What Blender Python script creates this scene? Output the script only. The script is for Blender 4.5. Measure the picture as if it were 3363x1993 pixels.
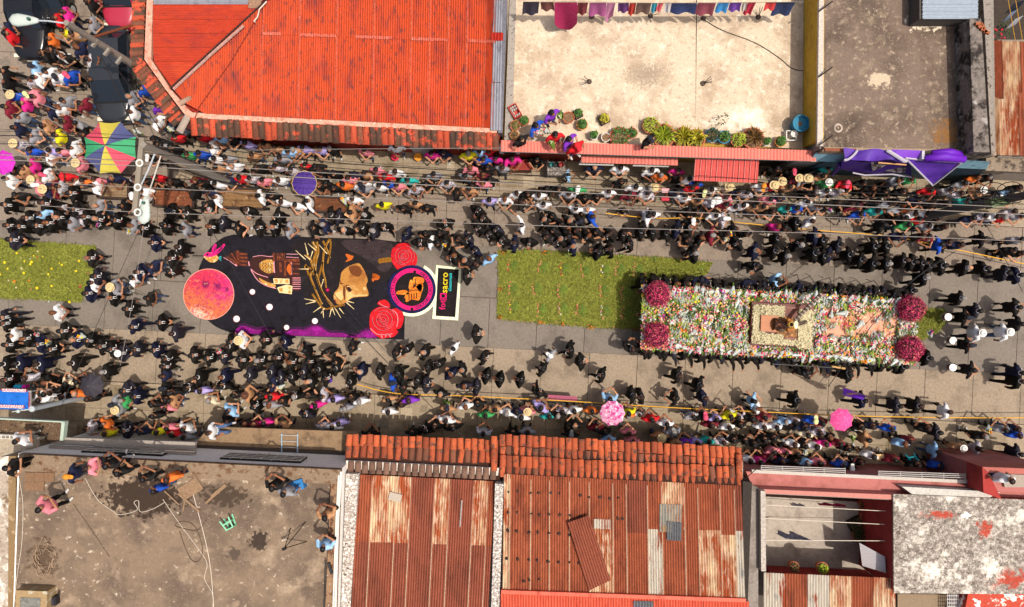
import bpy, bmesh, math, random
import numpy as np
from mathutils import Vector, Matrix, noise as mnoise

for _o in list(bpy.data.objects):
    bpy.data.objects.remove(_o)
S = bpy.context.scene
C = S.collection
R = math.radians
rnd = random.Random(11)

# ------------------------------------------------------------------ camera, sky, sun, exposure
H, F, CX, CY = 33.0, 2300.0, 1681.5, 996.5      # camera height (m), focal length and centre (photo pixels)
cd = bpy.data.cameras.new('camera')
cam = bpy.data.objects.new('camera', cd)
C.objects.link(cam)
cam.location = (0, 0, H)
cd.sensor_width = 36.0
cd.lens = 36.0 * F / 3363.0
cd.clip_end = 2000
S.camera = cam

SUNV = Vector((0.36, -0.10, 1.0)).normalized()   # towards the sun
W = bpy.data.worlds.new('World')
S.world = W
W.use_nodes = True
nt = W.node_tree
nt.nodes.clear()
sky = nt.nodes.new('ShaderNodeTexSky')
sky.sky_type = 'NISHITA'
sky.sun_disc = False
sky.sun_elevation = math.asin(SUNV.z)
sky.sun_rotation = math.atan2(SUNV.x, SUNV.y)
sky.altitude = 300
sky.air_density = 1.0
sky.dust_density = 8.0
sky.ozone_density = 0.2
bg = nt.nodes.new('ShaderNodeBackground')
bg.inputs['Strength'].default_value = 0.13
wo = nt.nodes.new('ShaderNodeOutputWorld')
nt.links.new(sky.outputs[0], bg.inputs[0])
nt.links.new(bg.outputs[0], wo.inputs[0])

sd = bpy.data.lights.new('sun', 'SUN')
sd.energy = 3.9
sd.angle = R(0.55)
sd.color = (1.0, 0.93, 0.84)
sun = bpy.data.objects.new('sun', sd)
C.objects.link(sun)
sun.rotation_euler = SUNV.to_track_quat('Z', 'Y').to_euler()
sun.location = SUNV * 60

S.view_settings.view_transform = 'Standard'
S.view_settings.look = 'None'
S.view_settings.exposure = 0.06
S.view_settings.gamma = 1.0
S.view_settings.use_curve_mapping = False
S.cycles.max_bounces = 6
S.cycles.diffuse_bounces = 4
S.cycles.glossy_bounces = 2
S.cycles.use_denoising = True

# ------------------------------------------------------------------ helpers
def P(u, v, z=0.0):
    k = (H - z) / F
    return Vector(((u - CX) * k, -(v - CY) * k, z))

def lin(h):
    if isinstance(h, tuple):
        return h
    h = h.lstrip('#')
    o = []
    for i in (0, 2, 4):
        c = int(h[i:i + 2], 16) / 255
        o.append(c / 12.92 if c <= 0.04045 else ((c + 0.055) / 1.055) ** 2.4)
    return tuple(o)

class MB:
    """collects vertices and faces; build() links them as one mesh object"""
    def __init__(s):
        s.v, s.f, s.m = [], [], []
    def add(s, vs, fs, m=0):
        b = len(s.v)
        s.v += [tuple(x) for x in vs]
        s.f += [tuple(i + b for i in f) for f in fs]
        s.m += [m] * len(fs)
        return s
    def box(s, c, d, rz=0.0, m=0, mat=None):
        x, y, z = d[0] / 2, d[1] / 2, d[2] / 2
        vs = [Vector((a, b, e)) for a in (-x, x) for b in (-y, y) for e in (-z, z)]
        M = Matrix.Translation(c) @ (mat or Matrix.Rotation(rz, 4, 'Z'))
        return s.add([M @ q for q in vs], [(0, 1, 3, 2), (4, 6, 7, 5), (0, 4, 5, 1), (2, 3, 7, 6), (0, 2, 6, 4), (1, 5, 7, 3)], m)
    def prism(s, poly, z0, z1, m=0):
        """poly: list of (x, y[, z top]); walls down to z0"""
        n = len(poly)
        top = [Vector((p[0], p[1], z1 if len(p) < 3 else p[2])) for p in poly]
        bot = [Vector((p[0], p[1], z0)) for p in poly]
        a = sum(top[i].x * top[(i + 1) % n].y - top[(i + 1) % n].x * top[i].y for i in range(n))
        if a < 0:
            top.reverse(); bot.reverse()
        return s.add(top + bot, [tuple(range(n))] + [(n + i, n + (i + 1) % n, (i + 1) % n, i) for i in range(n)] + [tuple(range(2 * n - 1, n - 1, -1))], m)
    def pxprism(s, px, z1, z0, m=0):
        return s.prism([P(u, v, z1)[:2] for u, v in px], z0, z1, m)
    def tube(s, pts, r, n=6, m=0, cap=True):
        pts = [Vector(p) for p in pts]
        rs = r if isinstance(r, (list, tuple)) else [r] * len(pts)
        b = len(s.v)
        for i, p in enumerate(pts):
            t = (pts[min(i + 1, len(pts) - 1)] - pts[max(i - 1, 0)]).normalized()
            a = t.cross(Vector((0, 0, 1)))
            if a.length < 1e-4:
                a = Vector((1, 0, 0))
            a.normalize()
            c = t.cross(a)
            for k in range(n):
                w = 2 * math.pi * k / n
                s.v.append(tuple(p + (a * math.cos(w) + c * math.sin(w)) * rs[i]))
        for i in range(len(pts) - 1):
            for k in range(n):
                s.f.append((b + i * n + k, b + i * n + (k + 1) % n, b + (i + 1) * n + (k + 1) % n, b + (i + 1) * n + k)); s.m.append(m)
        if cap:
            s.f.append(tuple(b + k for k in range(n - 1, -1, -1))); s.m.append(m)
            e = b + (len(pts) - 1) * n
            s.f.append(tuple(e + k for k in range(n))); s.m.append(m)
        return s
    def lathe(s, prof, n=12, c=(0, 0, 0), m=0, sx=1, sy=1):
        b = len(s.v)
        for r, z in prof:
            for k in range(n):
                w = 2 * math.pi * k / n
                s.v.append((c[0] + r * sx * math.cos(w), c[1] + r * sy * math.sin(w), c[2] + z))
        for i in range(len(prof) - 1):
            for k in range(n):
                s.f.append((b + i * n + k, b + i * n + (k + 1) % n, b + (i + 1) * n + (k + 1) % n, b + (i + 1) * n + k)); s.m.append(m)
        return s
    def grid(s, fn, nu, nv, m=0):
        b = len(s.v)
        for j in range(nv + 1):
            for i in range(nu + 1):
                s.v.append(tuple(fn(i / nu, j / nv)))
        for j in range(nv):
            for i in range(nu):
                q = b + j * (nu + 1) + i
                s.f.append((q, q + 1, q + nu + 2, q + nu + 1)); s.m.append(m)
        return s
    def mesh(s, name, mats, smooth=False):
        me = bpy.data.meshes.new(name)
        me.from_pydata(s.v, [], s.f)
        for x in (mats if isinstance(mats, (list, tuple)) else [mats]):
            me.materials.append(x)
        me.polygons.foreach_set('material_index', s.m)
        if smooth:
            me.polygons.foreach_set('use_smooth', [True] * len(me.polygons))
        me.update()
        return me
    def build(s, name, mats, parent=None, smooth=False):
        return obj(name, s.mesh(name, mats, smooth), parent)

def obj(name, me, parent=None, loc=None, rot=None, mtx=None):
    o = bpy.data.objects.new(name, me)
    C.objects.link(o)
    if parent is not None:
        o.parent = parent
        # parents sit at (loc, rot); children are given in world coordinates unless loc/mtx is local
    if loc is not None:
        o.location = loc
    if rot is not None:
        o.rotation_euler = rot
    if mtx is not None:
        o.matrix_local = mtx
    return o

def tag(o, label=None, cat=None, group=None, kind=None):
    if label: o['label'] = label
    if cat: o['category'] = cat
    if group: o['group'] = group
    if kind: o['kind'] = kind
    return o

def thing(name, label, cat, group=None):
    """an Empty at the world origin of its parts (parts are built in world coordinates)"""
    o = bpy.data.objects.new(name, None)
    C.objects.link(o)
    o.empty_display_size = 0.2
    return tag(o, label, cat, group)

def settle(root):
    """moves a thing's Empty to the base of its parts, leaving the parts where they stand"""
    pts = []
    kids = [c for c in bpy.data.objects if c.parent == root]
    for c in kids:
        if c.type == 'MESH' and len(c.data.vertices):
            for q in c.bound_box:
                pts.append(c.matrix_basis @ Vector(q))
    if not pts:
        return
    c = Vector(((min(p.x for p in pts) + max(p.x for p in pts)) / 2, (min(p.y for p in pts) + max(p.y for p in pts)) / 2, min(p.z for p in pts)))
    root.location = c
    for k in kids:
        k.matrix_parent_inverse = Matrix.Translation(-c)

# ------------------------------------------------------------------ materials
_mc = {}
def nd(t, typ, **kw):
    n = t.nodes.new(typ)
    for k, v in kw.items():
        setattr(n, k, v)
    return n

def surf(name, col, rough=0.85, fine=(30, 0.18), layers=(), bump=0.0, bscale=40, stretch=(1, 1, 1), coords='pos', spec=0.3, metal=0.0, rand=0.0):
    """procedural surface: base colour, fine grain, then layers (colour, noise scale, lo, hi[, blob (u,v,ru,rv,z)])"""
    if name in _mc:
        return _mc[name]
    m = bpy.data.materials.new(name)
    _mc[name] = m
    m.use_nodes = True
    t = m.node_tree
    L = t.links.new
    b = t.nodes['Principled BSDF']
    b.inputs['Roughness'].default_value = rough
    b.inputs['Specular IOR Level'].default_value = spec
    b.inputs['Metallic'].default_value = metal
    src = nd(t, 'ShaderNodeNewGeometry').outputs['Position'] if coords == 'pos' else nd(t, 'ShaderNodeTexCoord').outputs['Object']
    mp = nd(t, 'ShaderNodeVectorMath', operation='MULTIPLY')
    L(src, mp.inputs[0]); mp.inputs[1].default_value = stretch
    vec = mp.outputs[0]
    c0 = lin(col)
    def nz(scale, detail=4):
        n = nd(t, 'ShaderNodeTexNoise')
        n.inputs['Scale'].default_value = scale
        n.inputs['Detail'].default_value = detail
        n.inputs['Roughness'].default_value = 0.62
        L(vec, n.inputs['Vector'])
        return n.outputs['Fac']
    def mix(fac, a, bcol):
        x = nd(t, 'ShaderNodeMix', data_type='RGBA')
        L(fac, x.inputs['Factor'])
        if isinstance(a, tuple): x.inputs['A'].default_value = (*a, 1)
        else: L(a, x.inputs['A'])
        x.inputs['B'].default_value = (*bcol, 1)
        return x.outputs['Result']
    cur = c0
    for ly in layers:
        lc, sc, lo, hi = ly[:4]
        f = nz(sc, 6)
        if len(ly) > 4:
            u, v, ru, rv, z = ly[4]
            p = P(u, v, z)
            sb = nd(t, 'ShaderNodeVectorMath', operation='SUBTRACT'); L(src, sb.inputs[0]); sb.inputs[1].default_value = p
            dv = nd(t, 'ShaderNodeVectorMath', operation='MULTIPLY'); L(sb.outputs[0], dv.inputs[0])
            k = F / (H - z)
            dv.inputs[1].default_value = (k / ru, k / rv, 0)
            ln = nd(t, 'ShaderNodeVectorMath', operation='LENGTH'); L(dv.outputs[0], ln.inputs[0])
            a0 = nd(t, 'ShaderNodeMath', operation='MULTIPLY_ADD'); L(f, a0.inputs[0]); a0.inputs[1].default_value = 2.2; a0.inputs[2].default_value = -0.6
            a1 = nd(t, 'ShaderNodeMath', operation='SUBTRACT'); L(a0.outputs[0], a1.inputs[0]); L(ln.outputs['Value'], a1.inputs[1])
            f = a1.outputs[0]
        mr = nd(t, 'ShaderNodeMapRange')
        mr.inputs['From Min'].default_value = lo; mr.inputs['From Max'].default_value = hi
        L(f, mr.inputs['Value'])
        cur = mix(mr.outputs[0], cur, lin(lc))
    if fine:
        hs = nd(t, 'ShaderNodeHueSaturation')
        mr = nd(t, 'ShaderNodeMapRange')
        mr.inputs['From Min'].default_value = 0.3; mr.inputs['From Max'].default_value = 0.7
        mr.inputs['To Min'].default_value = 1 - fine[1]; mr.inputs['To Max'].default_value = 1 + fine[1]
        L(nz(fine[0], 3), mr.inputs['Value'])
        val = mr.outputs[0]
        if rand:
            oi = nd(t, 'ShaderNodeObjectInfo')
            m2 = nd(t, 'ShaderNodeMapRange')
            m2.inputs['To Min'].default_value = 1 - rand; m2.inputs['To Max'].default_value = 1 + rand
            L(oi.outputs['Random'], m2.inputs['Value'])
            mu = nd(t, 'ShaderNodeMath', operation='MULTIPLY'); L(val, mu.inputs[0]); L(m2.outputs[0], mu.inputs[1])
            val = mu.outputs[0]
        L(val, hs.inputs['Value'])
        if isinstance(cur, tuple): hs.inputs['Color'].default_value = (*cur, 1)
        else: L(cur, hs.inputs['Color'])
        cur = hs.outputs[0]
    if isinstance(cur, tuple): b.inputs['Base Color'].default_value = (*cur, 1)
    else: L(cur, b.inputs['Base Color'])
    if bump:
        bp = nd(t, 'ShaderNodeBump'); bp.inputs['Strength'].default_value = bump; bp.inputs['Distance'].default_value = 0.02
        L(nz(bscale, 5), bp.inputs['Height']); L(bp.outputs[0], b.inputs['Normal'])
    return m

def plain(name, col, rough=0.7, spec=0.3, metal=0.0, var=0.12, scale=25, rand=0.0):
    return surf(name, col, rough, (scale, var), spec=spec, metal=metal, coords='obj', rand=rand)
def A(h, k=1.25):
    """base colour of a surface that looks like h in full sun"""
    return tuple(min(0.86, c / k) for c in lin(h))

# ------------------------------------------------------------------ ground, road, pavements
def vU(u): return 553 + 0.0578 * u
def vL(u): return 1236 + 0.047 * u
soil = surf('soil', A('#5a5048'), 0.95, (20, 0.25))
tag(MB().prism([(-400, -400), (400, -400), (400, 400), (-400, 400)], -0.6, -0.07).build('ground', soil), kind='structure')

spk = ('#d9cdbd', 55, 0.60, 0.72)
road_tan = surf('road concrete', A('#8f8071'), 0.9, (9, 0.16), layers=[(A('#6c6158'), 0.9, 0.52, 0.72), (A('#b3a28e'), 38, 0.55, 0.75), (A('#463d36'), 15, 0.59, 0.72), (A('#5a5048'), 3.1, 0.60, 0.74)], bump=0.25, bscale=60)
road_grey = surf('road grey', A('#7f756a'), 0.9, (9, 0.14), layers=[(A('#635a51'), 0.7, 0.50, 0.72), (A('#a59a8b'), 45, 0.56, 0.76), (A('#453e39'), 15, 0.60, 0.74)], bump=0.25, bscale=70)
road_warm = surf('road warm', A('#9b8a76'), 0.9, (9, 0.16), layers=[(A('#756857'), 0.8, 0.50, 0.70), (A('#bba98f'), 40, 0.55, 0.75), (A('#54493d'), 14, 0.59, 0.73)], bump=0.25, bscale=60)
pave_m = surf('pavement concrete', A('#9d8c75'), 0.9, (10, 0.16), layers=[(A('#77684f'), 1.1, 0.50, 0.70), (A('#bcaa8c'), 30, 0.56, 0.78), (A('#4f463a'), 18, 0.66, 0.76)], bump=0.25, bscale=50)
kerb_m = surf('kerb stone', A('#a3927b'), 0.9, (12, 0.22))

road = tag(MB().prism([P(-400, 380)[:2], P(3800, 640)[:2], P(3800, 1500)[:2], P(-400, 1330)[:2]], -0.5, -0.05).build('road', soil), kind='structure')
TS = [0.0, 0.25, 0.5, 0.745, 1.0]
def slab(parent, q, mats, z, name='concrete_slab'):
    c = sum((p for p in q), Vector((0, 0, 0))) / 4
    b = MB()
    qq = [p - c * 1.0 for p in q]
    g = 1 - 0.010
    b.prism([(p.x * g, p.y * g) for p in qq], -0.12, 0.0)
    o = b.build(name, mats, parent)
    o.location = (c.x, c.y, z + rnd.uniform(-0.004, 0.004))
    o.rotation_euler = (rnd.uniform(-.001, .001), rnd.uniform(-.001, .001), 0)
    return o
for i in range(-1, 23):
    for j in range(4):
        u0, u1 = 30 + i * 158, 30 + (i + 1) * 158
        q = []
        for (u, t) in ((u0, TS[j]), (u1, TS[j]), (u1, TS[j + 1]), (u0, TS[j + 1])):
            v = vU(u) + (vL(u) - vU(u)) * t
            q.append(P(u - 0.05 * (v - 970) + (20 if j % 2 else 0), v))
        slab(road, q, road_grey if j in (1, 2) else (road_tan if j == 0 else road_warm), 0.0)
for i in range(5):
    for j in range(5):
        u0, u1, v0, v1 = -200 + i * 150, -50 + i * 150, 552 - 128 * (j + 1), 552 - 128 * j
        slab(road, [P(u0 + 0, v0 + .05 * u0), P(u1, v0 + .05 * u1), P(u1, v1 + .05 * u1), P(u0, v1 + .05 * u0)], road_tan, 0.0)

pav = tag(MB().prism([P(575, 588)[:2], P(3900, 779)[:2], P(3900, 430)[:2], P(575, -100)[:2]], -0.5, 0.06).build('pavement', soil), kind='structure')
pav2 = tag(MB().prism([P(-400, 1217)[:2], P(3900, 1419)[:2], P(3900, 1800)[:2], P(-400, 1600)[:2]], -0.5, 0.06).build('pavement', soil), kind='structure')
for i in range(29):
    u0, u1 = 590 + i * 105, 590 + (i + 1) * 105
    for a, b_ in ((9, 78), (78, 150)):
        slab(pav, [P(u0, vU(u0) - b_), P(u1, vU(u1) - b_), P(u1, vU(u1) - a), P(u0, vU(u0) - a)], pave_m, 0.13, 'paving_slab')
for i in range(-1, 32):
    u0, u1 = i * 112, (i + 1) * 112
    for a, b_ in ((9, 88), (88, 170)):
        slab(pav2, [P(u0, vL(u0) + a), P(u1, vL(u1) + a), P(u1, vL(u1) + b_), P(u0, vL(u0) + b_)], pave_m, 0.13, 'paving_slab')
for i in range(28):
    u0, u1 = 580 + i * 112, 580 + (i + 1) * 112
    slab(pav, [P(u0, vU(u0) - 9), P(u1, vU(u1) - 9), P(u1, vU(u1)), P(u0, vU(u0))], kerb_m, 0.125, 'kerb_stone')
for i in range(-1, 32):
    u0, u1 = i * 112, (i + 1) * 112
    slab(pav2, [P(u0, vL(u0)), P(u1, vL(u1)), P(u1, vL(u1) + 9), P(u0, vL(u0) + 9)], kerb_m, 0.125, 'kerb_stone')

def ground_z(p):
    """height of road or pavement under a world point"""
    u, v = p.x * F / H + CX, -p.y * F / H + CY
    if v > vL(u) or (v < vU(u) and u > 590):
        return 0.13
    return 0.0

# ------------------------------------------------------------------ roof pieces
def sheet(parent, uvs, zf, mats, waves=10, amp=0.022, name='roof_sheet', horiz=False, lift=0.0, dz=0.0):
    """one corrugated sheet between px corners (a,b along the bottom edge, d,c along the top); zf(u, v) gives height"""
    a, b, c, d = uvs
    n = waves * 4
    m = MB()
    vs = []
    for j in range(2):
        p0, p1 = (a, b) if j == 0 else (d, c)
        for i in range(n + 1):
            t = i / n
            u, v = p0[0] + (p1[0] - p0[0]) * t, p0[1] + (p1[1] - p0[1]) * t
            z = zf(u, v) + lift + dz * (1 - j)
            vs.append(P(u, v, z) + Vector((0, 0, amp * math.sin(i * math.pi / 2) * 1.4)))
    fs = [(i, i + 1, n + 2 + i, n + 1 + i) for i in range(n)]
    m.add(vs, fs)
    return m.build(name, mats, parent)

def tile_mesh(name, L, r0, r1, mat, n=7, thick=0.016):
    """barrel tile along +Y (lower end at +Y), open below"""
    b = MB()
    for rr, flip in ((0, 0), (thick, 1)):
        vs = []
        for j, (y, r) in enumerate(((0, r0), (L, r1))):
            for i in range(n + 1):
                w = math.pi * i / n
                vs.append((-(r - rr) * math.cos(w), y, (r - rr) * math.sin(w) * 0.85))
        fs = []
        for i in range(n):
            f = (i, i + 1, n + 2 + i, n + 1 + i)
            fs.append(tuple(reversed(f)) if not flip else f)
        b.add(vs, fs)
    k = n + 1
    e = []
    for i in range(n):
        e.append((k + i, k + i + 1, 2 * k + k + i + 1, 2 * k + k + i))
    b.f += e; b.m += [0] * len(e)
    return b.mesh(name, mat, True)

def tile_mats(pre, cols, layer):
    return [surf(f'{pre} {i}', A(c), 0.85, (22, 0.22), layers=layer, coords='pos', bump=0.3, bscale=60, rand=0.18) for i, c in enumerate(cols)]
moss = [(A('#4d3a2c'), 5, 0.54, 0.64), (A('#c9b6a2'), 26, 0.70, 0.76)]
tmA = tile_mats('old roof tile', ['#c05234', '#5e4434', '#7a4a36', '#523c30'], [(A('#d8573a'), 3.5, 0.55, 0.62), (A('#3e2f26'), 7, 0.56, 0.66), (A('#d6c8b8'), 40, 0.72, 0.76)])
tmF = tile_mats('clay roof tile', ['#b85a35', '#a54f30', '#94482e', '#7b4a36'], [(A('#5a4438'), 4, 0.54, 0.66), (A('#d9c4ab'), 30, 0.72, 0.76)])

def place_tile(parent, me, p, ang, pitch=0.0, mat=None, name='roof_tile', sc=1.0):
    o = obj(name, me, parent)
    o.matrix_local = Matrix.Translation(p) @ Matrix.Rotation(ang, 4, 'Z') @ Matrix.Rotation(pitch, 4, 'X') @ Matrix.Scale(sc, 4)
    if mat:
        o.material_slots[0].link = 'OBJECT'
        o.material_slots[0].material = mat
    return o

def lerp2(a, b, t): return (a[0] + (b[0] - a[0]) * t, a[1] + (b[1] - a[1]) * t)

# ------------------------------------------------------------------ house A: corner house with the red sheet roof
hA = thing('corner_house', 'corner house with red painted sheet roof, old tiled eaves and red street wall', 'house')
mA_wall = surf('red wall', A('#a02a1c'), 0.8, (14, 0.2), layers=[(A('#701d14'), 2.5, 0.55, 0.75)])
mA_under = surf('eave boards', A('#4a1c14'), 0.85, (18, 0.25))
red_sheet = surf('red painted sheet', A('#d0552f'), 0.55, (8, 0.10), stretch=(1, 0.35, 1), layers=[(A('#ab4536'), 2.0, 0.48, 0.68), (A('#70403e'), 8, 0.53, 0.68), (A('#d85a38'), 1.2, 0.57, 0.68), (A('#eaa090'), 16, 0.70, 0.78)])
red_sheet2 = surf('red painted sheet side', A('#cc4c32'), 0.55, (8, 0.10), stretch=(0.35, 1, 1), layers=[(A('#b4453c'), 3.0, 0.52, 0.70), (A('#7d4a50'), 7, 0.64, 0.75), (A('#dc5a36'), 1.2, 0.55, 0.66), (A('#e8b0a0'), 14, 0.70, 0.78)])
grey_sheet = surf('bare zinc sheet', A('#9c9ca4'), 0.45, (10, 0.12), stretch=(1, 0.3, 1), metal=0.0, layers=[(A('#77777f'), 4, 0.55, 0.7)])
coping_m = surf('painted mortar', A('#dda48c'), 0.9, (24, 0.2), layers=[(A('#c86b52'), 4, 0.52, 0.66), (A('#efd9c4'), 11, 0.58, 0.7)], bump=0.5)
eave = [(440, -60), (430, 215), (594, 417), (625, 430), (1640, 480)]
inner = [(480, -60), (474, 196), (540, 288), (608, 377), (1634, 437)]
inset = [P(u, v, 4.0) for u, v in [(466, -60), (456, 205), (603, 385), (632, 398), (1640, 452)]]
MB().prism([(p.x, p.y) for p in inset] + [P(1640, -60, 4.0)[:2]], -0.1, 3.86).build('wall', mA_wall, hA)
MB().pxprism([(443, -60), (433, 214), (597, 414), (627, 427), (1638, 477), (1638, 425), (620, 366), (497, 196), (503, -60)], 4.0, 3.9).build('eave_slab', mA_under, hA)
def zA(u, v): return 4.22 + (400 + (u - 620) * 0.055 - v) / 460 * 0.95
def zA2(u, v): return 4.26 + (u - 495) * 0.0021
def strip(px_a, px_b, za, zb, t, name, mat, parent):
    """a band between two px polylines with thickness t"""
    b = MB()
    n = len(px_a)
    for i in range(n - 1):
        q = [P(*px_a[i], za), P(*px_a[i + 1], za), P(*px_b[i + 1], zb), P(*px_b[i], zb)]
        lo = [p - Vector((0, 0, t)) for p in q]
        b.add(q + lo, [(0, 1, 2, 3), (7, 6, 5, 4), (0, 4, 5, 1), (1, 5, 6, 2), (2, 6, 7, 3), (3, 7, 4, 0)])
    return b.build(name, mat, parent)
strip([(484, -60), (474, 194), (540, 288), (607, 376), (623, 387), (1100, 411), (1632, 437)],
      [(504, -60), (496, 194), (560, 292), (622, 362), (632, 369), (1100, 394), (1632, 421)], 4.22, 4.24, 0.16, 'coping', coping_m, hA)
tA = tile_mesh('roof_tile', 0.72, 0.135, 0.15, tmA[0])
def row_of_tiles(parent, me, a, b, n, z, depth_ang, pitch, mats, wts, jit=0.012, sc=1.0):
    """n tiles between px a and b (upper ends), running towards depth_ang (world angle)"""
    for i in range(n):
        u, v = lerp2(a, b, (i + 0.5) / n)
        p = P(u, v, z) + Vector((rnd.uniform(-jit, jit), rnd.uniform(-.035, .035), rnd.uniform(-.012, .012)))
        place_tile(parent, me, p, depth_ang - math.pi / 2 + rnd.uniform(-.025, .025), pitch, rnd.choices(mats, wts)[0], sc=sc)
row_of_tiles(hA, tA, (626, 388), (1636, 437), 50, 4.16, R(-90) + 0.02, R(-9), tmA, [3, 4, 2, 2])
row_of_tiles(hA, tA, (474, 200), (608, 384), 15, 4.16, R(216), R(-9), tmA, [3, 4, 2, 2], sc=0.85)
row_of_tiles(hA, tA, (484, -50), (473, 212), 18, 4.16, R(181), R(-9), tmA, [4, 4, 2, 2], sc=0.82)
place_tile(hA, tA, P(618, 380, 4.2), R(-123) - math.pi / 2, R(-9), surf('pale corner tile', A('#a8988a'), 0.9, (20, .3)), sc=1.05)
place_tile(hA, tA, P(590, 340, 4.36), R(-60), R(-4), surf('pale loose tile', A('#b0907a'), 0.9, (20, .3)), name='loose_tile', sc=0.75)
hip = lambda u: 287 - (u - 560) * 0.9025 if u > 560 else 287 + (560 - u) * 1.2
cut = lambda u: 112 + (u - 1050) * 0.036
lapA = surf('faded red lap', A('#d8745e'), .7, (12, .15), layers=[(A('#c04c36'), 10, .5, .62), (A('#e8b4a4'), 14, .58, .7)])
us = [566] + [612 + 61 * i for i in range(17)] + [1620]
for i in range(len(us) - 1):
    u0, u1 = us[i], us[i + 1]
    bot = lambda u: 371 + (u - 640) * 0.0506 if u > 640 else (371 - (640 - u) * 1.1)
    b0, b1 = bot(u0), bot(u1)
    if u0 < 820:
        sheet(hA, [(u0, b0), (u1, b1), (u1 + 5, max(-50, hip(u1 + 5))), (u0 + 5, max(-50, hip(u0 + 5)))], zA, red_sheet, 8, lift=0.004 * (i % 2))
    else:
        sheet(hA, [(u0, b0), (u1, b1), (u1 + 6, cut(u1)), (u0 + 6, cut(u0))], zA, red_sheet, 8, lift=0.004 * (i % 2))
        if i % 2 or i > 12:
            lap = MB(); lap.tube([P(u0, b0 - 3, zA(u0, b0) + .02), P(u0 + 6, cut(u0), zA(u0, cut(u0)) + .02)], .017, 4); lap.build('lap_edge', lapA, hA)
            lap = MB(); lap.tube([P(u0 + 6, cut(u0), zA(u0, cut(u0)) + .035), P(u0 + 9, max(-50, hip(u0)), zA(u0, max(-50, hip(u0))) + .035)], .017, 4); lap.build('lap_edge', lapA, hA)
        if i % 3:
            sheet(hA, [(u0 + 6, cut(u0) + 9), (u1 + 6, cut(u1) + 9), (u1 + 6, cut(u1) - 1), (u0 + 6, cut(u0) - 1)], zA, lapA, 8, lift=.045, name='lap_strip')
        sheet(hA, [(u0 + 6, cut(u0) + 7), (u1 + 6, cut(u1) + 7), (u1 + 9, max(-50, hip(u1))), (u0 + 9, max(-50, hip(u0)))], zA, red_sheet, 8, lift=0.016 + 0.004 * (i % 2))
for i in range(6):
    v0, v1 = 14 + i * 46, 14 + (i + 1) * 46 + 3
    def lft(v): return 502 - (v > 190) * 0 + (0 if v < 196 else (v - 196) * 0.70)
    def rgt(v): return 560 + (287 - v) / 0.9025 - 3
    if v1 > 287: v1 = 287
    sheet(hA, [(lft(v1), v1), (lft(v0), v0), (rgt(v0), v0), (rgt(v1), v1)], zA2, red_sheet2, 6, lift=0.004 * (i % 2))
sheet(hA, [(504, 14), (504, -46), (815, -46), (815, 14)], zA2, grey_sheet, 5, lift=0.03)
sheet(hA, [(816, 26), (816, -40), (880, -40), (850, 26)], zA2, surf('tan patch sheet', A('#a8846a'), 0.7, (12, .2)), 4, lift=0.05)
# ridge cap along the hip
b = MB(); b.tube([P(558, 290, zA(560, 287) + 0.05), P(881, -6, zA(878, 0) + 0.06)], 0.035, 6)
b.build('ridge_cap', surf('dark ridge cap', A('#3e2824'), 0.7, (10, .3)), hA)
b = MB(); b.tube([P(570, 292, zA(560, 287) + 0.04), P(700, 172, 4.85), P(800, 84, 5.05)], 0.06, 6); b.build('ridge_mortar', surf('ridge mortar', A('#b89084'), 0.9, (10, .3)), hA)
for (ua, va, ub, vb) in ((1622, 0, 1650, 106), (1620, 134, 1648, 270), (1614, 272, 1646, 428)):
    sheet(hA, [(ua - 4, vb), (ub, vb), (ub + 3, va), (ua, va)], zA, grey_sheet, 4, lift=0.03, name='flashing_sheet')
sheet(hA, [(1612, 133), (1652, 133), (1653, 107), (1613, 107)], zA, surf('red patch sheet', A('#b02a1e'), 0.6, (12, .2)), 4, lift=0.045)
MB().pxprism([(1652, -60), (1668, -60), (1650, 436), (1636, 436)], 4.25, 3.6).build('gutter', surf('gutter metal', A('#6c6c76'), 0.5, (14, .3)), hA)
# street front: pale panels, dark scroll grilles, doorway on the red wall
wp = surf('white panel', A('#cfc8bd'), 0.8, (16, .12)); dk = plain('dark opening', '#17120f', 0.5)
ra = math.atan2(inset[4].y - inset[3].y, inset[4].x - inset[3].x)
nrm = Vector((math.sin(ra), -math.cos(ra), 0))
def on_front(t, z): 
    p = inset[3].lerp(inset[4], t); return Vector((p.x, p.y, z))
for t, w, kind in ((0.13, 0.9, 0), (0.21, 1.0, 1), (0.29, 1.3, 0), (0.37, 1.1, 1), (0.455, 1.4, 0), (0.565, 1.25, 1), (0.63, 1.1, 0), (0.72, 1.0, 2), (0.80, 1.2, 0), (0.90, 1.2, 1)):
    p = on_front(t, 2.2) + nrm * 0.03
    if kind == 0:
        o = MB().box(p, (w, 0.06, 1.1), ra).build('shutter', wp, hA)
    elif kind == 1:
        o = MB().box(p, (w, 0.05, 1.2), ra).build('window', dk, hA)
        g = MB()
        for k in range(5):
            q = p + Vector((math.cos(ra), math.sin(ra), 0)) * (w * (k / 4 - .5)) + nrm * 0.05
            g.tube([q + Vector((0, 0, -.58)), q + Vector((0, 0, .58))], 0.018, 5)
            if k < 4:
                q2 = q + Vector((math.cos(ra), math.sin(ra), 0)) * (w / 8)
                g.tube([q2 + Vector((math.cos(a) * .09 * math.cos(ra), math.cos(a) * .09 * math.sin(ra), math.sin(a) * .16)) for a in [x * math.pi / 4 for x in range(9)]], 0.014, 4)
        g.build('grille', surf('white iron', A('#d8d2c8'), 0.5, (20, .05)), o)
    else:
        MB().box(on_front(t, 1.2) + nrm * 0.03, (1.0, 0.06, 2.2), ra).build('door', surf('grey door', A('#aab0b4'), 0.6, (20, .1)), hA)
settle(hA)
def wire(name, pts, r, mat, label, cat, group=None, n=5):
    return tag(MB().tube(pts, r, n).build(name, mat), label, cat, group)
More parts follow.
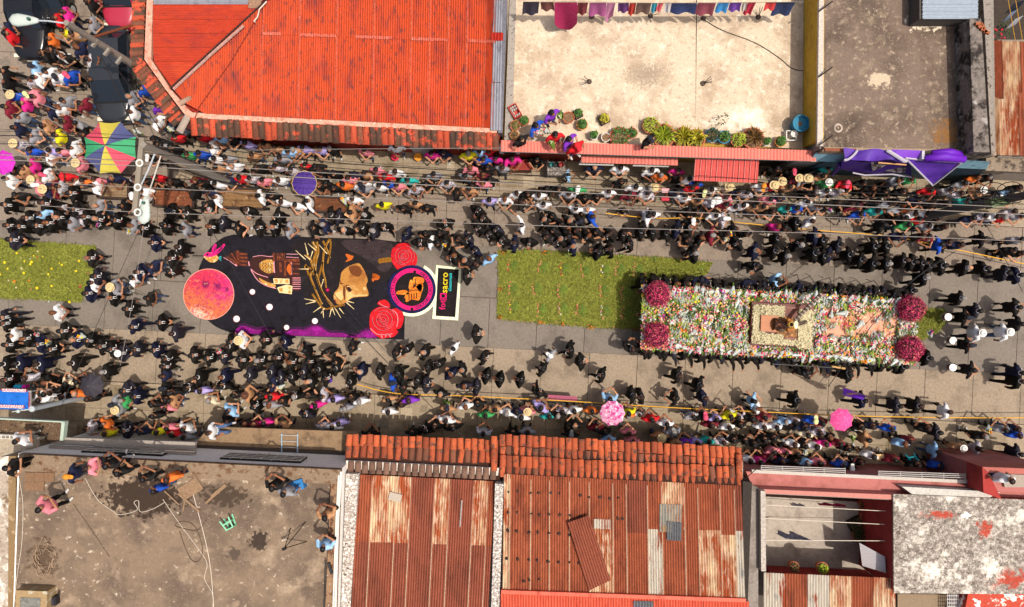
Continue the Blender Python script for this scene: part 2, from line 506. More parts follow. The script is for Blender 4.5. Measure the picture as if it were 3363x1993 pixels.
m_pale = plain('pale cord', '#c9b8a8', 0.7); m_blk = plain('black cable', '#141212', 0.6); m_gryw = plain('grey wire', '#857d76', 0.6)
wire('cable', [P(836, 72, zA(836, 72) + .05), P(800, 132, zA(800, 132) + .05), P(760, 200, zA(760, 200) + .05), P(700, 285, zA(700, 285) + .05), P(655, 350, zA(655, 350) + .05), P(640, 386, 4.3)], 0.018, plain('rust cord', '#7a2a1c', .8), 'thin dark cord lying down the red sheet roof', 'cord')
wire('cable', [P(876, 4, 5.3), P(852, 30, 5.3), P(846, 55, 5.2), P(834, 70, 5.15), P(838, 72, 5.1)], 0.03, m_pale, 'pale cable bent over the top of the red roof hip', 'cable')

# ------------------------------------------------------------------ house B: yellow house with the pale roof terrace
zB = 3.35
hB = thing('terrace_house', 'ochre terrace house with sunlit pale roof terrace and pink tiled parapet', 'house')
terr = surf('terrace screed', A('#d6c2a7'), 0.9, (12, 0.13), layers=[(A('#b39d83'), .8, 0.46, 0.66), (A('#b09a82'), 5, 0.56, 0.70), (A('#ecdcc4'), 2.6, 0.54, 0.72), (A('#9b8770'), 9, 0.58, 0.74), (A('#a4927c'), 16, -0.10, 0.3, (2120, 245, 130, 80, zB)), (A('#f8ecd8'), 2.0, -0.1, 0.5, (2440, 400, 170, 90, zB))], bump=0.15)
ochre = surf('ochre wall', A('#b8923c'), 0.85, (12, 0.12), layers=[(A('#94742c'), 2.5, .5, .7)])
MB().pxprism([(1664, -60), (2652, -60), (2646, 488), (1650, 468)], zB - .12, -0.1).build('wall', ochre, hB)
for (a, b_) in ((1668, 2286), (2290, 2648)):
    MB().pxprism([(a, -60), (b_, -60), (b_ - 2, 478 + (b_ - 1650) * .012), (a - 6, 466)], zB, zB - .115).build('terrace_slab', terr, hB)
grey_cop = surf('grey mortar coping', A('#a39a90'), 0.9, (30, .25), layers=[(A('#5c544c'), 9, .56, .66)])
MB().pxprism([(1676, -60), (1697, -60), (1682, 465), (1656, 465)], zB + .12, zB).build('coping', grey_cop, hB)
# ochre party wall that rises to the next house
MB().prism([P(2640, -60, zB)[:2], P(2658, -60, zB)[:2], P(2656, 489, zB)[:2], P(2636, 486, zB)[:2]], 0, 4.78).build('party_wall', surf('yellow wall', A('#c9a233'), 0.85, (7, .10), layers=[(A('#a5832c'), 1.5, .5, .7)]), hB)
# pink tiled parapet strip
pink_t = surf('pink roof tile', A('#df7b6b'), 0.6, (14, .10), rand=.08); pink_d = surf('dark red fascia', A('#6d241d'), 0.7, (14, .2))
def vs_in(u): return 460 + (u - 1645) * 0.0325
def vs_out(u): return 494 + (u - 1645) * 0.030
NS = 96
ribm = MB(); ribm.grid(lambda a, t: ((a - .5), t, 0.10 * math.sin(math.pi * a) ** 0.6), 6, 1)
strip_me = ribm.mesh('roof_tile', pink_t, True)
for i in range(NS):
    u = 1645 + (2680 - 1645) * (i + .5) / NS
    p0, p1 = P(u, vs_in(u), 3.98), P(u, vs_out(u), 3.72)
    d = p1 - p0
    wd = (2680 - 1645) / NS * (H - 3.85) / F
    o = obj('roof_tile', strip_me, hB)
    M = Matrix.Translation(p0) @ Matrix(((wd, d.x, 0, 0), (0, d.y, 0, 0), (0, d.z, .28, 0), (0, 0, 0, 1)))
    o.matrix_local = M
MB().add([P(1645, 461, 3.95), P(2680, 494.5, 3.95), P(2680, 524, 3.70), P(1645, 493, 3.70)] + [P(1645, 461, 3.4), P(2680, 494.5, 3.4), P(2680, 524, 3.6), P(1645, 493, 3.6)], [(0, 3, 2, 1), (4, 5, 6, 7), (0, 1, 5, 4), (1, 2, 6, 5), (2, 3, 7, 6), (3, 0, 4, 7)]).build('parapet', pink_d, hB)
wht = plain('white paint', '#b4b0a9', 0.5, var=.05)
b = MB(); b.tube([P(1645, 496, 3.6), P(2680, 528, 3.6)], 0.04, 6); b.build('gutter', wht, hB)
def front_B(u, z):   # street wall of B
    v = 468 + (u - 1650) * 0.0205
    p = P(u, v, zB - .12); return Vector((p.x, p.y, z))
# lower tiled canopy with white grille balcony
for i in range(26):
    u = 1915 + 12.2 * i
    p0, p1 = P(u, 503 + (u - 1650) * .03, 2.75), P(u, 519 + (u - 1650) * .03, 2.5)
    d = p1 - p0; wd = 12.2 * (H - 2.6) / F
    o = obj('canopy_tile', strip_me, hB)
    o.matrix_local = Matrix.Translation(p0) @ Matrix(((wd, d.x, 0, 0), (0, d.y, 0, 0), (0, d.z, .28, 0), (0, 0, 0, 1)))
for (ua, ub) in ((1903, 2016), (2080, 2196)):
    fr = MB(); 
    y0 = 533 + (ua - 1903) * .025
    fr.pxprism([(ua, y0 - 9), (ub, y0 - 6), (ub, y0 + 6), (ua, y0 + 3)], 2.3, 2.2)
    fo = fr.build('window_grille', plain('black iron', '#15130f', .5), hB)
    g = MB()
    for k in range(12):
        t = (k + .5) / 12
        for vv in (-5, 0):
            c = P(ua + (ub - ua) * t, y0 + 3 * t + vv, 2.33)
            g.box(c, (0.08, 0.06, 0.05), .3)
    g.tube([P(ua - 2, y0 + 6, 2.3), P(ub, y0 + 9, 2.3)], .03, 5)
    g.build('grille_blocks', wht, fo)
# big red tiled awning
aw = MB()
red_t = surf('red sheet tile', A('#d8584e'), 0.35, (10, .10), spec=.5)
def awn(a, t):
    u0, u1 = 2283, 2491
    top = P(u0 + (u1 - u0) * a, 521 + 6 * a, 3.1); bot = P(2277 + (2486 - 2277) * a, 594 + 7 * a, 2.55)
    p = top.lerp(bot, t)
    w = (a * 11.5) % 1
    return p + Vector((0, 0, 0.07 * abs(math.sin(math.pi * w)) ** .5 - 0.03 * ((t * 2) % 1)))
aw.grid(awn, 92, 6); aw.build('awning', red_t, hB)
rb = MB()
for k in range(12):
    a = (k + .02) / 11.5
    if a <= 1: rb.tube([awn(a, 0) + Vector((0, 0, .05)), awn(a, .5) + Vector((0, 0, .05)), awn(a, 1) + Vector((0, 0, .05))], 0.022, 5)
rb.build('awning_rib', surf('pale red rib', A('#e88a82'), .5, (10, .1)), hB)
# windows, white frames and doorway on the street wall
for u, w in ((1674, .9), (2240, .9), (2600, 1.2)):
    p = front_B(u, 2.2)
    o = MB().box(p + Vector((0, -.05, 0)), (w, .12, 1.5), -0.02).build('window_frame', wht, hB)
    for dz in (-.36, .36):
        MB().box(p + Vector((0, -.125, dz)), (w * .6, .02, .5), -0.02).build('pane', dk, o)
MB().box(front_B(1790, 1.3) + Vector((0, -.05, 0)), (4.0, .1, 2.6), -0.02).build('shop_opening', surf('red shop wall', A('#8c2f1c'), .8, (14, .2)), hB)
MB().box(front_B(2560, .6) + Vector((0, -.05, 0)), (3.4, .1, 1.2), -0.02).build('plinth', surf('dark plinth', A('#3b3026'), .9, (10, .2)), hB)
settle(hB)

# ------------------------------------------------------------------ house C: brown concrete roof, blue fascia
zC = 4.75
hC = thing('flat_roof_house', 'house with weathered brown concrete roof and light blue fascia behind purple drapes', 'house')
brown = surf('brown roof concrete', A('#7c6a5c'), 0.92, (12, 0.14), layers=[(A('#54463c'), .7, .44, .64), (A('#96836e'), 1.4, .54, .7), (A('#a8947e'), 5, .56, .68), (A('#d6c9b6'), 14, .64, .71), (A('#c9b59a'), 4, -.05, .15, (2890, 260, 80, 50, zC)), (A('#e6d6bc'), 5, .0, .15, (3040, 70, 110, 60, zC)), (A('#8a6238'), 4, -.15, .3, (3110, 440, 90, 90, zC))], bump=0.25)
MB().pxprism([(2700, -60), (3262, -60), (3270, 505), (2692, 490)], zC - .1, -.1).build('wall', surf('grey side wall', A('#8d857c'), .9, (9, .2)), hC)
MB().pxprism([(2706, -60), (3158, -60), (3150, 492), (2703, 484)], zC, zC - .095).build('roof_slab', brown, hC)
MB().pxprism([(2691, -60), (2706, -60), (2703, 480), (2684, 478)], zC + .10, zC - .05).build('coping', surf('pale speckled coping', A('#c9bdb0'), .9, (14, .3)), hC)
MB().pxprism([(3184, 60), (3222, 60), (3250, 500), (3198, 498)], zC + .95, zC).build('parapet', surf('stained parapet', A('#7e746c'), .92, (8, .3), layers=[(A('#332c28'), 2.2, .48, .6), (A('#aaa39c'), 3, .58, .68)], bump=.5), hC)
MB().pxprism([(3226, -60), (3250, -60), (3268, 505), (3256, 505)], zC + .55, zC - .05).build('rough_coping', surf('rough mortar', A('#9a8f84'), .95, (30, .3), layers=[(A('#4b433d'), 8, .55, .65)], bump=.9), hC)
for k in range(5):
    MB().box(P(3212 + k * 7, 78 + (k * 37) % 30, zC + 1.0), (.22, .11, .1), k * .7).build('brick', surf('loose red brick', A('#a8613f'), .9, (20, .2)), hC)
MB().prism([P(2706, 484, zC)[:2], P(3150, 492, zC)[:2], P(3268, 500, zC)[:2], P(3268, 512, zC)[:2], P(2698, 498, zC)[:2]], zC - .4, zC + .08).build('roof_edge', surf('edge mortar', A('#a08c74'), .9, (26, .25)), hC)
for i in range(6):
    MB().box(P(2716 + i * 17, 491.5 + i * .3, zC + .10), (.21, .12, .1), 0).build('brick', surf('edge brick', A('#8a5038'), .9, (18, .25)), hC)
blue = surf('light blue paint', A('#8fbccb'), .7, (14, .12), layers=[(A('#5f8794'), 3, .55, .7)])
MB().add([P(2680, 500, 4.4), P(3250, 530, 4.4), P(3240, 556, 3.6), P(2660, 528, 3.6)] + [P(2680, 500, 4.1), P(3250, 530, 4.1), P(3240, 556, 3.5), P(2660, 528, 3.5)], [(0, 3, 2, 1), (4, 5, 6, 7), (0, 1, 5, 4), (1, 2, 6, 5), (2, 3, 7, 6), (3, 0, 4, 7)]).build('fascia', blue, hC)
MB().prism([P(2690, 540, 2.2)[:2], P(3240, 566, 2.2)[:2], P(3240, 520, 2.2)[:2], P(2690, 500, 2.2)[:2]], 0, 3.2).build('shop_front', surf('dark blue shop front', A('#3b5560'), .8, (12, .2)), hC)
# roof hut with zinc sheets
MB().pxprism([(3020, -60), (3202, -60), (3202, 62), (3020, 62)], 5.5, zC).build('hut_wall', surf('hut concrete', A('#5a534d'), .9, (12, .2)), hC)
for i in range(5):
    sheet(hC, [(3030, 62 - 24 * i), (3030, 34 - 24 * i), (3212, 34 - 24 * i), (3212, 62 - 24 * i)], lambda u, v: 5.56, surf('blue zinc sheet', A('#aab6c2'), .4, (8, .1)), 3, name='roof_sheet')
settle(hC)
for k, (u, v) in enumerate(((2700, 30), (2700, 245), (2700, 470))):
    tag(MB().tube([P(u - 12, v + 8, zC + .2), P(u + 34, v - 26, zC + .35)], .03, 5).build('rebar', plain('rust bar', '#2d221c', .8)), ['bent iron bar at the top of the pale coping', 'bent iron bar half way along the pale coping', 'bent iron bar at the street end of the pale coping'][k], 'bar', 'iron bars on the coping')
o = MB()
for k in range(3):
    o.tube([P(2753 + math.cos(a) * (14 - k * 2), 420 + math.sin(a) * (14 - k * 2), zC + .03 + k * .02) for a in [x * math.pi / 8 for x in range(17)]], .012, 4)
tag(o.build('wire_coil', m_pale), 'thin pale wire coil lying on the brown roof', 'coil')

# ------------------------------------------------------------------ house D: rusty roof at the right, yard with washing behind it
hD = thing('rusty_roof_house', 'house with rusty corrugated roof beyond the stained parapet and its dark yard', 'house')
rust1 = surf('rusted sheet', A('#a3583a'), .8, (9, .16), stretch=(1, .3, 1), layers=[(A('#82432c'), 2.2, .48, .66), (A('#b86a42'), 5, .60, .72), (A('#caa88a'), 7, .68, .78)])
rust2 = surf('patchy rusted sheet', A('#a8552f'), .8, (9, .18), stretch=(1, .22, 1), layers=[(A('#dcc09a'), 2.2, .44, .62), (A('#a0522e'), 3.0, .54, .72), (A('#ecd8ba'), 7, .52, .70)])
rust3 = surf('pale zinc with rust', A('#c9bfae'), .6, (9, .12), stretch=(1, .22, 1), layers=[(A('#a04a28'), 2.8, .54, .62), (A('#8b8b88'), 6, .58, .72)])
rust_d = surf('dark rusted sheet', A('#96523c'), .8, (9, .13), stretch=(1, .3, 1), layers=[(A('#7a4230'), 1.6, .46, .66), (A('#a85c3a'), 6, .64, .75)])
MB().pxprism([(3276, 130), (3480, 130), (3480, 520), (3276, 516)], 3.7, -.1).build('wall', surf('rough wall', A('#8b8074'), .9, (9, .25)), hD)
for i, (u0, u1, v0, v1, mm) in enumerate(((3232, 3292, 132, 322, rust1), (3290, 3352, 134, 324, rust2), (3350, 3440, 136, 306, rust1), (3246, 3280, 320, 508, rust2), (3278, 3346, 324, 510, rust2), (3344, 3440, 304, 512, rust1))):
    sheet(hD, [(u0 + 6, v1), (u1 + 6, v1), (u1, v0), (u0, v0)], lambda u, v: 4.0 + (510 - v) * .0012, mm, 8, lift=.012 * (i % 3))
MB().pxprism([(3240, 512), (3480, 520), (3480, 570), (3235, 560)], 3.6, 3.3).build('eave_slab', surf('eave mortar', A('#8d7d6a'), .9, (24, .3), layers=[(A('#4b4038'), 4, .5, .62)]), hD)
MB().pxprism([(3262, -60), (3480, -60), (3480, 130), (3262, 130)], .6, -.1).build('yard', surf('dark yard floor', A('#40362e'), .95, (14, .3)), hD)
settle(hD)

# ------------------------------------------------------------------ house E: concrete roof with onlookers, canopy, white street wall
zE = 5.045
hE = thing('onlooker_roof_house', 'two storey white house with brown concrete roof full of onlookers', 'house')
conE = surf('roof concrete E', A('#88745f'), .92, (11, .12), layers=[(A('#6b5a4c'), .55, .44, .62), (A('#a48e76'), .9, .54, .68), (A('#7a6858'), 2.2, .54, .7), (A('#cdb9a0'), 13, .64, .72), (A('#d8c6ae'), 4, .62, .72), (A('#3d2f24'), 5, -.22, -.06, (470, 1630, 190, 95, zE)), (A('#40342b'), 6, -.15, .0, (850, 1775, 52, 50, zE)), (A('#5a4c40'), 5, -.1, .1, (765, 1820, 40, 34, zE)), (A('#5c4a3a'), 4, -.1, .2, (140, 1830, 90, 110, zE)), (A('#4b3d30'), 5, -.1, .08, (740, 1630, 130, 60, zE))], bump=.3)
white_w = surf('whitewashed wall', (.86, .83, .77), .9, (9, .12), layers=[((.7, .65, .58), 1.6, .58, .76)])
rim = surf('roof rim mortar', A('#8d7760'), .92, (22, .2), layers=[(A('#6b4c34'), 4, .52, .62), (A('#ab9a86'), 9, .6, .7)])
fe = [(110, 1482), (1124, 1538)]
MB().pxprism([(60, 1488), (1120, 1541), (1100, 2100), (40, 2100)], 5.02, -.1).build('wall', white_w, hE)
MB().pxprism([(64, 1504), (1110, 1556), (1096, 2100), (44, 2100)], 5.045, 5.025).build('roof_slab', conE, hE)
MB().pxprism([(62, 1491), (1118, 1543), (1112, 1590), (66, 1546)], 5.34, 5.025).build('parapet', rim, hE)
MB().pxprism([(1086, 1590), (1116, 1590), (1100, 2100), (1064, 2100)], 5.3, 5.025).build('parapet', surf('side rim', A('#9a7a5c'), .92, (20, .25), layers=[(A('#6b4630'), 3, .5, .6), (A('#c0b09c'), 6, .6, .7)]), hE)
b = MB(); b.tube([P(1120, 1548, 5.36), P(1110, 1700, 5.36), P(1098, 2100, 5.36)], .05, 6); b.tube([P(1112, 1560, 5.36), P(1104, 1700, 5.36), P(1090, 2100, 5.36)], .03, 6); b.build('pipe', plain('white pipe', '#d9d4c8', .4), hE)
MB().pxprism([(0, 1500), (30, 1498), (26, 2100), (-60, 2100)], 4.9, 0).build('side_wall', surf('neighbour coping', A('#b0a08e'), .92, (14, .25), layers=[(A('#e8e0d2'), 1.8, .5, .6), (A('#7d6750'), 2.4, .55, .65)]), hE)
MB().pxprism([(28, 1498), (52, 1497), (48, 2100), (26, 2100)], 4.95, 0).build('side_coping', surf('brown coping', A('#8e7350'), .92, (18, .2), layers=[(A('#b29a78'), 4, .55, .65)]), hE)
# street canopy of the ground floor
MB().pxprism([(636, 1474), (655, 1440), (680, 1412), (720, 1402), (1176, 1418), (1180, 1500), (636, 1476)], 2.45, 2.27).build('canopy', surf('canopy slab', A('#94795c'), .92, (14, .16), layers=[(A('#705a44'), 1.6, .5, .66), (A('#b8a488'), 6, .62, .72)]), hE)
MB().pxprism([(640, 1462), (1180, 1484), (1180, 1498), (640, 1474)], 2.55, 2.45).build('canopy_upstand', surf('dark upstand', A('#4a3f36'), .9, (14, .2)), hE)
MB().pxprism([(190, 1436), (640, 1452), (640, 1474), (190, 1458)], 3.2, 3.0).build('ledge', surf('grey ledge', A('#a89d92'), .9, (16, .2)), hE)
MB().pxprism([(160, 1464), (640, 1482), (640, 1492), (160, 1474)], 4.0, 3.85).build('ledge', surf('grey ledge 2', A('#8f857b'), .9, (16, .2)), hE)
rE = math.atan2(-(1541 - 1488), 1118 - 62)
for (u, w) in ((305, 1.7), (440, 1.6), (770, 1.7), (905, 1.6)):
    v = 1488 + (u - 60) * .0505
    p = P(u, v, 5.02)
    o = MB().box(Vector((p.x, p.y + .03, 3.9)), (w, .08, 1.0), rE).build('window', dk, hE)
    g = MB()
    for k in range(4):
        g.box(Vector((p.x, p.y + .09, 3.48 + k * .27)), (w, .03, .03), rE)
    for k in range(5):
        g.box(Vector((p.x + w * (k / 4 - .5), p.y + .09 - math.sin(-rE) * w * (k / 4 - .5) * 0, 3.9)), (.03, .03, 1.0), rE)
    g.build('louvre', plain('window frame', '#b9b2a8', .5), o)
# left canopy with block wall
MB().pxprism([(-60, 1372), (212, 1386), (205, 1450), (-60, 1432)], 3.3, 3.1).build('canopy', surf('mossy canopy', A('#66503c'), .95, (16, .3), layers=[(A('#8f7a60'), 4, .55, .66), (A('#3c3026'), 6, .55, .65)], bump=.6), hE)
MB().pxprism([(-60, 1370), (212, 1384), (212, 1388), (-60, 1374)], 3.34, 3.1).build('canopy_rim', surf('pale green rim', A('#b9c9b8'), .8, (20, .15)), hE)
MB().pxprism([(202, 1388), (213, 1386), (206, 1448), (196, 1448)], 3.34, 3.1).build('canopy_rim', surf('pale green rim', A('#b9c9b8'), .8, (20, .15)), hE)
MB().pxprism([(-60, 1430), (130, 1424), (130, 1500), (-60, 1500)], 3.3, 0).build('low_roof', surf('low roof screed', A('#b0a18c'), .92, (12, .2), layers=[(A('#8b7a66'), 2, .5, .66)]), hE)
for k in range(5):
    u = -5 + k * 28
    c = P(u, 1432 + k * 1.0, 3.55)
    blk = MB()
    for s in (-1, 1):
        blk.box(c + Vector((0, s * .075, 0)), (.36, .03, .2), 0)
    for s in (-1, 0, 1):
        blk.box(c + Vector((s * .165, 0, 0)), (.03, .118, .2), 0)
    blk.build('concrete_block', surf('pale block', A('#d9d2c6'), .9, (18, .12)), hE)
# brick corner and roof hatch
for k in range(5):
    MB().box(P(98 + (k % 3) * 32, 1566 + (k // 3) * 30, zE + .025), (.38, .36, .05), -.05).build('floor_tile', surf('brown floor tile', A('#85664c'), .9, (14, .2)), hE)
MB().pxprism([(52, 1938), (155, 1942), (152, 2050), (50, 2050)], 5.6, zE).build('hatch_wall', surf('hatch rim', A('#a58a64'), .9, (18, .2), layers=[(A('#c0b8a0'), 4, .55, .66)]), hE)
MB().pxprism([(66, 1962), (132, 1964), (130, 2050), (64, 2050)], 5.62, 5.59).build('hatch_cover', surf('hatch cover', A('#7b7a72'), .9, (9, .35)), hE)
settle(hE)

# ------------------------------------------------------------------ houses F: two houses with tiled street eaves and rusty sheets
def rusty_house(name, label, wallpx, zr):
    h = thing(name, label, 'house', 'houses with rusty roofs')
    return h
hF = rusty_house('tiled_eave_house', 'narrow house with tiled street eave and half pale half red rusty sheet roof', None, 0)
zF0 = 3.55
def zF(u, v): return 4.12 + max(0, v - 1560) * .0010
pebble = surf('pebbled mortar', A('#a89c92'), .95, (14, .3), layers=[(A('#e8e0d6'), 11, .50, .56), (A('#40382f'), 9, .57, .64)], bump=.8)
MB().pxprism([(1134, 1472), (1652, 1496), (1648, 2100), (1118, 2100)], 3.4, -.1).build('wall', surf('pale plaster', A('#b9ad9c'), .9, (9, .2)), hF)
MB().add([P(1134, 1438, zF0), P(1646, 1458, zF0), P(1640, 1590, 4.05), P(1134, 1566, 4.05)] + [P(1134, 1438, zF0 - .1), P(1646, 1458, zF0 - .1), P(1640, 1590, 3.7), P(1134, 1566, 3.7)], [(0, 3, 2, 1), (4, 5, 6, 7), (0, 1, 5, 4), (1, 2, 6, 5), (2, 3, 7, 6), (3, 0, 4, 7)]).build('eave_slab', surf('dark eave bed', A('#3e241a'), .95, (20, .3)), hF)
tF = tile_mesh('roof_tile', 0.47, 0.135, 0.125, tmF[0])
tFL = tile_mesh('roof_tile', 0.56, 0.135, 0.12, tmF[0])
def tile_field(parent, ua, ub, n, rows, mats):
    """rows: (v at ua, v at ub, z, mesh, weights)  lower (street) edge of each row"""
    for (va, vb, z, me, w, dv) in rows:
        for i in range(n):
            t = (i + .5) / n
            u, v = ua + (ub - ua) * t, va + (vb - va) * t
            p = P(u - dv * .012, v + dv, z) + Vector((rnd.uniform(-.018, .018), rnd.uniform(-.035, .035), rnd.uniform(-.012, .012)))
            place_tile(parent, me, p, rnd.gauss(0, .035) - .03, R(-14), rnd.choices(mats, w)[0])
tile_field(hF, 1134, 1638, 22, [(1438, 1458, zF0 + .10, tF, [6, 3, 1, 0], 24), (1462, 1483, zF0 + .20, tFL, [3, 3, 3, 3], 40)], tmF)
white_mort = surf('white mortar', A('#e0d6c8'), .95, (30, .2), layers=[(A('#3a2c24'), 12, .6, .68)])
MB().pxprism([(1136, 1512), (1640, 1537), (1640, 1562), (1136, 1540)], 4.02, 3.9).build('mortar_bed', white_mort, hF)
for i in range(21):
    t = (i + .5) / 21
    place_tile(hF, tF, P(1140 + 490 * t, 1515 + 24 * t + 36, 4.06), -.03 + rnd.uniform(-.03, .03), R(-6), rnd.choice([surf('grey brown tile', A('#7a5c4c'), .9, (20, .25), layers=[(A('#5a4438'), 4, .52, .64)], rand=.15)]))
MB().pxprism([(1136, 1556), (1178, 1556), (1146, 2100), (1116, 2100)], 4.4, 3.0).build('coping', pebble, hF)
MB().pxprism([(1626, 1588), (1654, 1590), (1636, 2100), (1610, 2100)], 4.45, 3.0).build('coping', pebble, hF)
cols = [1175, 1224, 1304, 1352, 1430, 1480, 1558, 1606, 1624]
mats_up = [rust1, rust2, rust2, rust_d, rust2, rust_d, rust2, rust1]
for i in range(8):
    u0, u1 = cols[i], cols[i + 1]
    s = lambda u, v: (u - (v - 1560) * .05, v)
    vm = 1775 + (u0 - 1175) * .03
    sheet(hF, [s(u0, vm + 4), s(u1 + 2, vm + 5), s(u1 + 2, 1556 + (u1 - 1140) * .05), s(u0, 1556 + (u0 - 1140) * .05)], zF, mats_up[i], max(3, round((u1 - u0) / 8)), lift=.006 * (i % 2) + .014)
    sheet(hF, [s(u0, 2080), s(u1 + 2, 2080), s(u1 + 2, vm), s(u0, vm)], zF, rust_d, max(3, round((u1 - u0) / 8)), lift=.006 * (i % 2))
    if i:
        lap = MB(); lap.tube([P(*s(u0, 1575 + (u0 - 1140) * .05), zF(0, 1575) + .03), P(*s(u0, 2080), zF(0, 2080) + .03)], .014, 4); lap.build('lap_edge', surf('pale lap edge', A('#d9bfa0'), .7, (9, .2)), hF)
settle(hF)
hK = rusty_house('tiled_eave_house', 'wide house with two tiers of eave tiles and one loose rusty sheet on its roof', None, 0)
MB().pxprism([(1654, 1480), (2440, 1516), (2436, 2100), (1642, 2100)], 3.5, -.1).build('wall', surf('pale plaster', A('#b9ad9c'), .9, (9, .2)), hK)
MB().add([P(1640, 1440, 3.6), P(2440, 1482, 3.6), P(2436, 1600, 4.2), P(1640, 1566, 4.2)] + [P(1640, 1440, 3.5), P(2440, 1482, 3.5), P(2436, 1600, 3.8), P(1640, 1566, 3.8)], [(0, 3, 2, 1), (4, 5, 6, 7), (0, 1, 5, 4), (1, 2, 6, 5), (2, 3, 7, 6), (3, 0, 4, 7)]).build('eave_slab', surf('dark eave bed', A('#3e241a'), .95, (20, .3)), hK)
tile_field(hK, 1640, 2438, 37, [(1440, 1482, 3.71, tF, [6, 3, 1, 0], 24), (1466, 1508, 3.80, tF, [3, 3, 3, 2], 36), (1514, 1552, 4.02, tF, [5, 3, 2, 1], 20), (1534, 1575, 4.10, tF, [3, 3, 3, 2], 32)], tmF)
for i in range(3):
    place_tile(hK, tF, P(1622, 1470 + i * 38, 3.95 + i * .06), -.02, R(-10), tmF[i % 2])
    place_tile(hK, tF, P(2428, 1530 + i * 36, 3.98 + i * .06), -.02, R(-10), tmF[(i + 1) % 2])
def zK(u, v): return 4.2 + max(0, v - 1590) * .0008
cols = [1655, 1676, 1744, 1805, 1870, 1935, 2012, 2056, 2125, 2172, 2246, 2290, 2362, 2410, 2432]
up = [rust2, rust1, rust1, rust1, rust1, rust1, rust1, rust_d, rust1, rust2, rust1, rust1, rust1, rust_d]
lo = [rust2, rust1, rust1, rust1, rust1, rust2, rust1, rust1, rust3, rust1, rust1, rust2, rust2, rust3]
for i in range(14):
    u0, u1 = cols[i], cols[i + 1]
    s = lambda u, v: (u - (v - 1560) * .012 + (u - 1681) * (v - 1560) * .00006, v)
    vm = 1724 + (u0 - 1655) * .02 + (14 if i in (7, 12) else 0)
    n = max(2, round((u1 - u0) / 8))
    sheet(hK, [s(u0, vm + 4), s(u1 + 2, vm + 5), s(u1 + 2, 1556 + (u1 - 1655) * .05), s(u0, 1556 + (u0 - 1655) * .05)], zK, up[i], n, lift=.006 * (i % 2) + .014)
    sheet(hK, [s(u0, 1936 + (u0 - 1655) * .035), s(u1 + 2, 1936 + (u1 - 1655) * .035), s(u1 + 2, vm), s(u0, vm)], zK, lo[i], n, lift=.006 * (i % 2))
    if i:
        lap = MB(); lap.tube([P(*s(u0, 1570 + (u0 - 1655) * .05), zK(0, 1575) + .035), P(*s(u0, 1934 + (u0 - 1655) * .035), zK(0, 1934) + .03)], .016, 4); lap.build('lap_edge', surf('pale lap edge', A('#d9bfa0'), .7, (9, .2)), hK)
zinc = surf('grey zinc patch', A('#9a968a'), .5, (8, .15), stretch=(1, .3, 1), layers=[(A('#b08a60'), 3, .58, .68)])
sheet(hK, [(2166, 1746), (2240, 1750), (2240, 1657), (2166, 1655)], zK, zinc, 8, lift=.05, name='patch_sheet')
sheet(hK, [(2190, 1774), (2238, 1776), (2238, 1716), (2190, 1712)], zK, surf('dark zinc patch', A('#6f7072'), .5, (8, .15)), 6, lift=.08, name='patch_sheet')
sheet(hK, [(1950, 1735), (2006, 1738), (2006, 1706), (1950, 1704)], zK, rust3, 6, lift=.04, name='patch_sheet')
salmon = surf('salmon painted sheet', A('#d9634a'), .6, (9, .12), stretch=(1, .3, 1), layers=[(A('#b8452f'), 3, .55, .7)])
MB().pxprism([(1646, 1938), (2450, 1966), (2450, 1978), (1646, 1950)], 4.62, 4.3).build('ridge_cap', salmon, hK)
for i in range(11):
    u0 = 1644 + i * 74
    sheet(hK, [(u0, 2090), (u0 + 76, 2090), (u0 + 76, 1949 + (u0 - 1644) * .035), (u0, 1949 + (u0 - 1644) * .035)], lambda u, v: 4.5, salmon, 8, lift=.006 * (i % 2))
sheet(hK, [(2080, 2060), (2146, 2060), (2146, 1975), (2080, 1973)], lambda u, v: 4.54, surf('dark zinc patch', A('#6f7072'), .5, (8, .15)), 7, name='patch_sheet')
MB().pxprism([(2440, 1580), (2470, 1584), (2452, 2100), (2434, 2100)], 4.3, 3.0).build('gutter', surf('dark gutter', A('#38302a'), .9, (14, .3)), hK)
settle(hK)
o = MB().box(P(1298, 1632, zF(0, 1632) + .06), (.52, .33, .08), -.25).build('concrete_board', surf('pale board', A('#b8aa9a'), .9, (14, .15)))
tag(o, 'pale flat board lying on the rusty roof near the tile eave', 'board')
o = MB().grid(lambda a, t: P(1514 - 6 * t + 5 * a, 1642 + 88 * t, zF(0, 1700) + .08) + Vector((0, 0, .03 * math.sin(a * math.pi))), 3, 4).build('bent_strip', surf('grey strip', A('#a79f98'), .6, (12, .2)))
tag(o, 'narrow bent grey metal strip lying on the dark rusty sheet', 'strip')
ls = sheet(None, [(1934, 1940), (2006, 1906), (1934, 1692), (1864, 1716)], lambda u, v: 4.45, rust_d, 9, lift=.1, name='loose_sheet')
tag(ls, 'loose rusty corrugated sheet lying askew on the wide roof', 'metal sheet')
o = MB()
pts = [P(1932, 1944, 4.62), P(2006, 1908, 4.62), P(1990, 1928, 4.6), P(1940, 1948, 4.6)]
black_spots = MB()
sp_m = surf('dark stone', A('#43322a'), .9, (14, .3))
k = 0
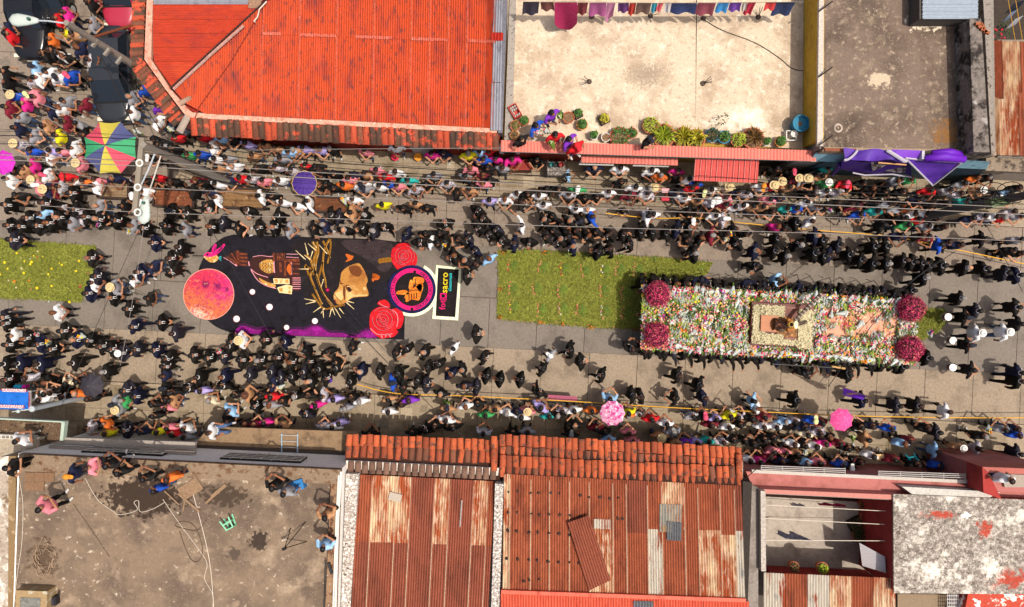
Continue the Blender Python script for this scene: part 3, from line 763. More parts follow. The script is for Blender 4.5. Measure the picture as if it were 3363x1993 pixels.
for (u, v) in [(1700, 1612), (1742, 1618), (1768, 1618), (1808, 1618), (1838, 1620), (1905, 1626), (1934, 1632), (1970, 1632), (2002, 1636), (2030, 1634), (1670, 1615), (1668, 1682), (1698, 1682), (1745, 1686), (1770, 1690), (1803, 1688), (1838, 1690), (1872, 1692), (1906, 1694), (2028, 1702), (2044, 1703), (1668, 1742), (1696, 1744), (1738, 1748), (1766, 1748), (1803, 1750), (1836, 1752), (1870, 1756), (1664, 1834), (1700, 1836), (1737, 1838), (1764, 1840), (1800, 1844), (1834, 1846), (1870, 1846), (1900, 1848), (1738, 1904), (1770, 1902), (1720, 1908)]:
    b = MB(); b.lathe([(.0, .07), (.05, .05), (.085, .0)], 6, sx=rnd.uniform(.6, 1.1), sy=rnd.uniform(.6, 1.2))
    o = b.build('roof_stone', sp_m); o.location = P(u, v, zK(u, v) + .02); o.rotation_euler = (0, 0, rnd.random() * 6)
    tag(o, 'small dark stone weighing down the rusty sheets of the wide roof', 'stone', 'dark stones on the wide rusty roof')

# ------------------------------------------------------------------ house G: pink house with yard, mottled roof
hG = thing('pink_house', 'pink house with white railings, a drying yard and a mottled white roof', 'house')
pinkw = surf('pink plaster', A('#b8716a'), .9, (10, .08), layers=[(A('#99594f'), 1.5, .5, .7)])
redw = surf('red plaster', A('#a83a34'), .9, (10, .10), layers=[(A('#862b27'), 1.5, .5, .7)])
MB().pxprism([(2450, 1548), (3480, 1600), (3480, 1650), (2470, 1595)], 3.1, -.1).build('front_wall', pinkw, hG)
MB().pxprism([(2470, 1542), (3226, 1579), (3226, 1590), (2470, 1553)], 3.22, 3.1).build('coping', surf('pale stone coping', A('#c2b9ae'), .9, (20, .15)), hG)
MB().pxprism([(2500, 1606), (2960, 1626), (2930, 1640), (2510, 1620)], 3.6, 3.1).build('ledge', surf('salmon ledge', A('#c48074'), .85, (16, .12)), hG)
for (ua, ub, ve) in ((2500, 2775, 1535), (2885, 3170, 1553)):
    g = MB()
    for k in range(3):
        s = (ub - ua) * .035
        g.tube([P(ua, ve - 6 + k * 6, 3.3 + .02 * k), P(ub, ve + 4 + k * 6, 3.3 + .02 * k)], .017, 5)
    for k in range(5):
        u = ua + (ub - ua) * k / 4
        v = ve + 4 + (u - ua) * .035
        g.tube([P(u, v - 12, 3.2), P(u, v + 8, 3.4)], .02, 5)
    g.build('railing', wht, hG)
# yard
MB().pxprism([(2504, 1630), (2935, 1655), (2930, 1890), (2504, 1870)], .6, -.1).build('yard_floor', surf('yard cement', A('#b0a496'), .9, (8, .12), layers=[(A('#8d8175'), 1.4, .5, .68)]), hG)
MB().prism([P(2446, 1570, 4.0)[:2], P(2500, 1612, 4.0)[:2], P(2502, 2100, 4.0)[:2], P(2462, 2100, 4.0)[:2]], -.1, 3.6).build('side_wall', surf('grey render', A('#8f857c'), .9, (8, .2), layers=[(A('#6b6259'), 1.2, .5, .68)]), hG)
MB().pxprism([(2498, 1612), (2514, 1612), (2516, 1876), (2500, 1876)], 3.9, 3.55).build('coping', surf('speckled coping', A('#b9aea2'), .9, (12, .35)), hG)
MB().pxprism([(2514, 1616), (2925, 1634), (2930, 1642), (2514, 1622)], 3.5, 2.9).build('yard_lintel', surf('grey lintel', A('#8d8078'), .9, (14, .2)), hG)
MB().pxprism([(2937, 1626), (3480, 1650), (3480, 1948), (2939, 1944)], 3.62, -.1).build('yard_wall', redw, hG)
MB().prism([P(2510, 1856, .6)[:2], P(2840, 1872, .6)[:2], P(2840, 1895, .6)[:2], P(2510, 1880, .6)[:2]], 0, 1.7).build('yard_wall', redw, hG)
dp = MB(); dp.add([P(2822, 1782, 2.6), P(2906, 1828, 3.0), P(2910, 1882, 3.0), P(2832, 1858, 2.6)] + [P(2822, 1782, 2.5), P(2906, 1828, 2.9), P(2910, 1882, 2.9), P(2832, 1858, 2.5)], [(0, 3, 2, 1), (4, 5, 6, 7), (0, 1, 5, 4), (1, 2, 6, 5), (2, 3, 7, 6), (3, 0, 4, 7)])
dd = dp.build('door', surf('white metal door', A('#b9b3b4'), .5, (14, .1)), hG)
# mottled roof
mott = surf('mottled roof', A('#857a70'), .95, (16, .35), layers=[(A('#c4baac'), 6, .46, .64), (A('#50463e'), 3.5, .50, .70), (A('#e4dccd'), 1.8, .54, .66), (A('#d8d0c2'), 13, .56, .68), (A('#b04a38'), 6, -.05, .3, (3090, 1690, 120, 26, 3.7)), (A('#b04a38'), 5, -.05, .3, (3235, 1735, 52, 52, 3.7)), (A('#b04a38'), 4, -.05, .3, (3320, 1900, 130, 60, 3.7)), (A('#f0e6d6'), 4, -.1, .4, (3060, 1880, 90, 60, 3.7)), (A('#f0e6d6'), 4, -.1, .4, (3260, 1870, 60, 70, 3.7)), (A('#fff6e8'), 6, .0, .1, (3170, 1690, 30, 22, 3.7))], bump=.4)
MB().pxprism([(2934, 1622), (3480, 1646), (3480, 1952), (2936, 1948)], 3.7, 3.61).build('roof_slab', mott, hG)
MB().pxprism([(3180, 1948), (3480, 1952), (3480, 2100), (3150, 2100)], 3.6, -.1).build('lower_roof', surf('red and white roof', A('#c04a36'), .95, (14, .2), layers=[(A('#fff6e8'), 1.9, .53, .57), (A('#7d6f66'), 12, .60, .66)]), hG)
MB().pxprism([(2948, 1950), (3110, 1952), (3110, 2100), (2948, 2100)], 2.8, -.1).build('lower_roof', surf('plain screed', A('#8f7c64'), .95, (14, .15)), hG)
g = MB()
for k in range(6):
    g.tube([P(3112 + k * 7, 1950, 3.2), P(3112 + k * 7, 2060, 3.2)], .02, 4)
for k in range(5):
    g.tube([P(3110, 1956 + k * 12, 3.21), P(3150, 1956 + k * 12, 3.21)], .02, 4)
g.build('grate', plain('white grate', '#c9c6c2', .5), hG)
MB().pxprism([(2962, 1598), (3286, 1616), (3250, 1634), (3000, 1626)], 3.62, 3.2).build('ledge', surf('white ledge', A('#c6c0b6'), .9, (12, .2)), hG)
# pink box over the street
for q in ([(3236, 1536), (3480, 1546), (3480, 1560), (3236, 1549)], [(3236, 1549), (3246, 1549), (3296, 1650), (3284, 1650)], ):
    pass
MB().prism([P(3228, 1533, 4.1)[:2], P(3480, 1543, 4.1)[:2], P(3480, 1640, 4.1)[:2], P(3228, 1625, 4.1)[:2]], 0, 3.3).build('bay', pinkw, hG)
MB().pxprism([(3226, 1533), (3480, 1543), (3480, 1562), (3244, 1552)], 4.3, 3.3).build('bay_parapet', surf('pink parapet', A('#b5685c'), .9, (12, .08)), hG)
MB().pxprism([(3226, 1533), (3246, 1552), (3290, 1640), (3230, 1618)], 4.3, 3.3).build('bay_parapet', redw, hG)
MB().pxprism([(3292, 1556), (3480, 1564), (3480, 1600), (3300, 1600)], 3.42, 3.3).build('bay_floor', surf('bay floor', A('#a89b8e'), .9, (12, .15)), hG)
for i in range(6):
    u0 = 2508 + i * 72
    sheet(hG, [(u0, 2090), (u0 + 74, 2090), (u0 + 72, 1884 + i * 3), (u0, 1880 + i * 3)], lambda u, v: 3.3, [rust3, rust1, rust3, rust2, rust1, rust2][i], 8, lift=.008 * (i % 2))
settle(hG)
# ------------------------------------------------------------------ the sawdust carpet with its picture
def saw(name, hexc, layers=(), fine=(26, .34)):
    return surf('sawdust ' + name, A(hexc), .95, fine, layers=layers, bump=.2, bscale=80)
sw = {
 'night': saw('night', '#19161f', [(A('#0e0b10'), 2.2, .48, .64), (A('#2c2736'), 5, .58, .74)]),
 'dark': saw('dark', '#1b1516', [(A('#2c2224'), 3, .52, .7)]), 'shade': saw('grey brown', '#3a2e30', [(A('#221a1c'), 2.5, .5, .66)]),
 'mag': saw('magenta', '#7d0f6e', [(A('#a01890'), 3, .5, .64), (A('#4d0d4c'), 5, .56, .7)]),
 'mag2': saw('deep magenta', '#451043', [(A('#201826'), 4, .48, .6)]),
 'moon': saw('moon', '#d06c42', [(A('#dc2c80'), 5, -.5, .4, (735, 930, 85, 90, 0)), (A('#d03050'), 4, -.6, .2, (670, 915, 95, 62, 0)), (A('#f8d0b8'), 9, -.2, .5, (650, 1035, 75, 42, 0)), (A('#7a1850'), 7, -.25, .1, (676, 933, 24, 20, 0)), (A('#7a1850'), 7, -.25, .1, (714, 940, 22, 20, 0)), (A('#7a1850'), 7, -.25, .1, (747, 952, 14, 14, 0)), (A('#a82058'), 7, .50, .70), (A('#8a2a3a'), 16, .54, .70), (A('#eba468'), 8, .6, .72)]),
 'rim': saw('moon rim', '#f0a090'), 'white': saw('white', '#e8e0e0'), 'gold': saw('gold', '#85580f', [(A('#a8752a'), 8, .52, .66)]), 'cream': saw('cream', '#e8cf98'),
 'brown': saw('brown', '#6a301c', [(A('#8e4a28'), 7, .5, .62)]), 'bark': saw('dark brown', '#3a1c18'), 'orange': saw('orange', '#c8601e'), 'pinkl': saw('pale pink', '#d8909a'), 'sand': saw('sand', '#c08a3c', [(A('#e8d8a0'), 9, .55, .62)]),
 'pink': saw('pink', '#d81a78'), 'hot': saw('hot pink', '#e0186c'), 'skin': saw('skin', '#b8803c', [(A('#8a4a20'), 2.4, -.35, .4, (1175, 900, 40, 40, 0)), (A('#e0b474'), 4, -.3, .3, (1140, 965, 60, 30, 0)), (A('#9a5a24'), 6, .58, .7)]),
 'skin2': saw('skin shade', '#6e3c1a'), 'skin3': saw('light skin', '#e0b878'), 'red': saw('red', '#c8141e', [(A('#e82830'), 4, .5, .64), (A('#8a0c1c'), 5, .57, .7)]), 'wine': saw('wine', '#5a0a1c'),
 'navy': saw('navy', '#16164a', [(A('#0c0c2c'), 3, .5, .6)]), 'chalk': saw('pale yellow border', '#e6ecc0', [(A('#f4f6e0'), 12, .5, .6)]), 'black': saw('black', '#16100f', [(A('#241a18'), 6, .5, .6)]),
 'hand': saw('hand orange', '#d8701c', [(A('#e89a3a'), 5, .5, .64)]), 'yellow': saw('yellow', '#e8cc20'), 'cyan': saw('cyan', '#30c8c8'), 'hair': saw('hair', '#2a1c1a', [(A('#5a4a44'), 9, .56, .66)]),
}
carpet = thing('sawdust_carpet', 'dark sawdust carpet with a pink moon, gold thorns, a face and red roses', 'carpet')
Z0 = 0.018
_zl = [0]
def flat(name, polys, mat, lvl, parent=carpet, th=0.006):
    """thin layer(s) of sawdust; polys in photo px"""
    b = MB()
    z = Z0 + lvl * 0.005
    for q in polys:
        b.prism([P(u, v, 0)[:2] for u, v in q], z - th, z)
    return b.build(name, sw[mat], parent)
def smooth_poly(q, n=4):
    o = []
    m = len(q)
    for i in range(m):
        p0, p1, p2, p3 = q[i - 1], q[i], q[(i + 1) % m], q[(i + 2) % m]
        for k in range(n):
            t = k / n
            o.append(tuple(.5 * ((2 * p1[c]) + (-p0[c] + p2[c]) * t + (2 * p0[c] - 5 * p1[c] + 4 * p2[c] - p3[c]) * t * t + (-p0[c] + 3 * p1[c] - 3 * p2[c] + p3[c]) * t ** 3) for c in (0, 1)))
    return o
def disc(c, r, n=32, sy=1.0): return [(c[0] + r * math.cos(2 * math.pi * k / n), c[1] + r * sy * math.sin(2 * math.pi * k / n)) for k in range(n)]
def ribbon(pts, w, w2=None):
    """outline polygon of a stroke"""
    w2 = w if w2 is None else w2
    n = len(pts)
    l, r = [], []
    for i, p in enumerate(pts):
        a, b = pts[max(i - 1, 0)], pts[min(i + 1, n - 1)]
        dx, dy = b[0] - a[0], b[1] - a[1]
        d = math.hypot(dx, dy) or 1
        h = (w + (w2 - w) * i / max(1, n - 1)) / 2
        l.append((p[0] - dy / d * h, p[1] + dx / d * h)); r.append((p[0] + dy / d * h, p[1] - dx / d * h))
    return l + r[::-1]
def curve(pts, n=5):
    o = []
    for i in range(len(pts) - 1):
        p0, p1, p2, p3 = pts[max(i - 1, 0)], pts[i], pts[i + 1], pts[min(i + 2, len(pts) - 1)]
        for k in range(n):
            t = k / n
            o.append(tuple(.5 * ((2 * p1[c]) + (-p0[c] + p2[c]) * t + (2 * p0[c] - 5 * p1[c] + 4 * p2[c] - p3[c]) * t * t + (-p0[c] + 3 * p1[c] - 3 * p2[c] + p3[c]) * t ** 3) for c in (0, 1)))
    return o + [pts[-1]]
def arc(c, r, a0, a1, n=14, sy=1.0): return [(c[0] + r * math.cos(R(a0 + (a1 - a0) * k / n)), c[1] - r * sy * math.sin(R(a0 + (a1 - a0) * k / n))) for k in range(n + 1)]
Q3 = lambda L: [(1000 + x / 3.905, 740 + y / 3.905) for x, y in L]
Q8 = lambda L: [(560 + x / 3.71, 740 + y / 3.71) for x, y in L]
base = curve([(790, 1098), (740, 1086), (700, 1066), (668, 1030), (650, 960), (652, 893), (660, 865), (680, 828), (705, 800), (735, 779), (768, 770)], 4) + [(900, 774), (1050, 780), (1200, 788), (1340, 795), (1336, 900), (1330, 1010), (1328, 1115), (1150, 1109), (950, 1103)]
flat('carpet_base', [base], 'night', 0, th=.017)
flat('dark_field', [smooth_poly([(985, 786), (1330, 797), (1318, 880), (1250, 930), (1090, 1000), (1020, 1000), (985, 930), (970, 860)], 3)], 'dark', 1)
flat('grey_veil', [smooth_poly(Q3([(480, 200), (700, 185), (1120, 230), (1120, 520), (1000, 600), (860, 480), (700, 380), (540, 300)]), 3)], 'shade', 2)
edge = [(770, 1095)]
for i in range(40):
    edge.append((776 + i * 11.7, 1084 - 10 * math.sin(i * .35 + .4) * 1.0 - 6 * math.sin(i * .9) - (i * .0) + (max(0, i - 25) * 1.0)))
edge += [(1238, 1110), (1000, 1103)]
flat('purple_haze', [[(u, v - 9 if 1 < i < 40 else v) for i, (u, v) in enumerate(edge)]], 'mag2', 1)
flat('magenta_glow', [edge], 'mag', 2)
flat('moon_rim', [disc((686, 966), 84, 48)], 'rim', 3)
flat('moon', [disc((686, 966), 82, 48)], 'moon', 4, th=.01)
for (u, v, r) in ((830, 958, 9), (886, 1008, 10.5), (778, 1047, 10.5), (942, 1075, 8.5), (1035, 1054, 9.5)):
    flat('star_ring', [disc((u - .8, v + .8), r + 1.8, 18)], 'wine', 3)
    flat('star', [disc((u, v), r, 18)], 'white', 4)
# hummingbird
flat('bird_beak', [Q8([(272, 364), (405, 368), (405, 378), (272, 376)])], 'black', 3)
flat('bird_body', [smooth_poly(Q8([(410, 375), (470, 330), (540, 345), (590, 390), (560, 440), (500, 452), (440, 420)]), 4)], 'sand', 4)
flat('bird_head', [smooth_poly(Q8([(410, 372), (440, 332), (490, 330), (520, 375), (470, 385)]), 4)], 'pink', 5)
flat('bird_wing', [Q8([(495, 385), (515, 270), (545, 222), (568, 235), (556, 300), (610, 270), (655, 222), (672, 240), (640, 290), (560, 365)])], 'pink', 6)
flat('wing_stripe', [Q8([(520, 360), (540, 280), (556, 240), (550, 300)]), Q8([(550, 350), (610, 285), (655, 240), (620, 300)])], 'mag2', 7)
flat('bird_eye', [disc(Q8([(455, 355)])[0], 3.6, 12)], 'black', 6)
flat('bird_tail', [ribbon(Q8([(592, 392), (625, 376)]), 1.8), ribbon(Q8([(592, 400), (628, 400)]), 1.8), ribbon(Q8([(592, 405), (622, 430)]), 1.8)], 'cyan', 4)
# church tower lying on its side
flat('spire', [Q8([(645, 385), (760, 330), (830, 298), (845, 320), (940, 340), (968, 490), (830, 492), (800, 500), (730, 430)])], 'bark', 3)
flat('spire_stripe', [ribbon(Q8([(832, 345 + i * 44), (935, 352 + i * 44)]), 6) for i in range(4)] + [ribbon(Q8([(690, 388), (770, 430), (812, 490)]), 5), ribbon(Q8([(745, 340), (800, 420), (815, 492)]), 4), ribbon(Q8([(820, 310), (826, 400), (830, 480)]), 8)], 'brown', 4)
flat('spire_edge', [ribbon(Q8([(650, 390), (735, 440), (805, 496)]), 2), ribbon(Q8([(955, 440), (965, 495)]), 4), ribbon(Q8([(795, 470), (812, 496)]), 4)], 'pinkl', 5)
flat('dome', [smooth_poly(Q8([(975, 420), (1050, 380), (1200, 370), (1270, 400), (1275, 585), (1200, 640), (1290, 770), (1160, 740), (1040, 650), (985, 540)]), 3)], 'bark', 3)
flat('dome_gold', [smooth_poly(Q8([(1085, 470), (1160, 420), (1250, 430), (1262, 560), (1190, 585), (1110, 540)]), 3), smooth_poly(Q8([(1080, 640), (1180, 690), (1280, 720), (1260, 760), (1130, 710)]), 3)], 'sand', 4)
zz = [ribbon(Q8([(1085 + r * 34 + (i % 2) * 22, 445 + i * 20 + r * 5) for i in range(7)]), 2.2) for r in range(5)]
flat('dome_zigzag', zz, 'bark', 5)
flat('dome_edge', [ribbon(curve(Q8([(980, 530), (1060, 590), (1190, 634)])), 2.4), ribbon(curve(Q8([(985, 545), (1060, 660), (1160, 730), (1290, 770)])), 2.6), ribbon(curve(Q8([(1005, 385), (1100, 368), (1200, 380), (1250, 375)])), 2.0)], 'pinkl', 5)
flat('tower_block', [Q8([(1250, 330), (1400, 336), (1400, 640), (1265, 640)]), Q8([(1400, 400), (1580, 410), (1580, 800), (1480, 800), (1400, 640)])], 'bark', 3)
flat('tower_column', [ribbon(Q8([(1312 + i * 26, 338), (1308 + i * 26, 430)]), 4) for i in range(4)] + [ribbon(Q8([(1258, 335), (1262, 440)]), 6), ribbon(Q8([(1400, 405), (1398, 620)]), 6), ribbon(Q8([(1410, 430), (1575, 425)]), 10), ribbon(Q8([(1340, 450), (1345, 570)]), 8)] + [ribbon(Q8([(1480, 468 + i * 60), (1575, 470 + i * 60)]), 4) for i in range(6)], 'brown', 4)
flat('tower_arch', [smooth_poly(Q8([(1418, 520), (1470, 450), (1476, 600), (1440, 580)]), 3)], 'orange', 5)
flat('tower_light', [ribbon(Q8([(1476, 448), (1478, 600)]), 2.4), ribbon(Q8([(1262, 440), (1270, 580)]), 4), ribbon(Q8([(1412, 350), (1560, 352)]), 2), ribbon(Q8([(1412, 385), (1565, 395)]), 2)] + [ribbon(Q8([(1490, 640 + i * 26), (1590, 640 + i * 26)]), 2) for i in range(6)], 'pinkl', 5)
flat('lantern', [Q8([(1255, 645), (1450, 650), (1455, 715), (1262, 712)]), Q8([(1300, 760), (1420, 720), (1490, 740), (1480, 838), (1330, 820)])], 'cream', 5)
flat('lantern_gold', [Q8([(1270, 655), (1310, 655), (1312, 702), (1275, 702)]), Q8([(1335, 655), (1370, 655), (1380, 705), (1342, 705)]), Q8([(1400, 660), (1440, 660), (1442, 702), (1404, 702)]), Q8([(1322, 770), (1370, 756), (1372, 808), (1338, 806)]), Q8([(1440, 742), (1478, 750), (1470, 780), (1446, 780)]), Q8([(1436, 796), (1468, 798), (1466, 826), (1440, 824)])], 'sand', 6)
# strands, neck, shawl strokes
flat('strand', [ribbon(Q3([(640, 290), (800, 238)]), 1.6), ribbon(Q3([(650, 305), (1010, 240)]), 1.6), ribbon(Q3([(640, 342), (1035, 338)]), 1.8), ribbon(Q3([(650, 375), (1000, 368)]), 1.6)] + [ribbon(curve(Q3([(860, 640 + i * 6), (960, 590 + i * 14), (1050, 590 + i * 12)])), 1.0) for i in range(7)], 'hair', 5)
flat('ear', [Q3([(525, 470), (560, 430), (528, 380), (540, 362), (600, 385), (635, 395), (610, 440), (560, 462)])], 'orange', 4)
flat('gold_stem', [smooth_poly(Q3([(945, 460), (970, 425), (1110, 412), (1115, 465), (1000, 480), (965, 490)]), 3)], 'gold', 5)
# face
flat('face', [smooth_poly(Q3([(690, 485), (750, 545), (795, 640), (812, 715), (795, 770), (825, 880), (790, 912), (640, 922), (560, 965), (505, 1005), (440, 1015), (392, 975), (375, 910), (392, 855), (438, 800), (462, 690), (480, 600), (560, 530)]), 4)], 'skin', 5, th=.01)
flat('face_shade', [smooth_poly(Q3([(510, 760), (530, 830), (528, 920), (515, 960), (495, 860)]), 3), smooth_poly(Q3([(460, 690), (480, 740), (500, 745), (470, 752)]), 3), smooth_poly(Q3([(525, 780), (560, 760), (612, 800), (600, 850), (560, 850)]), 3), smooth_poly(Q3([(575, 530), (690, 520), (740, 600), (690, 660), (600, 620)]), 3)], 'skin2', 6)
flat('face_light', [ribbon(curve(Q3([(530, 960), (620, 905), (810, 895)])), 4), ribbon(curve(Q3([(548, 785), (580, 780), (612, 812)])), 2.5), smooth_poly(Q3([(400, 890), (450, 850), (500, 900), (470, 960)]), 3), smooth_poly(Q3([(755, 800), (785, 790), (790, 830), (765, 830)]), 3)], 'skin3', 7)
flat('eye', [smooth_poly(Q3([(555, 800), (578, 800), (600, 835), (570, 838)]), 3)], 'black', 8)
flat('lips', [smooth_poly(Q3([(870, 650), (890, 615), (965, 650), (955, 690), (900, 700)]), 3), smooth_poly(Q3([(865, 680), (895, 690), (890, 720), (872, 715)]), 3)], 'orange', 5)
flat('blood', [ribbon(Q3([(390, 955), (405, 1000)]), 4), ribbon(Q3([(460, 745), (500, 748)]), 3)], 'wine', 7)
# crown of thorns
br = [[(110, 210), (150, 330), (120, 480), (180, 700), (250, 880), (380, 1040)], [(325, 175), (255, 330), (240, 560), (270, 700), (280, 800)], [(240, 200), (300, 330), (330, 420)], [(20, 380), (80, 440), (110, 560), (80, 640), (110, 740), (190, 930), (230, 1010)], [(160, 210), (180, 330), (150, 480), (150, 620), (230, 850), (350, 1035)], [(0, 530), (90, 560), (120, 640)], [(330, 175), (340, 280), (300, 490)], [(180, 690), (240, 470)], [(105, 880), (170, 970), (260, 1070), (400, 1040), (520, 1020)], [(60, 640), (20, 500)]]
flat('thorn_branch', [ribbon(curve(Q3(b)), 9 if i in (0, 3, 4) else 7, 5) for i, b in enumerate(br)], 'gold', 8)
for b_ in br[:5]: flat('branch_light', [ribbon(curve(Q3([(x + 8, y) for x, y in b_])), 1.2)], 'sand', 9)
th = [[(10, 225), (50, 380)], [(50, 235), (150, 320)], [(110, 215), (160, 290)], [(190, 250), (295, 365)], [(80, 430), (110, 330)], [(0, 380), (80, 440)], [(0, 940), (150, 970)], [(20, 1008), (150, 975)], [(115, 1115), (215, 1045)], [(215, 1130), (260, 1060)], [(250, 1185), (240, 1080)], [(325, 1175), (350, 1070)], [(395, 1150), (360, 1060)], [(470, 1185), (390, 1050)], [(510, 1135), (450, 1060)], [(640, 1075), (540, 985)], [(640, 995), (550, 970)], [(215, 800), (250, 690)], [(-65, 560), (60, 560)], [(-110, 320), (20, 440)]]
for t in th: flat('thorn', [ribbon(Q3(t), 1.2, 3.6)], 'cream', 9)
flat('drop', [disc(Q3([(300, 828)])[0], 8, 14)], 'wine', 9)
flat('drop_core', [disc(Q3([(300, 828)])[0], 4, 10)], 'hot', 10)
# roses
def rose(c, s, rot, pts, nm):
    flat(nm, [smooth_poly(Q3(pts), 4)], 'red', 10, th=.012)
    cx, cy = c
    fold, lite = [], []
    for k, (r, a0, a1) in enumerate(((14, 0, 330), (24, 60, 300), (34, 180, 420), (46, 20, 230), (58, 200, 400), (70, 90, 260), (80, 300, 420))):
        q = arc(Q3([c])[0], r * s, a0 + rot, a1 + rot, 16)
        fold.append(ribbon(q, 3.6 * s, 1.5)); lite.append(ribbon([(x + 1.3, y - 1.5) for x, y in q], 1.5 * s, .6))
    flat('petal_shadow', fold, 'wine', 11)
    flat('petal_edge', lite, 'pinkl', 12)
rose((1275, 400), .42, 20, [(1120, 330), (1160, 270), (1230, 232), (1340, 232), (1370, 300), (1430, 360), (1450, 440), (1420, 520), (1330, 545), (1220, 578), (1150, 510), (1115, 430)], 'rose')
rose((1010, 1215), .50, 80, [(845, 1150), (900, 1075), (1000, 1040), (1110, 1075), (1180, 1062), (1260, 1110), (1275, 1200), (1240, 1310), (1180, 1330), (1205, 1370), (1140, 1430), (1060, 1440), (990, 1450), (880, 1380), (840, 1300)], 'rose')
flat('rose_petal', [smooth_poly(Q3([(940, 1010), (975, 960), (1040, 955), (1090, 1000), (1095, 1060), (1030, 1040)]), 4)], 'red', 11)
flat('rose_petal', [smooth_poly(Q3([(1150, 1100), (1210, 1130), (1230, 1230), (1180, 1300), (1215, 1325), (1265, 1220), (1240, 1120)]), 4)], 'red', 12)
flat('petal_edge', [ribbon(curve(Q3([(1130, 1080), (1190, 1140), (1200, 1240), (1185, 1300)])), 2.2), ribbon(curve(Q3([(850, 1320), (930, 1390), (1020, 1400), (1130, 1390)])), 2.0), ribbon(curve(Q3([(985, 1390), (1000, 1440)])), 3), ribbon(curve(Q3([(1040, 1430), (1070, 1390), (1110, 1430)])), 3), ribbon(curve(Q3([(955, 990), (1010, 1030), (1080, 1050)])), 1.6)], 'pinkl', 13)
# round emblem and the framed sign
emb = thing('emblem_carpet', 'round blue and pink sawdust emblem with lettering and an orange hand', 'carpet')
ec = Q3([(1378, 820)])[0]
flat('border', [arc(ec, 89, -112, 62, 30) + arc(ec, 76, 62, -112, 30)], 'chalk', 9, emb, th=.02)
flat('blue_disc', [disc(ec, 79, 56)], 'navy', 13, emb, th=.012)
def ring(c, r0, r1, n=56):
    return [disc(c, r1, n)[k:k + 2] + [disc(c, r0, n)[k + 1], disc(c, r0, n)[k]] if k < n - 1 else [disc(c, r1, n)[k], disc(c, r1, n)[0], disc(c, r0, n)[0], disc(c, r0, n)[k]] for k in range(n)]
flat('pink_ring', ring(ec, 55, 69), 'hot', 14, emb)
flat('black_disc', [disc(ec, 54.5, 48)], 'black', 14, emb)
flat('hand', [smooth_poly(Q3(q), 3) for q in ([(1185, 880), (1200, 842), (1290, 830), (1330, 850), (1345, 880), (1285, 890)], [(1340, 800), (1360, 700), (1395, 715), (1400, 770), (1370, 830)], [(1285, 920), (1330, 850), (1420, 790), (1510, 740), (1525, 800), (1500, 880), (1470, 960), (1380, 950), (1310, 985), (1300, 940)], [(1395, 680), (1440, 660), (1530, 680), (1525, 740), (1420, 760)], [(1430, 760), (1460, 830), (1500, 850), (1510, 760)])], 'hand', 16, emb)
flat('hand_line', [ribbon(Q3([(1345 + i * 32, 880 - i * 6), (1345 + i * 32, 960 - i * 8)]), 3) for i in range(4)] + [ribbon(Q3([(1330, 850), (1420, 830), (1500, 830)]), 2.5), ribbon(Q3([(1425, 680), (1430, 780)]), 2.5)], 'black', 17, emb)
flat('dot', [disc(Q3([(1418, 596)])[0], 5, 14), disc(Q3([(1383, 1073)])[0], 5, 14)], 'black', 15, emb)

def letter(txt, mat, size, u, v, ang, lvl, parent, z0=Z0, name='lettering', shear=0.0, off=0.0, sx=1.0):
    """real letters lying flat; ang = reading direction in world angle; size in photo px"""
    cu = bpy.data.curves.new('lettering', 'FONT')
    cu.body = txt; cu.size = size * H / F; cu.align_x = 'CENTER'; cu.align_y = 'CENTER'; cu.extrude = .002; cu.shear = shear; cu.offset = off; cu.resolution_u = 2
    o = bpy.data.objects.new('lettering', cu); C.objects.link(o)
    dg = bpy.context.evaluated_depsgraph_get()
    me = bpy.data.meshes.new_from_object(o.evaluated_get(dg))
    bpy.data.objects.remove(o)
    me.materials.clear(); me.materials.append(mat)
    r = obj(name, me, parent)
    r.matrix_local = Matrix.Translation(P(u, v, 0) + Vector((0, 0, z0 + lvl * .005))) @ Matrix.Rotation(ang, 4, 'Z') @ Matrix.Diagonal((sx, 1, 1, 1))
    return r
def ring_text(txt, a0, a1, r, out):
    for i, ch in enumerate(txt):
        if ch == ' ': continue
        a = a0 + (a1 - a0) * i / (len(txt) - 1)
        letter(ch, sw['navy'], 13.5, ec[0] + r * math.cos(R(a)), ec[1] - r * math.sin(R(a)), R(a - 90 if out else a + 90), 15.4, emb, name='letter', off=.006)
ring_text('COLECTIVO', 222, 150, 62, True)
ring_text('CHUCHO CALLEJERO', 286, 418, 62, False)
sign = thing('framed_sign_carpet', 'black sawdust sign in a pale yellow frame reading fotosacro Guatemala', 'carpet')
flat('frame', [Q3([(1690, 508), (2012, 545), (1972, 1218), (1640, 1198)])], 'chalk', 11, sign, th=.02)
flat('panel', [Q3([(1716, 546), (1982, 568), (1935, 1176), (1684, 1160)])], 'black', 12, sign)
upA = R(88)
p = Q3([(1775, 1020)])[0]; letter('fot', sw['hot'], 27, p[0], p[1], upA, 13.5, sign, off=.004)
p = Q3([(1785, 905)])[0]; letter('O', sw['hot'], 27, p[0], p[1], upA, 13.5, sign, off=.004)
cb = [ribbon(Q3([(1745, 955), (1820, 955)]), 2), ribbon(Q3([(1745, 872), (1820, 872)]), 2), ribbon(Q3([(1745, 955), (1745, 872)]), 2), ribbon(Q3([(1820, 955), (1820, 872)]), 2)]
flat('camera_mark', cb, 'hot', 13, sign)
p = Q3([(1800, 735)])[0]; letter('sacro', sw['yellow'], 31, p[0], p[1], upA, 13.5, sign, off=.004)
p = Q3([(1872, 735)])[0]; letter('Guatemala', sw['cyan'], 14, p[0], p[1], upA, 13.5, sign, shear=.4, off=.002)
for q in (carpet, emb, sign): settle(q)

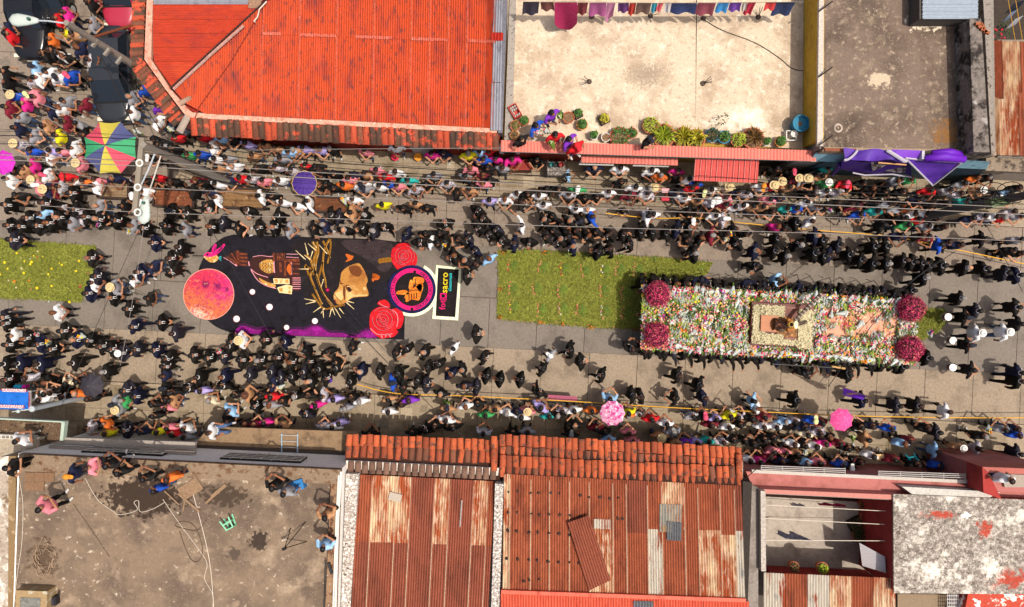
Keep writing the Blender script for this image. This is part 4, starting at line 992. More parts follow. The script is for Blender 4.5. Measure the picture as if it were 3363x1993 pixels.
# ------------------------------------------------------------------ grass carpets with flowers
gr = [surf(f'grass blade {i}', A(c), .8, (6, .2), rand=0) for i, c in enumerate(('#82852e', '#6a6c24', '#a0a448', '#555a20'))]
gbed = surf('grass bed', A('#747a28'), .95, (20, .3), layers=[(A('#888c36'), 1.4, .46, .62), (A('#4c541a'), 9, .55, .68)], bump=.8)
def inside(poly, u, v):
    c = False
    n = len(poly)
    for i in range(n):
        a, b = poly[i], poly[i - 1]
        if (a[1] > v) != (b[1] > v) and u < (b[0] - a[0]) * (v - a[1]) / (b[1] - a[1]) + a[0]:
            c = not c
    return c
def grass(poly, n, label):
    root = thing('grass_carpet', label, 'grass carpet')
    jag = []
    for i in range(len(poly)):
        a, b = poly[i], poly[(i + 1) % len(poly)]
        k = max(1, int(math.hypot(b[0] - a[0], b[1] - a[1]) / 6))
        for t in range(k):
            jag.append((a[0] + (b[0] - a[0]) * t / k + rnd.uniform(-3, 3), a[1] + (b[1] - a[1]) * t / k + rnd.uniform(-3, 3)))
    b = MB(); b.prism([P(u, v, 0)[:2] for u, v in jag], -.01, .03); b.build('turf', gbed, root)
    us = [p[0] for p in poly]; vs = [p[1] for p in poly]
    m = MB()
    cnt = 0
    while cnt < n:
        u, v = rnd.uniform(min(us) - 4, max(us) + 4), rnd.uniform(min(vs) - 4, max(vs) + 4)
        if not inside(poly, u + rnd.uniform(-4, 4), v + rnd.uniform(-4, 4)):
            continue
        cnt += 1
        p = P(u, v, .03); a = rnd.random() * 6.283; l = rnd.uniform(.05, .20); w = rnd.uniform(.006, .012)
        d = Vector((math.cos(a), math.sin(a), 0)); s = Vector((-d.y, d.x, 0)) * w
        h = rnd.uniform(.01, .07)
        m.add([p - s, p + s, p + d * l * .6 + s * .7 + Vector((0, 0, h)), p + d * l * .6 - s * .7 + Vector((0, 0, h)), p + d * l + Vector((0, 0, h * .6))], [(0, 1, 2, 3), (3, 2, 4)], rnd.choices((0, 1, 2, 3), (4, 3, 2, 2))[0])
    o = m.build('blades', gr, root); o['kind'] = 'stuff'
    settle(root)
gpL = [(-120, 778), (0, 784), (160, 796), (316, 808), (312, 880), (300, 930), (268, 992), (140, 984), (-120, 974)]
gpM = [(1634, 822), (1720, 820), (1900, 828), (2060, 840), (2200, 846), (2340, 862), (2322, 898), (2290, 916), (2118, 930), (2112, 1080), (1950, 1076), (1800, 1063), (1630, 1046), (1638, 930)]
gpR = [(3010, 1012), (3100, 1014), (3112, 1050), (3080, 1090), (3030, 1116), (2990, 1110), (2980, 1060)]
grass(gpL, 9000, 'green grass carpet sprinkled with yellow blossoms')
grass(gpM, 16000, 'long green grass carpet set with rows of flower bunches before the float')
grass(gpR, 2500, 'small patch of grass carpet behind the end of the float')
fl = {k: surf('bloom ' + k, A(c), .7, (30, .18), rand=.15) for k, c in dict(yellow='#f0d418', white='#d9d4c6', pink='#e0708c', red='#c8283c', salmon='#e08070', orange='#e0801c', magenta='#c01860', purple='#8a2a9a', green='#5e7a26', dgreen='#33481a', mag2='#8e1a44', rose='#d84868', cream='#cfc29a', peach='#e8a078', blue='#4a6ab0', lime='#93a83c', silver='#a5afa6').items()}
def bloom_mesh(mat):
    b = MB()
    for k in range(7):
        a = k * 2 * math.pi / 7
        d = Vector((math.cos(a), math.sin(a), 0)); s = Vector((-d.y, d.x, 0))
        b.add([Vector((0, 0, .01)), d * .6 + s * .33 + Vector((0, 0, .3)), d * 1.0 + Vector((0, 0, .22)), d * .6 - s * .33 + Vector((0, 0, .3))], [(0, 3, 2, 1)])
    b.lathe([(.0, .45), (.22, .40), (.34, .1)], 6)
    return b.mesh('bloom', mat)
blooms = {k: bloom_mesh(fl[k]) for k in fl}
# loose blossoms on the left grass carpet
for i, (x, y, c, r) in enumerate([(235, 768, 'yellow', 1.2), (525, 740, 'cream', .9), (470, 803, 'yellow', .9), (600, 816, 'yellow', .8), (295, 833, 'cream', .6), (432, 820, 'cream', .5), (418, 848, 'cream', .8), (520, 826, 'red', .8), (66, 896, 'yellow', 1.3), (343, 882, 'yellow', 1.1), (443, 890, 'yellow', 1.5), (424, 922, 'yellow', 1.1), (830, 906, 'yellow', .9), (865, 932, 'yellow', 1.2), (1104, 875, 'yellow', 1.2), (110, 985, 'yellow', 1.2), (302, 980, 'cream', 1.1), (720, 983, 'yellow', 1.1), (1062, 1018, 'yellow', 1.1), (335, 1044, 'yellow', 1.3), (676, 1060, 'yellow', 1.0), (8, 1066, 'yellow', 1.0), (1230, 1046, 'salmon', .8), (120, 1150, 'cream', .9), (203, 1160, 'orange', 1.5), (405, 1150, 'orange', 1.2), (720, 1226, 'yellow', 1.1), (226, 1247, 'cream', 1.1), (518, 1252, 'yellow', 1.5), (432, 1272, 'salmon', .9), (1118, 1230, 'red', 1.2), (970, 1448, 'yellow', 1.4), (684, 1440, 'silver', 1.1), (980, 1287, 'cream', .5), (757, 1138, 'cream', .5)]):
    o = obj('blossom', blooms[c]); s = .042 * r * 1.25
    o.matrix_world = Matrix.Translation(P(x / 4.239, 650 + y / 4.239, .06)) @ Matrix.Rotation(i * 1.3, 4, 'Z') @ Matrix.Scale(s, 4)
    nmc = {'yellow': 'yellow', 'cream': 'cream', 'red': 'red', 'salmon': 'salmon', 'orange': 'orange', 'silver': 'silvery white'}[c]
    tag(o, f'loose {nmc} blossom lying on the left grass carpet', 'flower', f'{nmc} blossoms on the left grass carpet')
# flower bunches laid in rows
leafm = MB()
for k in range(34):
    a = rnd.uniform(-1.1, 1.1); r = rnd.uniform(.05, .36)
    p = Vector((r * math.cos(a), r * math.sin(a) * .95, rnd.uniform(.03, .10)))
    q = rnd.random() * 6.28; d = Vector((math.cos(q), math.sin(q), rnd.uniform(-.3, .5))) * .055; s = Vector((-math.sin(q), math.cos(q), 0)) * .022
    leafm.add([p - d, p + s, p + d, p - s], [(0, 1, 2, 3)], 0)
for k in range(5):
    a = (k - 2) * .22
    leafm.tube([(.02, 0, .05), (.22 * math.cos(a), .22 * math.sin(a), .09), (.40 * math.cos(a), .3 * math.sin(a), .05)], .006, 4, 1)
bunch_leaf = leafm.mesh('leaves', [fl['green'], fl['lime']])
bunches = [(355, 380, 'salmon', 'red', 0), (765, 400, 'salmon', 'salmon', 0), (1060, 430, 'red', 'yellow', 0), (1340, 460, 'salmon', 'salmon', 0), (1610, 440, 'white', 'yellow', 0), (1805, 430, 'salmon', 'salmon', 0), (360, 690, 'salmon', 'salmon', 0), (680, 700, 'salmon', 'salmon', 0), (1025, 715, 'salmon', 'salmon', 0), (1595, 720, 'salmon', 'red', 0), (1880, 740, 'salmon', 'salmon', 0), (370, 940, 'salmon', 'yellow', 0), (745, 975, 'salmon', 'salmon', 0), (1040, 970, 'salmon', 'white', 0), (1280, 985, 'salmon', 'red', 0), (1610, 1000, 'white', 'pink', 0), (1890, 1030, 'salmon', 'salmon', 0), (2050, 430, 'salmon', 'salmon', 0)]
rowname = ['top row', 'middle row', 'bottom row']
cntr = {}
for (x, y, c1, c2, _) in bunches:
    u, v = 1600 + x / 4.121, 780 + y / 4.121
    rw = 0 if y < 560 else (1 if y < 850 else 2)
    cntr[rw] = cntr.get(rw, 0) + 1
    nth = ['first', 'second', 'third', 'fourth', 'fifth', 'sixth', 'seventh'][cntr[rw] - 1]
    t = thing('flower_bunch', f'{nth} flower bunch in the {rowname[rw]} on the grass before the float', 'flowers', 'flower bunches on the grass carpet')
    t.location = P(u - 10, v, .04); t.rotation_euler = (0, 0, rnd.uniform(-.2, .2))
    obj('leaves', bunch_leaf, t)
    for k in range(6):
        o = obj('bloom', blooms[c1 if k % 3 else c2], t)
        a = (k - 2.5) * .42
        o.location = (-.05 - .05 * math.cos(a * 1.3) + rnd.uniform(-.05, .05), (k - 2.5) * .11 + rnd.uniform(-.05, .05), .06 + rnd.uniform(0, .03)); s = rnd.uniform(.026, .040); o.scale = (s, s, s)
# edging sprigs
for (u, v, c) in [(1650, 828, 'orange'), (1790, 828, 'orange'), (1730, 824, 'lime'), (2038, 840, 'lime'), (2150, 848, 'lime'), (1640, 1040, 'orange'), (1776, 1058, 'orange'), (1848, 1065, 'orange'), (1940, 1072, 'orange'), (1644, 948, 'orange'), (1868, 836, 'lime'), (1925, 836, 'dgreen'), (2090, 1082, 'orange'), (2300, 880, 'lime')]:
    b = MB()
    for k in range(40):
        a = rnd.random() * 6.28; r = rnd.uniform(0, .13); q = rnd.random() * 6.28
        p = Vector((r * math.cos(a) * 1.4, r * math.sin(a), rnd.uniform(.02, .14))); d = Vector((math.cos(q), math.sin(q), .3)) * .035; s = Vector((-math.sin(q), math.cos(q), 0)) * .014
        b.add([p - d, p + s, p + d, p - s], [(0, 1, 2, 3)], 0 if k % 2 else 1)
    o = b.build('sprig', [fl['dgreen'], fl[c]]); o.location = P(u, v, .03)
    cn = {'orange': 'orange', 'lime': 'pale green', 'dgreen': 'dark green'}[c]
    tag(o, f'{cn} sprig tucked into the border of the long grass carpet', 'sprig', f'{cn} border sprigs')
ed = []
for k in range(46):
    t = k / 45
    u, v = (1640 + 690 * t, 824 + 30 * t + rnd.uniform(-4, 4)) if k % 2 else (1640 + 470 * t, 1046 + 36 * t + rnd.uniform(-4, 4))
    o = obj('edge_blossom', blooms[rnd.choice(['salmon', 'pink', 'salmon', 'red'])]); s = rnd.uniform(.02, .035)
    o.location = P(u, v, .06); o.scale = (s, s, s)
    cc = o.data.materials[0].name.split()[-1]
    tag(o, f'small {cc} blossom edging the long grass carpet', 'flower', f'{cc} edge blossoms')
# ------------------------------------------------------------------ ranks for labels
ORD = ['first', 'second', 'third', 'fourth', 'fifth', 'sixth', 'seventh', 'eighth', 'ninth', 'tenth', 'eleventh', 'twelfth', 'thirteenth', 'fourteenth', 'fifteenth', 'sixteenth', 'seventeenth', 'eighteenth', 'nineteenth', 'twentieth'] + ['twenty-' + x for x in ('first', 'second', 'third', 'fourth', 'fifth', 'sixth', 'seventh', 'eighth', 'ninth')] + ['thirtieth'] + ['thirty-' + x for x in ('first', 'second', 'third', 'fourth', 'fifth', 'sixth', 'seventh', 'eighth', 'ninth')] + ['fortieth']
def rank(objs, template, key=lambda o: o.matrix_world.translation.x):
    """labels objs 'first ...', 'second ...' by key"""
    for i, o in enumerate(sorted(objs, key=key)):
        o['label'] = template.format(ORD[i])
bpy.context.view_layer.update()
allo = list(bpy.data.objects)
for cname in ('yellow', 'cream', 'red', 'salmon', 'orange'):
    rank([o for o in allo if o.get('group') == f'{cname} blossoms on the left grass carpet'], '{} ' + f'loose {cname} blossom from the left edge, lying on the left grass carpet')
stn = [o for o in allo if o.get('group') == 'dark stones on the wide rusty roof']
rows = {}
for o in stn:
    v = 996.5 - o.location.y * F / (H - o.location.z)
    rows.setdefault(0 if v < 1655 else 1 if v < 1720 else 2 if v < 1800 else 3 if v < 1875 else 4, []).append(o)
for k, w in enumerate(['dark row by the eave tiles', 'second dark row from the eave', 'third dark row from the eave', 'fourth dark row from the eave', 'dark row by the salmon roof']):
    rank(rows.get(k, []), '{} stone from the left, ' + w + ', wide rusty roof')
for side, test in (('upper', lambda y: y > 0), ('lower', lambda y: y <= 0)):
    for cname in ('salmon', 'pink', 'red'):
        rank([o for o in allo if o.get('category') == 'flower' and o.get('group') == f'{cname} edge blossoms' and test(o.location.y - (996.5 - (835 if side == 'x' else 940)) * H / F)], '{} ' + f'{cname} blossom from the left along the {side} edge of the long grass carpet')
for cname in ('orange', 'pale green', 'dark green'):
    rank([o for o in allo if o.get('group') == f'{cname} border sprigs'], '{} ' + f'{cname} sprig from the left in the border of the long grass carpet')

# ------------------------------------------------------------------ the processional float
zD = 1.95
def FL(a, b, z=zD):
    """a along the float (0 = left end), b across (0 = upper side), seen at deck height"""
    t0 = lerp2((2116, 942), (3010, 990), a); t1 = lerp2((2112, 1140), (2996, 1190), a)
    u, v = lerp2(t0, t1, b)
    p = P(u, v, zD); return Vector((p.x, p.y, z))
fa = math.atan2((FL(1, .5) - FL(0, .5)).y, (FL(1, .5) - FL(0, .5)).x)
wood = surf('carved wood', A('#6e3324'), .55, (18, .2), layers=[(A('#4a2018'), 5, .5, .65)])
floatt = thing('procession_float', 'long wooden procession float heaped with bouquets and carried on shoulders', 'float')
def fbox(a0, a1, b0, b1, z0, z1, name, mat, parent=floatt):
    q = [FL(a0, b0), FL(a1, b0), FL(a1, b1), FL(a0, b1)]
    return MB().prism([(p.x, p.y) for p in q], z0, z1).build(name, mat, parent)
fbox(0, 1, 0, 1, 1.50, zD, 'table_body', wood)
fbox(-.008, 1.008, -.035, .0, 1.62, 1.72, 'side_moulding', surf('gilt red moulding', A('#8e3a2a'), .5, (20, .2)))
fbox(-.008, 1.008, 1.0, 1.035, 1.62, 1.72, 'side_moulding', surf('gilt red moulding', A('#8e3a2a'), .5, (20, .2)))
for b0 in (.06, .44, .90):
    fbox(-.02, 1.02, b0, b0 + .04, 1.40, 1.50, 'carrying_beam', wood)
peach = surf('peach board', A('#e8a586'), .8, (12, .08), layers=[(A('#cf8464'), 3, .54, .64)])
for k in range(5):
    fbox(.66 + k * .055, .715 + k * .055, .14, .72, zD + .005, zD + .05, 'deck_board', peach)
fbox(.90, 1.0, .30, .62, zD + .005, zD + .04, 'deck_board', surf('white fringe cloth', A('#d8d2c4'), .9, (30, .2)))
# raised platform with cream border
fbox(.385, .61, .16, .84, zD, zD + .42, 'platform', wood)
for (a0, a1, b0, b1) in ((.39, .50, .20, .36), (.39, .435, .2, .82), (.39, .50, .66, .82), (.555, .605, .24, .86), (.50, .56, .74, .82)):
    fbox(a0, a1, b0, b1, zD + .42, zD + .50, 'cream_bed', fl['cream'])
cb = MB()
for k in range(2600):
    a0, a1, b0, b1 = rnd.choices(((.388, .502, .19, .37), (.386, .438, .2, .83), (.388, .502, .65, .83), (.553, .608, .23, .87), (.50, .56, .73, .83)), (4, 4, 4, 5, 1))[0]
    p = FL(rnd.uniform(a0, a1), rnd.uniform(b0, b1), zD + .50 + rnd.uniform(0, .05)); q = rnd.random() * 6.28; s = rnd.uniform(.018, .034)
    d = Vector((math.cos(q), math.sin(q), rnd.uniform(-.5, .5))) * s; e = Vector((-math.sin(q), math.cos(q), rnd.uniform(-.3, .3))) * s
    cb.add([p - d, p - e, p + d, p + e], [(0, 1, 2, 3)], 0 if rnd.random() < .72 else 1)
o = cb.build('cream_blossoms', [fl['cream'], surf('dried bloom', A('#8f8660'), .9, (20, .3))], floatt); o['kind'] = 'stuff'
fbox(.415, .475, .36, .62, zD + .42, zD + .62, 'wooden_pedestal', surf('orange wood', A('#b06a3a'), .5, (10, .15), stretch=(.3, 3, 1)))
fbox(.478, .553, .37, .735, zD + .425, zD + .47, 'brocade_cloth', surf('gold brown brocade', A('#8a5a30'), .7, (14, .3), layers=[(A('#c08a4a'), 9, .52, .62), (A('#3e2418'), 7, .54, .64)]))
for b0 in (.20, .70):
    fbox(.505, .55, b0, b0 + .03, zD + .42, zD + .52, 'carved_rail', surf('red carved rail', A('#7e4030'), .5, (20, .2)))
# dense small flowers filling between bouquets
cols_f = ['white', 'silver', 'pink', 'rose', 'red', 'orange', 'yellow', 'green', 'lime', 'salmon', 'magenta', 'dgreen', 'purple', 'peach', 'cream']
wts_f = [5, 12, 3.5, 1.6, 1.6, 1.5, 1.4, 10, 6, 3, .7, 7, .6, 5, 8]
def deck_free(a, b):
    if .38 < a < .615 and .13 < b < .87: return False
    if .665 < a < .93 and .2 < b < .66: return rnd.random() < .22 + 2.2 * mnoise.noise(Vector((a * 30, b * 6, 0)))
    return True
fm = MB(); n = 0
while n < 13000:
    a, b = rnd.uniform(-.012, 1.0), rnd.uniform(-.035, 1.035)
    if not deck_free(a, b): continue
    n += 1
    edge_ = b < .06 or b > .94
    wl = list(wts_f)
    for k in range(15):      # colours gather in drifts, as bouquets of one kind lie together
        wl[k] *= max(.04, .35 + 3.2 * mnoise.noise(Vector((a * 24 + k * 7.3, b * 7 + k * 3.1, k * 1.7)))) ** 1.5
        if edge_: wl[k] *= 2.4 if k in (4, 5, 6, 9) else .5
    ci = rnd.choices(range(15), wl)[0]
    leafy = cols_f[ci] in ('green', 'dgreen', 'lime', 'silver')
    p = FL(a, b, zD + .05 + rnd.uniform(0, .30) * (.5 if edge_ else 1))
    q = rnd.gauss(math.pi / 2 + fa, .5) if leafy else rnd.random() * 6.28
    s = rnd.uniform(.022, .05)
    el = rnd.uniform(1.8, 4.2) if leafy else 1
    d = Vector((math.cos(q), math.sin(q), rnd.uniform(-.5, .5))) * s * el; e = Vector((-math.sin(q), math.cos(q), rnd.uniform(-.6, .6))) * s * (.55 if el > 1 else 1)
    fm.add([p - d, p - e, p + d, p + e], [(0, 1, 2, 3)], ci)
o = fm.build('scattered_flowers', [fl[c] for c in cols_f], floatt); o['kind'] = 'stuff'
settle(floatt)
# wrapped bouquets
cello = bpy.data.materials.new('cellophane'); cello.use_nodes = True
_b = cello.node_tree.nodes['Principled BSDF']; _b.inputs['Base Color'].default_value = (.40, .43, .40, 1); _b.inputs['Roughness'].default_value = .3; _b.inputs['Specular IOR Level'].default_value = .6
def bouquet_parts(c1, c2, wrap):
    w = MB()
    for k in range(9):      # crumpled cone of wrapping, along +X with open end at +X
        a0, a1 = k * 2 * math.pi / 9, (k + 1) * 2 * math.pi / 9
        def q(r, x, a): return (x, r * math.cos(a), max(.0, .10 + r * math.sin(a) * .75))
        j0, j1 = rnd.uniform(.8, 1.15), rnd.uniform(.8, 1.15)
        w.add([q(.03, -.22, a0), q(.03, -.22, a1), q(.13 * j1, .08 + .06 * (k % 2), a1), q(.12 * j0, .10 - .05 * (k % 2), a0)], [(0, 1, 2, 3)])
    st = MB()
    for k in range(5):
        st.tube([(-.36 + rnd.uniform(0, .08), rnd.uniform(-.04, .04), .06), (-.15, rnd.uniform(-.02, .02), .09), (.02, rnd.uniform(-.05, .05), .13)], .008, 4)
    bl = MB()
    for k in range(9):
        a = rnd.random() * 6.28; r = rnd.uniform(0, .10); x = .06 + rnd.uniform(-.07, .10)
        c = (x, r * math.cos(a), .14 + r * math.sin(a) * .5); s = rnd.uniform(.028, .045)
        bl.lathe([(0, .5 * s), (.7 * s, .55 * s), (1.0 * s, 0.1 * s), (.6 * s, -.5 * s)], 6, c, 0 if k % 3 else 1)
    lf = MB()
    for k in range(12):
        q = rnd.random() * 6.28; p = Vector((rnd.uniform(-.16, .14), rnd.uniform(-.12, .12), rnd.uniform(.05, .16))); d = Vector((math.cos(q), math.sin(q), .2)) * .06; s = Vector((-math.sin(q), math.cos(q), 0)) * .018
        lf.add([p - d, p + s, p + d, p - s], [(0, 1, 2, 3)])
    return [('wrapper', w.mesh('wrapper', wrap)), ('stems', st.mesh('stems', fl['green'])), ('blooms', bl.mesh('blooms', [fl[c1], fl[c2]])), ('leaves', lf.mesh('leaves', fl['dgreen']))]
kinds = [('white', bouquet_parts('white', 'cream', cello)), ('white', bouquet_parts('white', 'lime', cello)), ('pink', bouquet_parts('pink', 'white', cello)), ('red', bouquet_parts('red', 'rose', cello)), ('orange', bouquet_parts('orange', 'yellow', cello)), ('yellow', bouquet_parts('yellow', 'white', cello)), ('salmon', bouquet_parts('salmon', 'pink', cello)), ('green and white', bouquet_parts('lime', 'white', fl['green'])), ('magenta', bouquet_parts('magenta', 'purple', cello))]
def bouquet(kind, p, rz, ry=0.0, sc=1.0, name='bouquet'):
    o = bpy.data.objects.new(name, None); C.objects.link(o)
    o.location = p; o.rotation_euler = (0, ry, rz); o.scale = (sc, sc, sc); o['category'] = 'bouquet'
    for nm, me in kinds[kind][1]:
        obj(nm, me, o)
    return o
rows_b = [(.03, 34), (.14, 26), (.28, 22), (.42, 20), (.56, 20), (.70, 22), (.84, 28), (.97, 34)]
rn = ['first', 'second', 'third', 'fourth', 'fifth', 'sixth', 'seventh', 'eighth']
for ri, (b, n) in enumerate(rows_b):
    cnt = 0
    for i in range(n):
        a = .03 + .93 * (i + .5) / n + rnd.uniform(-.008, .008); bb = b + rnd.uniform(-.03, .03)
        if .385 < a < .61 and .10 < bb < .90: continue
        if .66 < a < .92 and .2 < bb < .66 and rnd.random() < .72: continue
        if (a < .07 or a > .95) and (bb < .30 or bb > .62): continue
        k = rnd.choices(range(9), (5, 4, 4, 2, 1.5, 1.2, 2, 3, .8))[0] if 0 < ri < 7 else rnd.choices(range(9), (1, 1, 2, 4, 3, 2.5, 3, 1, 1))[0]
        o = bouquet(k, FL(a, bb, zD + .07), fa + rnd.choice((R(90), R(-90), R(70), R(-110), R(20), R(200))) + rnd.uniform(-.5, .5), rnd.uniform(-.2, .1), rnd.uniform(.95, 1.35))
        o['group'] = 'bouquets heaped on the float'
        o['label'] = f'{kinds[k][0]} bouquet, {ORD[cnt]} from the left in the {rn[ri]} flower row on the float'
        cnt += 1
# four magenta flower balls on the corners
for (u, v, r, w) in ((2160, 966, 42, 'upper left'), (2156, 1100, 42, 'lower left'), (2992, 1014, 44, 'upper right'), (2988, 1144, 43, 'lower right')):
    t = thing('flower_ball', f'large round magenta flower arrangement on the {w} corner of the float', 'flower arrangement', 'magenta flower balls on the float corners')
    r_ = r * (H - 2.5) / F; c = P(u, v, 2.45)
    MB().lathe([(.1, -r_ * .75), (.16, -.1), (.2, .05)], 10, (c.x, c.y, c.z - .05)).build('vase', wood, t)
    b = MB(); b.lathe([(.02, -r_ * .7), (r_ * .7, -r_ * .45), (r_ * .92, 0), (r_ * .72, r_ * .5), (.02, r_ * .74)], 14, tuple(c)); b.build('core', surf('dark leaf core', A('#43141f'), .9, (20, .3)), t)
    m = MB()
    for k in range(1500):
        z = rnd.uniform(-.35, 1); w_ = rnd.random() * 6.28; s2 = math.sqrt(max(0, 1 - z * z)); rr = r_ * rnd.uniform(.86, 1.08) * (1 + .06 * math.sin(w_ * 5 + z * 4))
        n_ = Vector((s2 * math.cos(w_), s2 * math.sin(w_), z)); p = c + Vector((n_.x * rr, n_.y * rr, n_.z * rr * .8))
        q = Vector((rnd.uniform(-1, 1), rnd.uniform(-1, 1), rnd.uniform(-1, 1))).cross(n_).normalized(); e = n_.cross(q); s = rnd.uniform(.016, .034)
        m.add([p - q * s * 1.3, p - e * s * .7, p + q * s * 1.3 + n_ * .02, p + e * s * .7], [(0, 1, 2, 3)], rnd.choices((0, 1, 2, 3), (4, 4, 2, 1.2))[0])
    o = m.build('florets', [fl['mag2'], fl['rose'], fl['magenta'], fl['salmon']], t); o['kind'] = 'stuff'
    settle(t)
# the robed figure with the cross on the platform
st = thing('statue', 'robed figure with gold rays and thorns, bent under a cross on the float', 'statue')
zp = zD + .45
robe = surf('dark embroidered robe', A('#3a2018'), .6, (14, .3), layers=[(A('#b0682a'), 9, .56, .64)])
c0 = FL(.492, .50, zp)
b = MB()
for k in range(14):
    pass
b.grid(lambda a, t: c0 + Vector(((-.42 + .80 * a) * math.cos(fa), (-.42 + .80 * a) * math.sin(fa), 0)) + Vector((-math.sin(fa), math.cos(fa), 0)) * ((t - .5) * (.62 - .25 * a) + .03 * math.sin(a * 9)) + Vector((0, 0, .05 + (.62 - .30 * abs(a - .55)) * math.sin(math.pi * min(1, max(0, t))) ** .7)), 14, 12)
b.build('robe', robe, st, True)
for k, s in enumerate((-1, 1)):
    q = c0 + Vector((.26, s * .20, .36)); b = MB(); b.tube([c0 + Vector((.10, s * .22, .50)), q, c0 + Vector((.46, s * .14, .42))], [.09, .075, .05], 7); b.build('sleeve', surf('orange brocade', A('#a8642c'), .6, (16, .3), layers=[(A('#d89a4a'), 12, .52, .6)]), st, True)
hd = MB(); hd.lathe([(.0, .13), (.07, .11), (.10, .03), (.095, -.06), (.05, -.13)], 10, tuple(c0 + Vector((.16, .03, .74)))); hd.build('head', surf('dark hair', A('#1e1410'), .8, (20, .2)), st, True)
cr = MB(); cc = c0 + Vector((.15, .03, .80))
for k in range(14):
    a = k * 2 * math.pi / 14
    cr.tube([cc + Vector((math.cos(a) * .10, math.sin(a) * .10, 0)), cc + Vector((math.cos(a) * .21, math.sin(a) * .21, .03))], [.016, .004], 4)
cr.tube([cc + Vector((math.cos(a) * .105, math.sin(a) * .105, 0)) for a in [x * math.pi / 8 for x in range(17)]], .022, 5)
cr.build('crown', surf('gold thorn crown', A('#c9a04a'), .4, (20, .2), metal=.3), st)
ra_ = MB(); ra_.lathe([(.0, .0), (.16, .0), (.17, .02), (.0, .03)], 14, tuple(c0 + Vector((.34, .02, .80))), sx=.55); ra_.build('halo', surf('silver gilt halo', A('#d8cfa0'), .35, (20, .2)), st)
crs = surf('striped cross bark', A('#7a6656'), .7, (10, .1), layers=[(A('#33261f'), 26, .48, .54)], stretch=(1, .4, 1))
p0, p1 = P(2700, 962, 3.1), P(2592, 1072, 2.75)
b = MB(); b.tube([p0, p0.lerp(p1, .5), p1], .085, 8); b.build('cross_beam', crs, st)
q0, q1 = P(2560, 1085, 2.75), P(2650, 1056, 2.85)
b = MB(); b.tube([q0, q1], .075, 8); b.build('cross_beam', crs, st)
for k in range(12):
    t = (k + .5) / 12; p = p0.lerp(p1, t)
    b = MB(); d = (p1 - p0).normalized(); b.tube([p - d * .02, p + d * .02], .098, 8); b.build('cross_band', surf('pale silver band', A('#b8ab98'), .4, (20, .2)), st)
settle(st)

# ------------------------------------------------------------------ people
def loft(b, rings, n=12, m=0, cap=True):
    """rings: (centre, rx, ry) stacked"""
    s = len(b.v)
    for c, rx, ry in rings:
        for k in range(n):
            w = 2 * math.pi * k / n
            b.v.append((c[0] + rx * math.cos(w), c[1] + ry * math.sin(w), c[2]))
    for i in range(len(rings) - 1):
        for k in range(n):
            b.f.append((s + i * n + k, s + i * n + (k + 1) % n, s + (i + 1) * n + (k + 1) % n, s + (i + 1) * n + k)); b.m.append(m)
    b.f.append(tuple(s + k for k in range(n - 1, -1, -1))); b.m.append(m)
    e = s + (len(rings) - 1) * n
    b.f.append(tuple(e + k for k in range(n))); b.m.append(m)
from mathutils.kdtree import KDTree
POSE = {   # left arm elbow, wrist; right arm elbow, wrist; stride; lean
    'a': ((-.03, .29, 1.12), (.06, .28, .88), (-.03, -.29, 1.12), (.07, -.28, .88), .04, .0),
    'f': ((.02, .31, 1.12), (.23, .07, 1.04), (.02, -.31, 1.12), (.24, -.05, 1.06), .05, .0),
    'w': ((.06, .28, 1.13), (.20, .26, .94), (-.10, -.28, 1.13), (-.12, -.27, .90), .22, .03),
    'p': ((.17, .27, 1.24), (.34, .10, 1.46), (.17, -.27, 1.24), (.34, -.08, 1.46), .05, -.02),
    'o': ((-.02, .30, 1.12), (.16, .22, 1.00), (.12, -.38, 1.24), (.30, -.56, 1.22), .08, .03),
    'c': ((.06, .31, 1.13), (.29, .12, 1.18), (.06, -.31, 1.13), (.27, -.10, 1.14), .04, .0),
    'b': ((.26, .26, 1.26), (.50, .20, 1.30), (.10, -.33, 1.22), (.16, -.52, 1.02), .20, .05),
    's': ((.04, .29, 1.12), (.26, .20, .98), (.04, -.29, 1.12), (.26, -.16, 1.0), .0, .0),
}
